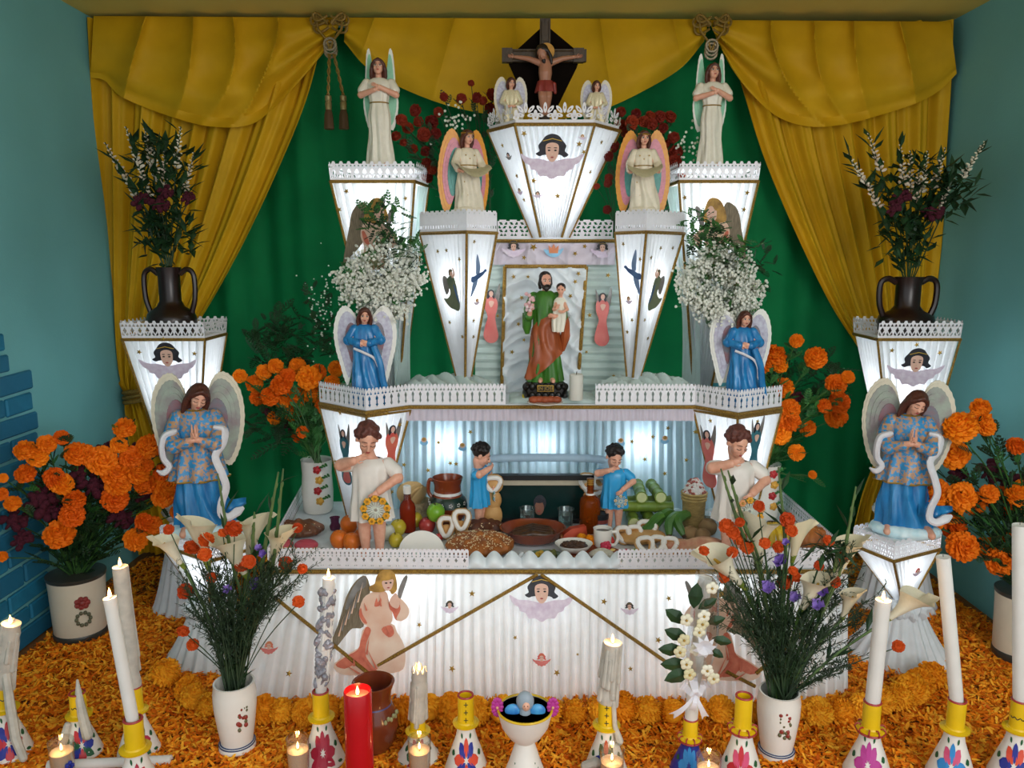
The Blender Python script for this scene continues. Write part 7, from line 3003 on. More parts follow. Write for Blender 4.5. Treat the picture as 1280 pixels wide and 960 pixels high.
def spike(root, mouth, pts, Y, r0, m=None):
    P = [mouth + V((0, 0, -.04))] + [at(x, y, Y) for x, y in pts]
    C = curve(P, 18)
    mb = MB(m or bud_m)
    n = len(C)
    mb.tube(C, [r0 * (.75 if i < n * .55 else 1.0 * (1 - (i - n * .55) / (n * .45)) ** .6 + .12) for i in range(n)], 7)
    for i in range(int(n * .55), n - 1):
        d = (C[i + 1] - C[i]).normalized()
        s = V((1 if i % 2 else -1, -.4, .6)).normalized()
        mb.ball(C[i] + s * r0 * .7, (r0 * .5, r0 * .5, r0 * 1.7), d.to_track_quat('Z', 'Y').to_matrix(), (6, 5))
    obj('bud_spike', mb, root, world=True)
    return C


def loose_purple(seed):
    r_ = random.Random(seed)
    mb = MB(purp)
    for i in range(9):
        a = i * 2.4
        t = .35 + .5 * (i / 9)

        def fn(u, v, a=a, t=t):
            x = (u - .5) * 1.0 * (0.3 + v) * (1 - .25 * v)
            o = t * math.sin(v * 1.3)
            z_ = .2 + .9 * v * (1 - .35 * t) + .08 * math.sin(u * 9 + i)
            return V((math.cos(a) * o - math.sin(a) * x, math.sin(a) * o + math.cos(a) * x, z_ - .4))
        mb.grid(fn, 6, 5)
    return mb.mesh('purple_bloom', True)


PU = [loose_purple(1), loose_purple(2)]


def fine_branches(root, mouth, tips, Y, dY, seed, m, name='fine_foliage', twig=14, L=.05):
    """dense feathery filler: many thin branches carrying needle leaves"""
    r_ = random.Random(seed)
    mb = MB(m)
    for (x, y) in tips:
        t = at(x, y, Y + r_.uniform(-dY, dY))
        a = mouth + V((r_.uniform(-.02, .02), r_.uniform(-.02, .02), -.04))
        mid = a.lerp(t, .5) + V(((a.x - t.x) * .12, 0, (t.z - a.z) * .12))
        P = curve([a, mid, t], 12)
        mb.tube(P, [.0026 * (1 - i / 15) for i in range(13)], 4, caps=False)
        for j in range(twig):
            s = r_.uniform(.22, 1.0) * 12
            i = min(int(s), 11)
            p = P[i].lerp(P[i + 1], s - i)
            d = ((P[i + 1] - P[i]).normalized() + V((r_.uniform(-.9, .9), r_.uniform(-.9, .9), r_.uniform(-.2, .6)))).normalized()
            ln = L * r_.uniform(.5, 1.2)
            e = p + d * ln
            mb.tube([p, e], [.0009, .0005], 3, caps=False)
            for q in range(6):
                w = p.lerp(e, (q + 1) / 6)
                for sg in (-1, 1):
                    leaf(mb, w, d * .8 + V((r_.uniform(-1, 1), r_.uniform(-1, 1), r_.uniform(-1, 1))) * .9, .015 * r_.uniform(.7, 1.3), .0017)
    return tag(obj(name, mb, root, smooth=False, world=True), kind='stuff')


fol_dk = mat('fine_dark_foliage', '#34492c', 0.6, 0.2, 30, col2='#1f2f1d')
# left foreground vase
mF, RF = front_vase('white foreground vase with painted flowers on the petals, left', 297, 934, 852, 26, .25)
b = thing('calla_bouquet', 'mixed bouquet of callas, red buttons and dark foliage in the left foreground vase', 'flowers', mF)
YF0 = mF.y
Ps = []
for base, tip, dy in (((226, 704), (198, 668), .0), ((258, 700), (241, 642), .05), ((306, 716), (272, 664), .02), ((312, 692), (322, 640), .06), ((340, 700), (356, 657), .03)):
    Ps.append(calla(b, mF, base, tip, YF0 + dy + .02, YF0 + dy, .15))
for pts in ([(322, 740), (330, 690), (348, 590)], [(330, 745), (342, 700), (354, 586)], [(302, 760), (290, 700), (272, 592)], [(318, 760), (316, 690), (318, 640)]):
    Ps.append(spike(b, mF, pts, YF0 + .03, .0052))
hh = [(211, 662, 6), (240, 684, 9), (258, 675, 9), (256, 693, 8), (292, 661, 10), (278, 666, 5), (302, 705, 9), (311, 702, 8), (232, 739, 9), (229, 789, 7), (241, 806, 7), (357, 704, 8), (378, 711, 6), (373, 752, 7), (372, 660, 6), (265, 722, 6)]
t1 = add_heads(b, mF, hh, ZN, 'button_flower', YF0, .05, 51, .0014, stem_d, .1)
add_heads(b, mF, [(320, 731, 10), (323, 686, 6), (329, 692, 6), (284, 738, 7)], PU, 'purple_bloom', YF0 - .01, .03, 52, .0016, stem_d)
r_ = random.Random(53)
tips = [(r_.uniform(222, 375), r_.uniform(690, 770)) for _ in range(34)] + [(375, 700), (392, 705), (365, 735), (240, 760), (250, 735), (262, 712), (340, 720)]
fine_branches(b, mF, tips, YF0 + .02, .07, 54, fol_dk)
foliage(b, Ps, 55, leaf_d, per=8, L=.07, w=.006, kind='leaf', t0=.05, name='broad_leaves')
# right foreground vase
mF, RF = front_vase('white foreground vase with painted flowers on the petals, right', 970, 942, 863, 26, .35)
b = thing('calla_bouquet', 'mixed bouquet of callas, purple blooms, red buttons and foliage in the right foreground vase', 'flowers', mF)
YF0 = mF.y
Ps = []
for base, tip, dy in (((924, 728), (882, 686), .0), ((948, 702), (944, 640), .05), ((992, 694), (1002, 648), .04), ((1003, 760), (1030, 716), -.02), ((1046, 718), (1070, 668), .05), ((1054, 770), (1070, 735), .0)):
    Ps.append(calla(b, mF, base, tip, YF0 + dy + .02, YF0 + dy, .15))
Ps.append(calla(b, mF, (1112, 772), (1158, 740), YF0 + .02, YF0, .1, .0036))
for pts in ([(950, 720), (925, 660), (901, 586)], [(952, 715), (930, 655), (910, 588)], [(978, 750), (982, 690), (973, 584)], [(1040, 740), (1055, 690), (1070, 608)], [(1030, 760), (1045, 700), (1044, 690)]):
    Ps.append(spike(b, mF, pts, YF0 + .03, .0050))


def Z7(l):
    return [(880 + x / 4.8, 580 + y / 4.8, r / 4.6) for x, y, r in l]


hh = Z7([(135, 372, 40), (175, 412, 35), (215, 447, 38), (258, 500, 36), (500, 335, 40), (525, 400, 32), (447, 498, 32), (365, 475, 30), (170, 530, 30), (118, 680, 32), (482, 708, 42), (535, 640, 26), (555, 680, 26), (690, 610, 26),
         (835, 555, 32), (785, 705, 32), (750, 460, 30), (330, 252, 30), (215, 350, 26), (0, 520, 28)]) + [(1123, 808, 7)]
t1 = add_heads(b, mF, hh, ZN, 'button_flower', YF0, .05, 61, .0014, stem_d, .1)
add_heads(b, mF, Z7([(465, 585, 48), (380, 742, 48), (680, 850, 44), (712, 765, 36), (545, 800, 40), (490, 470, 26)]), PU, 'purple_bloom', YF0 - .01, .03, 62, .0016, stem_d)
r_ = random.Random(63)
tips = [(r_.uniform(895, 1075), r_.uniform(700, 790)) for _ in range(40)] + [(890, 740), (880, 765), (900, 725), (1060, 830), (1075, 815), (1040, 845), (1085, 760), (1100, 740), (1066, 795), (1050, 835)]
fine_branches(b, mF, tips, YF0 + .02, .07, 64, fol_dk)
foliage(b, Ps, 65, leaf_d, per=8, L=.07, w=.007, kind='leaf', t0=.05, name='broad_leaves', region=[(1035, 690, 22, 14, YF0 + .05, 40)])

for px, py, rr, lb in ((738, 684, 9, 'marigold head lying behind the white bowl, beside the mug'), (727, 679, 7, 'small marigold head lying by the papaya slice')):
    p, k = spot(px, py)
    tag(link('marigold', MGY[0], None, p + V((0, 0, rr * k * .8)), (-.5, .2, 1), rr * k), lb, 'flower')

# ------------------------------------------------------------------ petal carpet, marigold row, candles
def petal_mat():
    m = mat('orange_petals', '#e8790f', 0.7, 0.05, 8, transl=0.1, spec=0.2)
    nt = m.node_tree
    N, L = nt.nodes, nt.links
    g = N.new('ShaderNodeNewGeometry')
    rp = N.new('ShaderNodeValToRGB')
    els = rp.color_ramp.elements
    els[0].position, els[0].color = 0.0, (*hx('#cc5a0c'), 1)
    els[1].position, els[1].color = 1.0, (*hx('#ffbc38'), 1)
    e = els.new(0.45)
    e.color = (*hx('#f68a12'), 1)
    L.new(g.outputs['Random Per Island'], rp.inputs['Fac'])
    for n in N:
        if n.type == 'BSDF_PRINCIPLED':
            L.new(rp.outputs['Color'], n.inputs['Base Color'])
        if n.type == 'BSDF_TRANSLUCENT':
            L.new(rp.outputs['Color'], n.inputs['Color'])
    return m


PET = petal_mat()
rs = np.random.RandomState(5)
NP = 125000
x = rs.uniform(-1.63, 1.73, NP)
y = rs.uniform(1.60, 3.32, NP)
keep = ~((y > 2.36) & (x > -.80) & (x < .90)) & ~((y > 2.9) & (rs.rand(NP) < .5)) & ~((x < -1.60) | (x > 1.70))
x, y = x[keep], y[keep]
n = len(x)
hm = 0.006 + 0.005 * np.sin(9 * x + 2) * np.sin(11 * y) + 0.004 * np.sin(23 * x) * np.sin(19 * y + 1)
zc = hm + rs.uniform(0, .010, n)
a = rs.uniform(0, 2 * PI, n)
tl = rs.uniform(-.5, .5, n)
rl = rs.uniform(-.8, .8, n)
ln = rs.uniform(.009, .017, n)
wd = rs.uniform(.0026, .0050, n)
dx, dy, dz = np.cos(a) * np.cos(tl), np.sin(a) * np.cos(tl), np.sin(tl)
sx, sy, sz = -np.sin(a) * np.cos(rl), np.cos(a) * np.cos(rl), np.sin(rl)
cur = rs.uniform(-.35, .35, n)
P = np.stack([x, y, zc], 1)
D = np.stack([dx, dy, dz], 1) * ln[:, None]
Sd = np.stack([sx, sy, sz], 1) * wd[:, None]
Up = np.stack([0 * x, 0 * x, ln * cur], 1)
v6 = np.stack([P - D - Sd * .5 - Up, P - D + Sd * .5 - Up, P - Sd, P + Sd, P + D - Sd * .7 - Up, P + D + Sd * .7 - Up], 1)
v6[:, :, 2] = np.maximum(v6[:, :, 2], .001)
me = bpy.data.meshes.new('petal_carpet')
me.vertices.add(n * 6)
me.vertices.foreach_set('co', v6.astype(np.float32).ravel())
idx = np.arange(n)[:, None] * 6
q = np.concatenate([idx + np.array([[0, 1, 3, 2]]), idx + np.array([[2, 3, 5, 4]])], 1).astype(np.int32)
me.loops.add(n * 8)
me.loops.foreach_set('vertex_index', q.ravel())
me.polygons.add(n * 2)
me.polygons.foreach_set('loop_start', np.arange(0, n * 8, 4, dtype=np.int32))
me.update(calc_edges=True)
me.materials.append(PET)
tag(link('petal_carpet', me), 'carpet of loose orange marigold petals over the whole floor', 'petals', kind='stuff')

row = [(208, 846), (236, 862), (243, 872), (262, 882), (330, 888)] + [(352 + 30.5 * i, 889 + 2 * math.sin(i * 1.7)) for i in range(22)] + [(1022, 892), (1051, 888), (1078, 884), (1104, 878), (1124, 873), (1140, 864), (1150, 854), (1164, 846)]
ORD = ('first second third fourth fifth sixth seventh eighth ninth tenth eleventh twelfth thirteenth fourteenth fifteenth sixteenth seventeenth eighteenth').split()


def ordinal(i, n):
    return ORD[i] + ' marigold from the left end' if i < n / 2 else ORD[n - 1 - i] + ' marigold from the right end'


r_ = random.Random(77)
for i, (px, py) in enumerate(row):
    p = atz(px, py + 4, .030)
    k = (p.y * CP + (CAMZ - p.z) * SP) / FPX
    R_ = 18.5 * k * r_.uniform(.88, 1.1)
    p.z = R_ * .85 + .008
    o = link('marigold', MGY[i % 3], None, p, (r_.uniform(-.9, .3), r_.uniform(-.5, .5), r_.uniform(0, 6)), R_)
    tag(o, ordinal(i, len(row)) + ' in the row of marigold heads along the altar foot', 'flower', 'marigold heads in a row at the altar foot')

wax = mat('candle_wax', '#f5f2ec', 0.4, 0.03, 20, transl=0.3, spec=0.4)
wax_dirty = mat('dripped_wax', '#e0d9cc', 0.45, 0.12, 40, transl=0.3, bump=.4, spec=0.4)
flame_m = emat('candle_flame', '#ffb466', 14.0)
wick_m = mat('wick', '#1c1612', .8, .1, 40)
yel_t = mat('yellow_tube_paint', '#e3b90f', 0.4, 0.06, 20, spec=.5)
white_t = mat('white_clay_paint', '#e6e0d6', 0.4, 0.05, 16, spec=.5)
rim_r = mat('red_rim_paint', '#a83232', 0.4, 0.1, 30)
PAINT = {c: mat('paint_' + c, h, .4, .06, 40) for c, h in dict(red='#c22a34', blue='#232f8e', green='#1d5a34', pink='#b8388e', orange='#d9482a', sky='#2a86c8', crimson='#a8203a', rose='#cf4a72', black='#1c1c1c').items()}


def flame(parent, p, s=1.0, watts=0.30, name='flame'):
    mb = MB(flame_m)
    mb.lathe([(0, 0), (.0032 * s, .003 * s), (.0042 * s, .008 * s), (.0030 * s, .015 * s), (.0012 * s, .021 * s), (0, .025 * s)], 12, p + V((0, 0, .004)))
    obj(name, mb, parent, world=True)
    mb = MB(wick_m)
    mb.tube([p + V((0, 0, -.002)), p + V((.001, 0, .007))], .0007, 5)
    obj('wick', mb, parent, world=True)
    point_light('candle_light', p + V((0, -.004, .018 * s)), watts, (1.0, .56, .22), .006)


def holder(label, px, pbase, ptop, rb, rt, petals, leaves, bell=None, saucer=True, k_n=8, loops=False, marks=None, rim=True):
    """clay candlestick: flower-painted bell, yellow tube; sizes in pixels at its own distance"""
    p = atz(px, pbase, .010)
    k = (p.y * CP + (CAMZ - p.z) * SP) / FPX
    h = at(px, ptop, p.y).z - p.z
    r = thing('candlestick', label, 'candlestick', p)
    Rb, Rt = rb * k, rt * k
    ht = h * .40
    hb = h - ht
    prof = [(Rb, 0), (Rb * 1.0, .004), (Rb * .93, hb * .12), (Rb * .70, hb * .45), (Rb * .46, hb * .78), (Rt * 1.05, hb)]
    C = curve([(q, 0, z_) for q, z_ in prof], 16)
    mb = MB(bell or white_t)
    mb.lathe([(0, 0)] + [(c.x, c.z) for c in C] + [(0, hb)], 36)
    obj('bell', mb, r)

    def surf(u, v, off=.0006):
        """point on the bell: u sideways (rad), v height fraction"""
        j = v * 16
        i = min(int(j), 15)
        c = C[i].lerp(C[i + 1], j - i)
        d = math.atan2(-p.y, -p.x) + u
        return V((math.cos(d) * (c.x + off), math.sin(d) * (c.x + off), c.z))
    cv = .57
    T_ = Rb * .74

    def painted(m, ang, r0, r1, w, off):
        mb2 = MB(m)
        ca, sa = math.cos(ang), math.sin(ang)
        pts = []
        for t, s in ((0, 0), (.25, .75), (.55, 1), (.8, .75), (1, 0), (.8, -.75), (.55, -1), (.25, -.75)):
            rr = lerp(r0, r1, t)
            x_, z_ = ca * rr - sa * s * w, sa * rr + ca * s * w
            pts.append(surf(x_ / T_, min(.98, max(.02, cv + z_ / hb)), off))
        mb2.add(pts, [tuple(range(8))])
        return mb2
    for i in range(k_n):
        a = 2 * PI * i / k_n + PI / 2
        obj('painted_petal', painted(PAINT[petals[i % len(petals)]], a, Rb * .06, Rb * .60, Rb * .145, .0012), r, smooth=False)
    for a, r0 in ((.15, .62), (PI - .15, .62), (-.5, .66), (PI + .5, .66), (1.1, .60), (PI - 1.1, .60)):
        obj('painted_leaf', painted(PAINT['green'], a, Rb * r0, Rb * (r0 + .26), Rb * .075, .0010), r, smooth=False)
    mb = MB(yel_t)
    if saucer:
        mb.lathe([(Rt * 1.0, hb - .002), (Rt * 1.6, hb + .004), (Rt * 1.65, hb + .008), (Rt * 1.15, hb + .010), (Rt * 1.05, hb + .014)], 28)
    mb.lathe([(Rt * 1.05, hb), (Rt, hb + .012), (Rt, h - .002), (Rt * .98, h), (Rt * .78, h), (Rt * .76, h - .02), (0, h - .021)], 26)
    obj('tube', mb, r)
    if rim:
        mb = MB(rim_r)
        mb.tube([V((Rt * .9 * math.cos(t), Rt * .9 * math.sin(t), h)) for t in [2 * PI * i / 24 for i in range(25)]], Rt * .14, 6, caps=False)
        obj('rim', mb, r)
    if loops:
        mb = MB(rim_r)
        for i in range(9):
            a = 2 * PI * i / 9
            c = V((math.cos(a) * Rt * 1.35, math.sin(a) * Rt * 1.35, hb + .006))
            mb.tube([c + V((Rt * .35 * math.cos(t) * math.cos(a), Rt * .35 * math.cos(t) * math.sin(a), Rt * .4 * math.sin(t))) for t in [2 * PI * j / 10 for j in range(11)]], Rt * .09, 5, caps=False)
        mb.tube([V((Rt * 1.5 * math.cos(t), Rt * 1.5 * math.sin(t), hb)) for t in [2 * PI * i / 24 for i in range(25)]], Rt * .15, 6, caps=False)
        obj('loop_collar', mb, r)
    d = math.atan2(-p.y, -p.x)
    if marks == 'cross':
        for j in range(3):
            mb = MB(PAINT['black'])
            c = V((math.cos(d) * Rt * 1.02, math.sin(d) * Rt * 1.02, hb + ht * (.3 + .26 * j)))
            s_ = V((-math.sin(d), math.cos(d), 0))
            mb.tube([c - s_ * Rt * .25, c + s_ * Rt * .25], Rt * .05, 5)
            mb.tube([c - V((0, 0, Rt * .3)), c + V((0, 0, Rt * .3))], Rt * .05, 5)
            obj('painted_cross', mb, r)
    elif marks == 'wave':
        mb = MB(PAINT['black'])
        mb.tube([V((math.cos(d + t) * Rt * 1.02, math.sin(d + t) * Rt * 1.02, hb + ht * .5 + Rt * .12 * math.sin(t * 11))) for t in [-.9 + 1.8 * i / 24 for i in range(25)]], Rt * .06, 5)
        obj('painted_wave', mb, r)
    return r, p + V((0, 0, h)), k


def candle(label, base, tip_px, k, rpx, lit=True, m=None, drip=0, seed=0, dy=0.0, top='flat', watts=.30, name='candle', group=None):
    """leaning candle from its socket to the pixel of its tip"""
    t = at(tip_px[0], tip_px[1], base.y + dy)
    b = base + V((0, 0, -.014))
    r = thing('candle', label, 'candle', b, group=group)
    R_ = rpx * k
    r_ = random.Random(seed)
    d = (t - b).normalized()
    mb = MB(m or wax)
    n = 14
    pts = [b.lerp(t, i / n) for i in range(n + 1)]
    rad = [R_ * (1 + (r_.uniform(-.10, .12) if drip else 0)) for _ in range(n + 1)]
    rad[0] = min(rad[0], R_) * .9
    mb.tube([q - b for q in pts] + [t - b - d * R_ * .3], rad + [R_ * .55], 16)
    s = d.orthogonal().normalized()
    for i in range(drip):
        a = r_.uniform(0, 2 * PI)
        q = (Matrix.Rotation(a, 3, d) @ s) * R_ * .92
        t0, t1 = r_.uniform(.7, 1.0), r_.uniform(.0, .5)
        mb.chain([(b.lerp(t, t0) + q - b, R_ * .22), (b.lerp(t, lerp(t0, t1, .6)) + q * 1.05 - b, R_ * .26), (b.lerp(t, t1) + q * 1.1 - b, R_ * .34)], 7)
    if top == 'crown':
        for i in range(9):
            a = 2 * PI * i / 9
            q = (Matrix.Rotation(a, 3, d) @ s) * R_ * .85
            mb.chain([(t + q - b, R_ * .22), (t + q * 1.02 + d * R_ * r_.uniform(.2, .9) - b, R_ * .10)], 6)
    obj('wax', mb, r)
    if lit:
        flame(r, t - d * R_ * .25, 1.0, watts)
    else:
        mb = MB(wick_m)
        mb.tube([t - b, t - b + d * .006], .0007, 5)
        obj('wick', mb, r)
    return r, t


def spill(label, base_p, k, pts, rpx, seed):
    """wax run down over the candlestick: part of the candle that dripped it"""
    mb = MB(wax_dirty)
    mb.chain([(q, rpx * k * f) for q, f in pts], 8)
    return mb


h, t, k = holder('candlestick with red and blue petals at the left edge, under the thick dripping candle', 12, 940, 853, 27, 10, ['red', 'blue'], 'green', marks='wave')
c, tt = candle('thick dripping lit candle at the left edge of the photo', t, (14, 779), k, 11, m=wax_dirty, drip=9, seed=1)
mb = MB(wax_dirty)
mb.chain([(t + V((.02, -.012, .03)), .010), (t + V((.035, -.03, -.05)), .012), (t + V((.05, -.045, -.13)), .012), (t + V((.075, -.06, -.175)), .010)], 8)
obj('wax_drip', mb, c, world=True)
h, t, k = holder('empty candlestick with blue and red marks and old wax, second from the left', 103, 940, 866, 24, 9.5, ['blue', 'red', 'green'], 'green', marks='wave')
mb = MB(wax_dirty)
mb.chain([(t + V((.004, 0, .035)), .003), (t + V((.01, -.01, 0)), .009), (t + V((.022, -.022, -.05)), .012), (t + V((.035, -.03, -.10)), .014)], 8)
mb.chain([(t + V((-.02, -.02, -.08)), .010), (t + V((-.03, -.03, -.12)), .012)], 8)
obj('old_wax', mb, h, world=True)
h, t, k = holder('candlestick hidden behind another, its candle the taller of the leaning pair', 174, 938, 858, 25, 9, ['crimson', 'green'], 'green')
candle('taller lit candle of the leaning pair on the left', t, (150, 708), k, 8.5, m=wax_dirty, drip=4, seed=2)
h, t, k = holder('nearest candlestick on the left, its bell cut off by the lower edge of the photo', 174, 996, 899, 31, 11.5, ['crimson', 'red'], 'green')
candle('white lit candle leaning left out of the nearest left candlestick', t, (137, 747), k, 7.5, seed=3)
h, t, k = holder('candlestick with a big crimson flower, under the plastic-wrapped candle', 404, 950, 864, 27, 10, ['crimson'], 'green')
c, tt = candle('lit candle wrapped in crumpled clear plastic, before the left end of the table', t, (411, 722), k, 7.5, seed=4, drip=3)
mb = MB(mat('crumpled_foil', '#b9b7c0', .22, .25, 60, spec=.7, bump=1.0, transl=.25, metal=.25))
r_ = random.Random(4)
for i in range(95):
    f_ = r_.uniform(.05, .90)
    q = t.lerp(tt, f_)
    mb.ball(q + V((r_.uniform(-1, 1), r_.uniform(-1, 1), 0)) * 7 * k, (r_.uniform(3, 7) * k, r_.uniform(2, 5) * k, r_.uniform(3, 9) * k), RM(r_.uniform(0, 3), r_.uniform(-1, 1), r_.uniform(-1, 1)), (6, 5))
tag(obj('plastic_wrap', mb, c, smooth=False, world=True), kind='stuff')
h, t, k = holder('candlestick behind the middle tealight, spattered with wax', 523, 945, 897, 26, 9.5, ['green', 'crimson'], 'green')
candle('short lit candle with a melted crown, right of the clay jar', t, (524, 838), k, 9.5, m=wax_dirty, drip=10, seed=5, top='crown')
h, t, k = holder('empty candlestick with red and blue petals and little crosses, left of the incense bowl', 583, 960, 869, 27, 10, ['orange', 'blue'], 'green', marks='cross')
h, t, k = holder('candlestick with little crosses and a dripped bell, right of the incense bowl', 757, 962, 873, 27, 10.5, ['orange', 'green', 'blue', 'green'], 'green', marks='cross')
c, tt = candle('thick lit candle with wax runs, right of the incense bowl', t, (766, 803), k, 11, m=wax_dirty, drip=10, seed=6)
mb = MB(wax_dirty)
mb.chain([(t + V((.014, -.018, 0)), .006), (t + V((.018, -.022, -.06)), .006), (t + V((.03, -.026, -.10)), .010)], 8)
mb.chain([(t + V((-.03, -.04, -.15)), .014), (t + V((-.055, -.03, -.165)), .012)], 8)
obj('wax_drip', mb, c, world=True)
hh_, th, kh = holder('small candlestick with a deep blue bell, under the ribboned ornament', 861, 962, 898, 24, 9, ['sky'], 'green', loops=True, bell=PAINT['blue'])
h, t, k = holder('empty candlestick with a large red flower, beside the right foreground vase', 925, 975, 870, 30, 10.5, ['red', 'rose'], 'green', loops=True)
h, t, k = holder('candlestick with a pink flower, under the leaning candle on the right', 1084, 966, 877, 29, 10.5, ['pink'], 'green', loops=True)
candle('white lit candle leaning right, before the glowing right pedestal', t, (1104, 750), k, 9, seed=7)
h, t, k = holder('candlestick with blue and pink petals, under the tall unlit candle', 1188, 970, 875, 29, 10.5, ['sky', 'rose'], 'green')
candle('tall unlit white candle, second from the right edge', t, (1179, 696), k, 8, lit=False, seed=8)
h, t, k = holder('candlestick with blue and orange petals at the right edge, under the thickest tall candle', 1266, 970, 875, 29, 10.5, ['blue', 'orange'], 'green', marks='wave')
candle('tall thick unlit white candle at the right edge', t, (1275, 656), k, 8.5, lit=False, seed=9)
# candle lying on the petals
a, b_ = atz(60, 957, .022), atz(214, 950, .022)
r = thing('lying_candle', 'white candle lying on the petals at the lower left', 'candle', a.lerp(b_, .5))
mb = MB(wax)
mb.tube([a - r.location, a.lerp(b_, .5) - r.location, b_ - r.location], .0125, 16)
obj('wax', mb, r)
mb = MB(wick_m)
mb.tube([b_ - r.location, b_ - r.location + V((.008, 0, .002))], .0008, 5)
obj('wick', mb, r)


def tealight(px, pbase, ptop, rpx, label, blue=False):
    p = atz(px, pbase, .012)
    k = (p.y * CP + (CAMZ - p.z) * SP) / FPX
    h = at(px, ptop, p.y).z - p.z
    R_ = rpx * k
    r = thing('glass_votive', label, 'candle', p)
    mb = MB(glass_c)
    mb.lathe([(0, .001), (R_ * .82, .001), (R_ * .86, .004), (R_, h), (R_ * .95, h), (R_ * .80, .006), (0, .005)], 28)
    obj('glass', mb, r)
    mb = MB(mat('votive_wax', '#f0d2bc', .45, .05, 20, transl=.3))
    mb.lathe([(0, .006), (R_ * .78, .006), (R_ * .90, h * .72), (R_ * .4, h * .70), (0, h * .69)], 24)
    obj('wax', mb, r)
    if blue:
        mb = MB(PAINT['blue'])
        d = math.atan2(-p.y, -p.x) + .5
        for i in range(5):
            a = 2 * PI * i / 5
            q = V((math.cos(d), math.sin(d), 0)) * R_ * .97
            mb.ball(q + V((-math.sin(d) * .007 * math.cos(a), math.cos(d) * .007 * math.cos(a), h * .4 + .009 * math.sin(a))), .006, seg=(6, 5))
        obj('blue_print', mb, r)
    flame(r, p + V((0, 0, h * .70)), .8, .10)


tealight(80, 972, 926, 15, 'lit glass votive with blue print, lower left corner', True)
tealight(374, 974, 922, 14.5, 'lit glass votive left of the red candle')
tealight(525, 976, 922, 14.5, 'lit glass votive right of the red candle, before the melted candle')
tealight(764, 990, 936, 15.5, 'lit glass votive before the candle with wax runs')
tealight(884, 1000, 944, 15.5, 'lit glass votive before the blue candlestick, cut by the lower edge')

# red candle
p = atz(451, 992, .012)
k = (p.y * CP + (CAMZ - p.z) * SP) / FPX
h = at(451, 864, p.y).z - p.z
r = thing('red_candle', 'tall red candle in a red sleeve, lit, before the clay jar', 'candle', p)
mb = MB(mat('red_sleeve', '#c4121c', .18, .05, 20, spec=.6, transl=.15))
R_ = 17 * k
mb.lathe([(0, .001), (R_, .001), (R_, h), (R_ * .95, h + .003), (R_ * .92, h), (R_ * .9, h - .014)], 36)
obj('sleeve', mb, r)
mb = MB(mat('pink_wax', '#e89a86', .4, .05, 20, transl=.3))
mb.lathe([(R_ * .9, h - .012), (R_ * .5, h - .014), (0, h - .015)], 30)
obj('wax', mb, r)
flame(r, p + V((0, 0, h - .014)), 1.0, .14)

# clay jar
p = atz(469, 934, .012)
k = (p.y * CP + (CAMZ - p.z) * SP) / FPX
h = at(469, 852, p.y).z - p.z
r = thing('clay_jar', 'glazed dark brown clay jar with open mouth, behind the red candle', 'jar', p)
mb = MB(mat('jar_glaze', '#5e2716', .16, .15, 12, spec=.7, col2='#7a3a20'))
R_ = 30 * k
mb.lathe([(0, .001), (R_ * .6, .001), (R_ * .86, h * .14), (R_, h * .36), (R_ * .95, h * .52), (R_ * .72, h * .68), (R_ * .68, h * .76), (R_ * .74, h * .88), (R_ * .88, h), (R_ * .84, h * 1.01), (R_ * .76, h), (R_ * .66, h * .86),
          (R_ * .6, h * .74), (R_ * .8, h * .5), (R_ * .7, h * .1), (0, h * .04)], 40)
obj('body', mb, r)
mb = MB(mat('jar_blue_band', '#4a4a78', .3, .1, 30))
mb.lathe([(R_ * .735, h * .675), (R_ * .705, h * .70), (R_ * .695, h * .73)], 40)
obj('painted_band', mb, r)
mb = MB(mat('jar_leaf', '#a8a878', .3, .2, 40))
for i in range(7):
    a = -.9 + .16 * i
    mb.ball((R_ * .93 * math.cos(a), R_ * .93 * math.sin(a), h * (.53 + .03 * (i % 2))), (.005, .005, .007), seg=(6, 5))
obj('painted_leaves', mb, r)

# incense bowl with rosettes and a little hooded figure
p = atz(656, 985, .012)
k = (p.y * CP + (CAMZ - p.z) * SP) / FPX
ib = thing('incense_bowl', 'white painted incense bowl with two magenta rosettes, front centre on the petals', 'bowl', p)
hb = at(656, 925, p.y).z - p.z
ht = at(656, 886, p.y).z - p.z
mb = MB(white_t)
mb.lathe([(0, .001), (34 * k, .001), (32 * k, .008), (20 * k, hb * .55), (11 * k, hb)], 36)
obj('foot', mb, ib)
mb = MB(white_t)
mb.lathe([(10 * k, hb - .004), (20 * k, hb + (ht - hb) * .16), (29 * k, hb + (ht - hb) * .5), (34 * k, ht - .002), (33 * k, ht), (32 * k, ht - .002)], 40)
obj('bowl', mb, ib)
mb = MB(mat('dark_inside', '#15171a', .35, .2, 60))
mb.lathe([(32 * k, ht - .002), (27 * k, hb + (ht - hb) * .55), (16 * k, hb + (ht - hb) * .25), (0, hb + (ht - hb) * .2)], 36)
obj('inside', mb, ib)
mb = MB(yel_t)
mb.tube([V((33.2 * k * math.cos(t), 33.2 * k * math.sin(t), ht)) for t in [2 * PI * i / 40 for i in range(41)]], 1.5 * k, 6, caps=False)
obj('yellow_rim', mb, ib)
for s in (-1, 1):
    mb = MB(PAINT['pink'])
    c = V((s * 34 * k, -2 * k, ht + 4 * k))
    for i in range(12):
        a = 2 * PI * i / 12
        mb.ball(c + V((5 * k * math.cos(a), -1 * k, 10 * k * math.sin(a))), (3 * k, 2 * k, 3.2 * k), seg=(7, 5))
    mb.ball(c, (6 * k, 2.4 * k, 11 * k))
    mb.use(mat('rosette_heart', '#e8b080', .4, .1, 40))
    mb.ball(c + V((0, -2.6 * k, 0)), 1.8 * k, seg=(8, 6))
    obj('rosette', mb, ib)
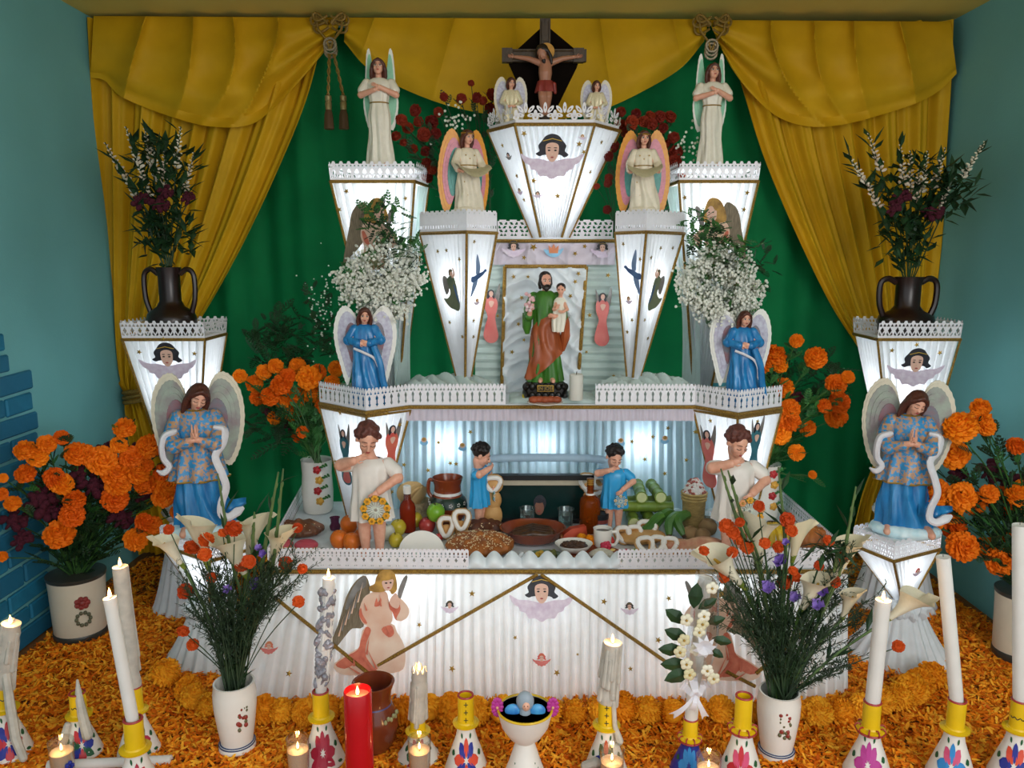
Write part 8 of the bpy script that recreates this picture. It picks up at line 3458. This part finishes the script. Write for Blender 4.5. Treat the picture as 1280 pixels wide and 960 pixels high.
for sx, zz in ((-15, .62), (-19, .5), (-13, .42), (15, .62), (20, .52), (17, .36)):
    mb = MB(PAINT['green'])
    z_ = hb * zz
    rr = lerp(32, 11, (zz) ** .8) * k * .96
    x_ = sx * k * .75
    mb.ball((x_, -math.sqrt(max(1e-6, rr * rr - x_ * x_)), z_), (1.4 * k, 1.2 * k, 3.4 * k), RM(0, 0, .35 if sx > 0 else -.35), (7, 5))
    obj('painted_leaf', mb, ib)
mb = MB(PAINT['red'])
mb.ball((0, -27 * k, hb * .2), (6 * k, 4 * k, 6 * k))
obj('painted_flower', mb, ib)
fg = thing('hooded_figurine', 'tiny grey-hooded figurine with blue wings inside the incense bowl', 'figurine', p + V((0, -6 * k, hb + (ht - hb) * .80)))
mb = MB(mat('grey_hood', '#9aa6b0', .4, .1, 40))
mb.ball((0, 0, 22 * k), (11 * k, 8 * k, 13 * k), seg=(14, 10))
mb.chain([(V((0, 0, 14 * k)), 7 * k), (V((0, -1 * k, 3 * k)), 8 * k)])
obj('hood', mb, fg)
mb = MB(skin_m)
mb.ball((1 * k, -6.2 * k, 19 * k), (5 * k, 3.4 * k, 6.4 * k), seg=(10, 8))
mb.ball((1 * k, -9.8 * k, 18.5 * k), (1 * k, 1 * k, 1.6 * k), seg=(6, 5))
for s in (-1, 1):
    mb.ball((s * 3 * k, -5 * k, 4 * k), (2.6 * k, 2 * k, 3 * k), seg=(8, 6))
obj('face', mb, fg)
mb = MB(PAINT['black'])
for s in (-1, 1):
    mb.ball(((1 + s * 2) * k, -9.0 * k, 20.5 * k), .7 * k, seg=(6, 5))
obj('eyes', mb, fg)
for s in (-1, 1):
    mb = MB(mat('blue_wing', '#1c58b0', .35, .15, 30, col2='#58b0dc'))
    mb.ball((s * 15 * k, -1 * k, 10 * k), (10 * k, 4 * k, 9 * k), seg=(14, 9))
    obj('wing', mb, fg)

# ribboned ornament on a candle in the blue candlestick
top = at(882, 722, th.y)
c = thing('ribbon_ornament', 'white ribboned candle ornament with green leaves and cream flowers, before the right kneeling angel', 'ornament', th)
mb = MB(wax)
d = top - th
mb.tube([V((0, 0, -.012)), d * .5, d], [8 * kh, 8 * kh, 7.5 * kh], 16)
obj('candle', mb, c)
wrapm = glass('clear_wrap', '#f2f5f6', .12, 1.0)
mb = MB(wrapm)
mb.tube([d * .3 + V((0, -.012, 0)), d * .6 + V((.004, -.016, 0)), d * 1.04 + V((0, -.01, 0))], [13 * kh, 19 * kh, 14 * kh], 11, caps=False)
obj('clear_wrap', mb, c, smooth=False)


def op(px, py, dy=-.04):
    return at(px, py, th.y + dy) - th


cream_fl = mat('cream_fabric_flower', '#e3d7a8', .6, .1, 30, transl=.15, rand='#efe9d4')
for i, (px, py, an, L) in enumerate(((869, 748, 1.5, 34), (847, 772, 2.5, 32), (882, 756, .6, 26), (848, 794, 2.7, 32), (842, 812, 3.05, 32), (846, 830, 3.1, 34), (852, 842, 3.5, 38), (892, 776, .3, 24), (900, 800, -.2, 24), (894, 815, -.6, 20))):
    dl = V((math.cos(an), -.1, math.sin(an)))
    mb = MB(leaf_d)
    b0 = op(px, py) - dl * L * .4 * kh
    for q in range(1):
        s_ = V((-math.sin(an), 0, math.cos(an)))
        pts = [b0 + dl * (t * L * kh) + s_ * (w * L * kh) for t, w in ((0, 0), (.2, .17), (.5, .27), (.8, .17), (1, 0), (.8, -.17), (.5, -.27), (.2, -.17))]
        mb.add(pts + [b0 + dl * L * kh * .5 + V((0, -.006, 0))], [(j, (j + 1) % 8, 8) for j in range(8)])
    obj('leaf', mb, c, smooth=False)
for i, (px, py) in enumerate(((858, 775), (874, 790), (855, 800), (850, 815), (858, 830), (862, 843), (884, 838), (892, 848), (880, 770), (890, 735), (878, 780), (870, 812))):
    mb = MB(cream_fl)
    q = op(px, py, -.055)
    for j in range(5):
        a = 2 * PI * j / 5 + i
        mb.ball(q + V((4.2 * kh * math.cos(a), 0, 4.2 * kh * math.sin(a))), (3.9 * kh, 2 * kh, 3.9 * kh), seg=(7, 5))
    mb.use(gold_p)
    mb.ball(q + V((0, -2 * kh, 0)), 1.6 * kh, seg=(6, 5))
    obj('fabric_flower', mb, c)
rib = mat('white_ribbon', '#eceaf0', .3, .05, 30, transl=.3, spec=.5)
mb = MB(rib)
q = op(880, 808, -.07)
for j in range(9):
    a = 2 * PI * j / 9
    dl = V((math.cos(a), 0, math.sin(a)))
    s_ = V((-math.sin(a), 0, math.cos(a)))
    L = 15 * kh
    mb.add([q - s_ * 1.2 * kh, q + s_ * 1.2 * kh, q + dl * L * .6 + s_ * 3 * kh + V((0, -.008, 0)), q + dl * L * .6 - s_ * 3 * kh + V((0, -.008, 0)), q + dl * L], [(0, 1, 2, 3), (3, 2, 4)])
obj('ribbon_star', mb, c, smooth=False)
q = op(869, 868, -.045)
for an, L, w in ((-2.35, 40, 6), (-1.15, 34, 6), (-1.75, 22, 6), (2.6, 20, 8), (.7, 20, 8), (1.7, 24, 9)):
    mb = MB(rib)
    dl = V((math.cos(an), 0, math.sin(an)))
    s_ = V((-math.sin(an), 0, math.cos(an)))

    def fn(u, v, dl=dl, s_=s_, L=L, w=w, an=an):
        e = L * v - (4 * (1 - abs(2 * u - 1)) if an < 0 and v > .99 else 0)
        return q + dl * e * kh + s_ * ((u - .5) * w * (.5 + v) * kh) + V((0, -.012 * math.sin(PI * v * (2 if an > 0 else 1)), 0))
    mb.grid(fn, 4, 8)
    obj('ribbon_tail' if an < 0 else 'ribbon_loop', mb, c, smooth=False)
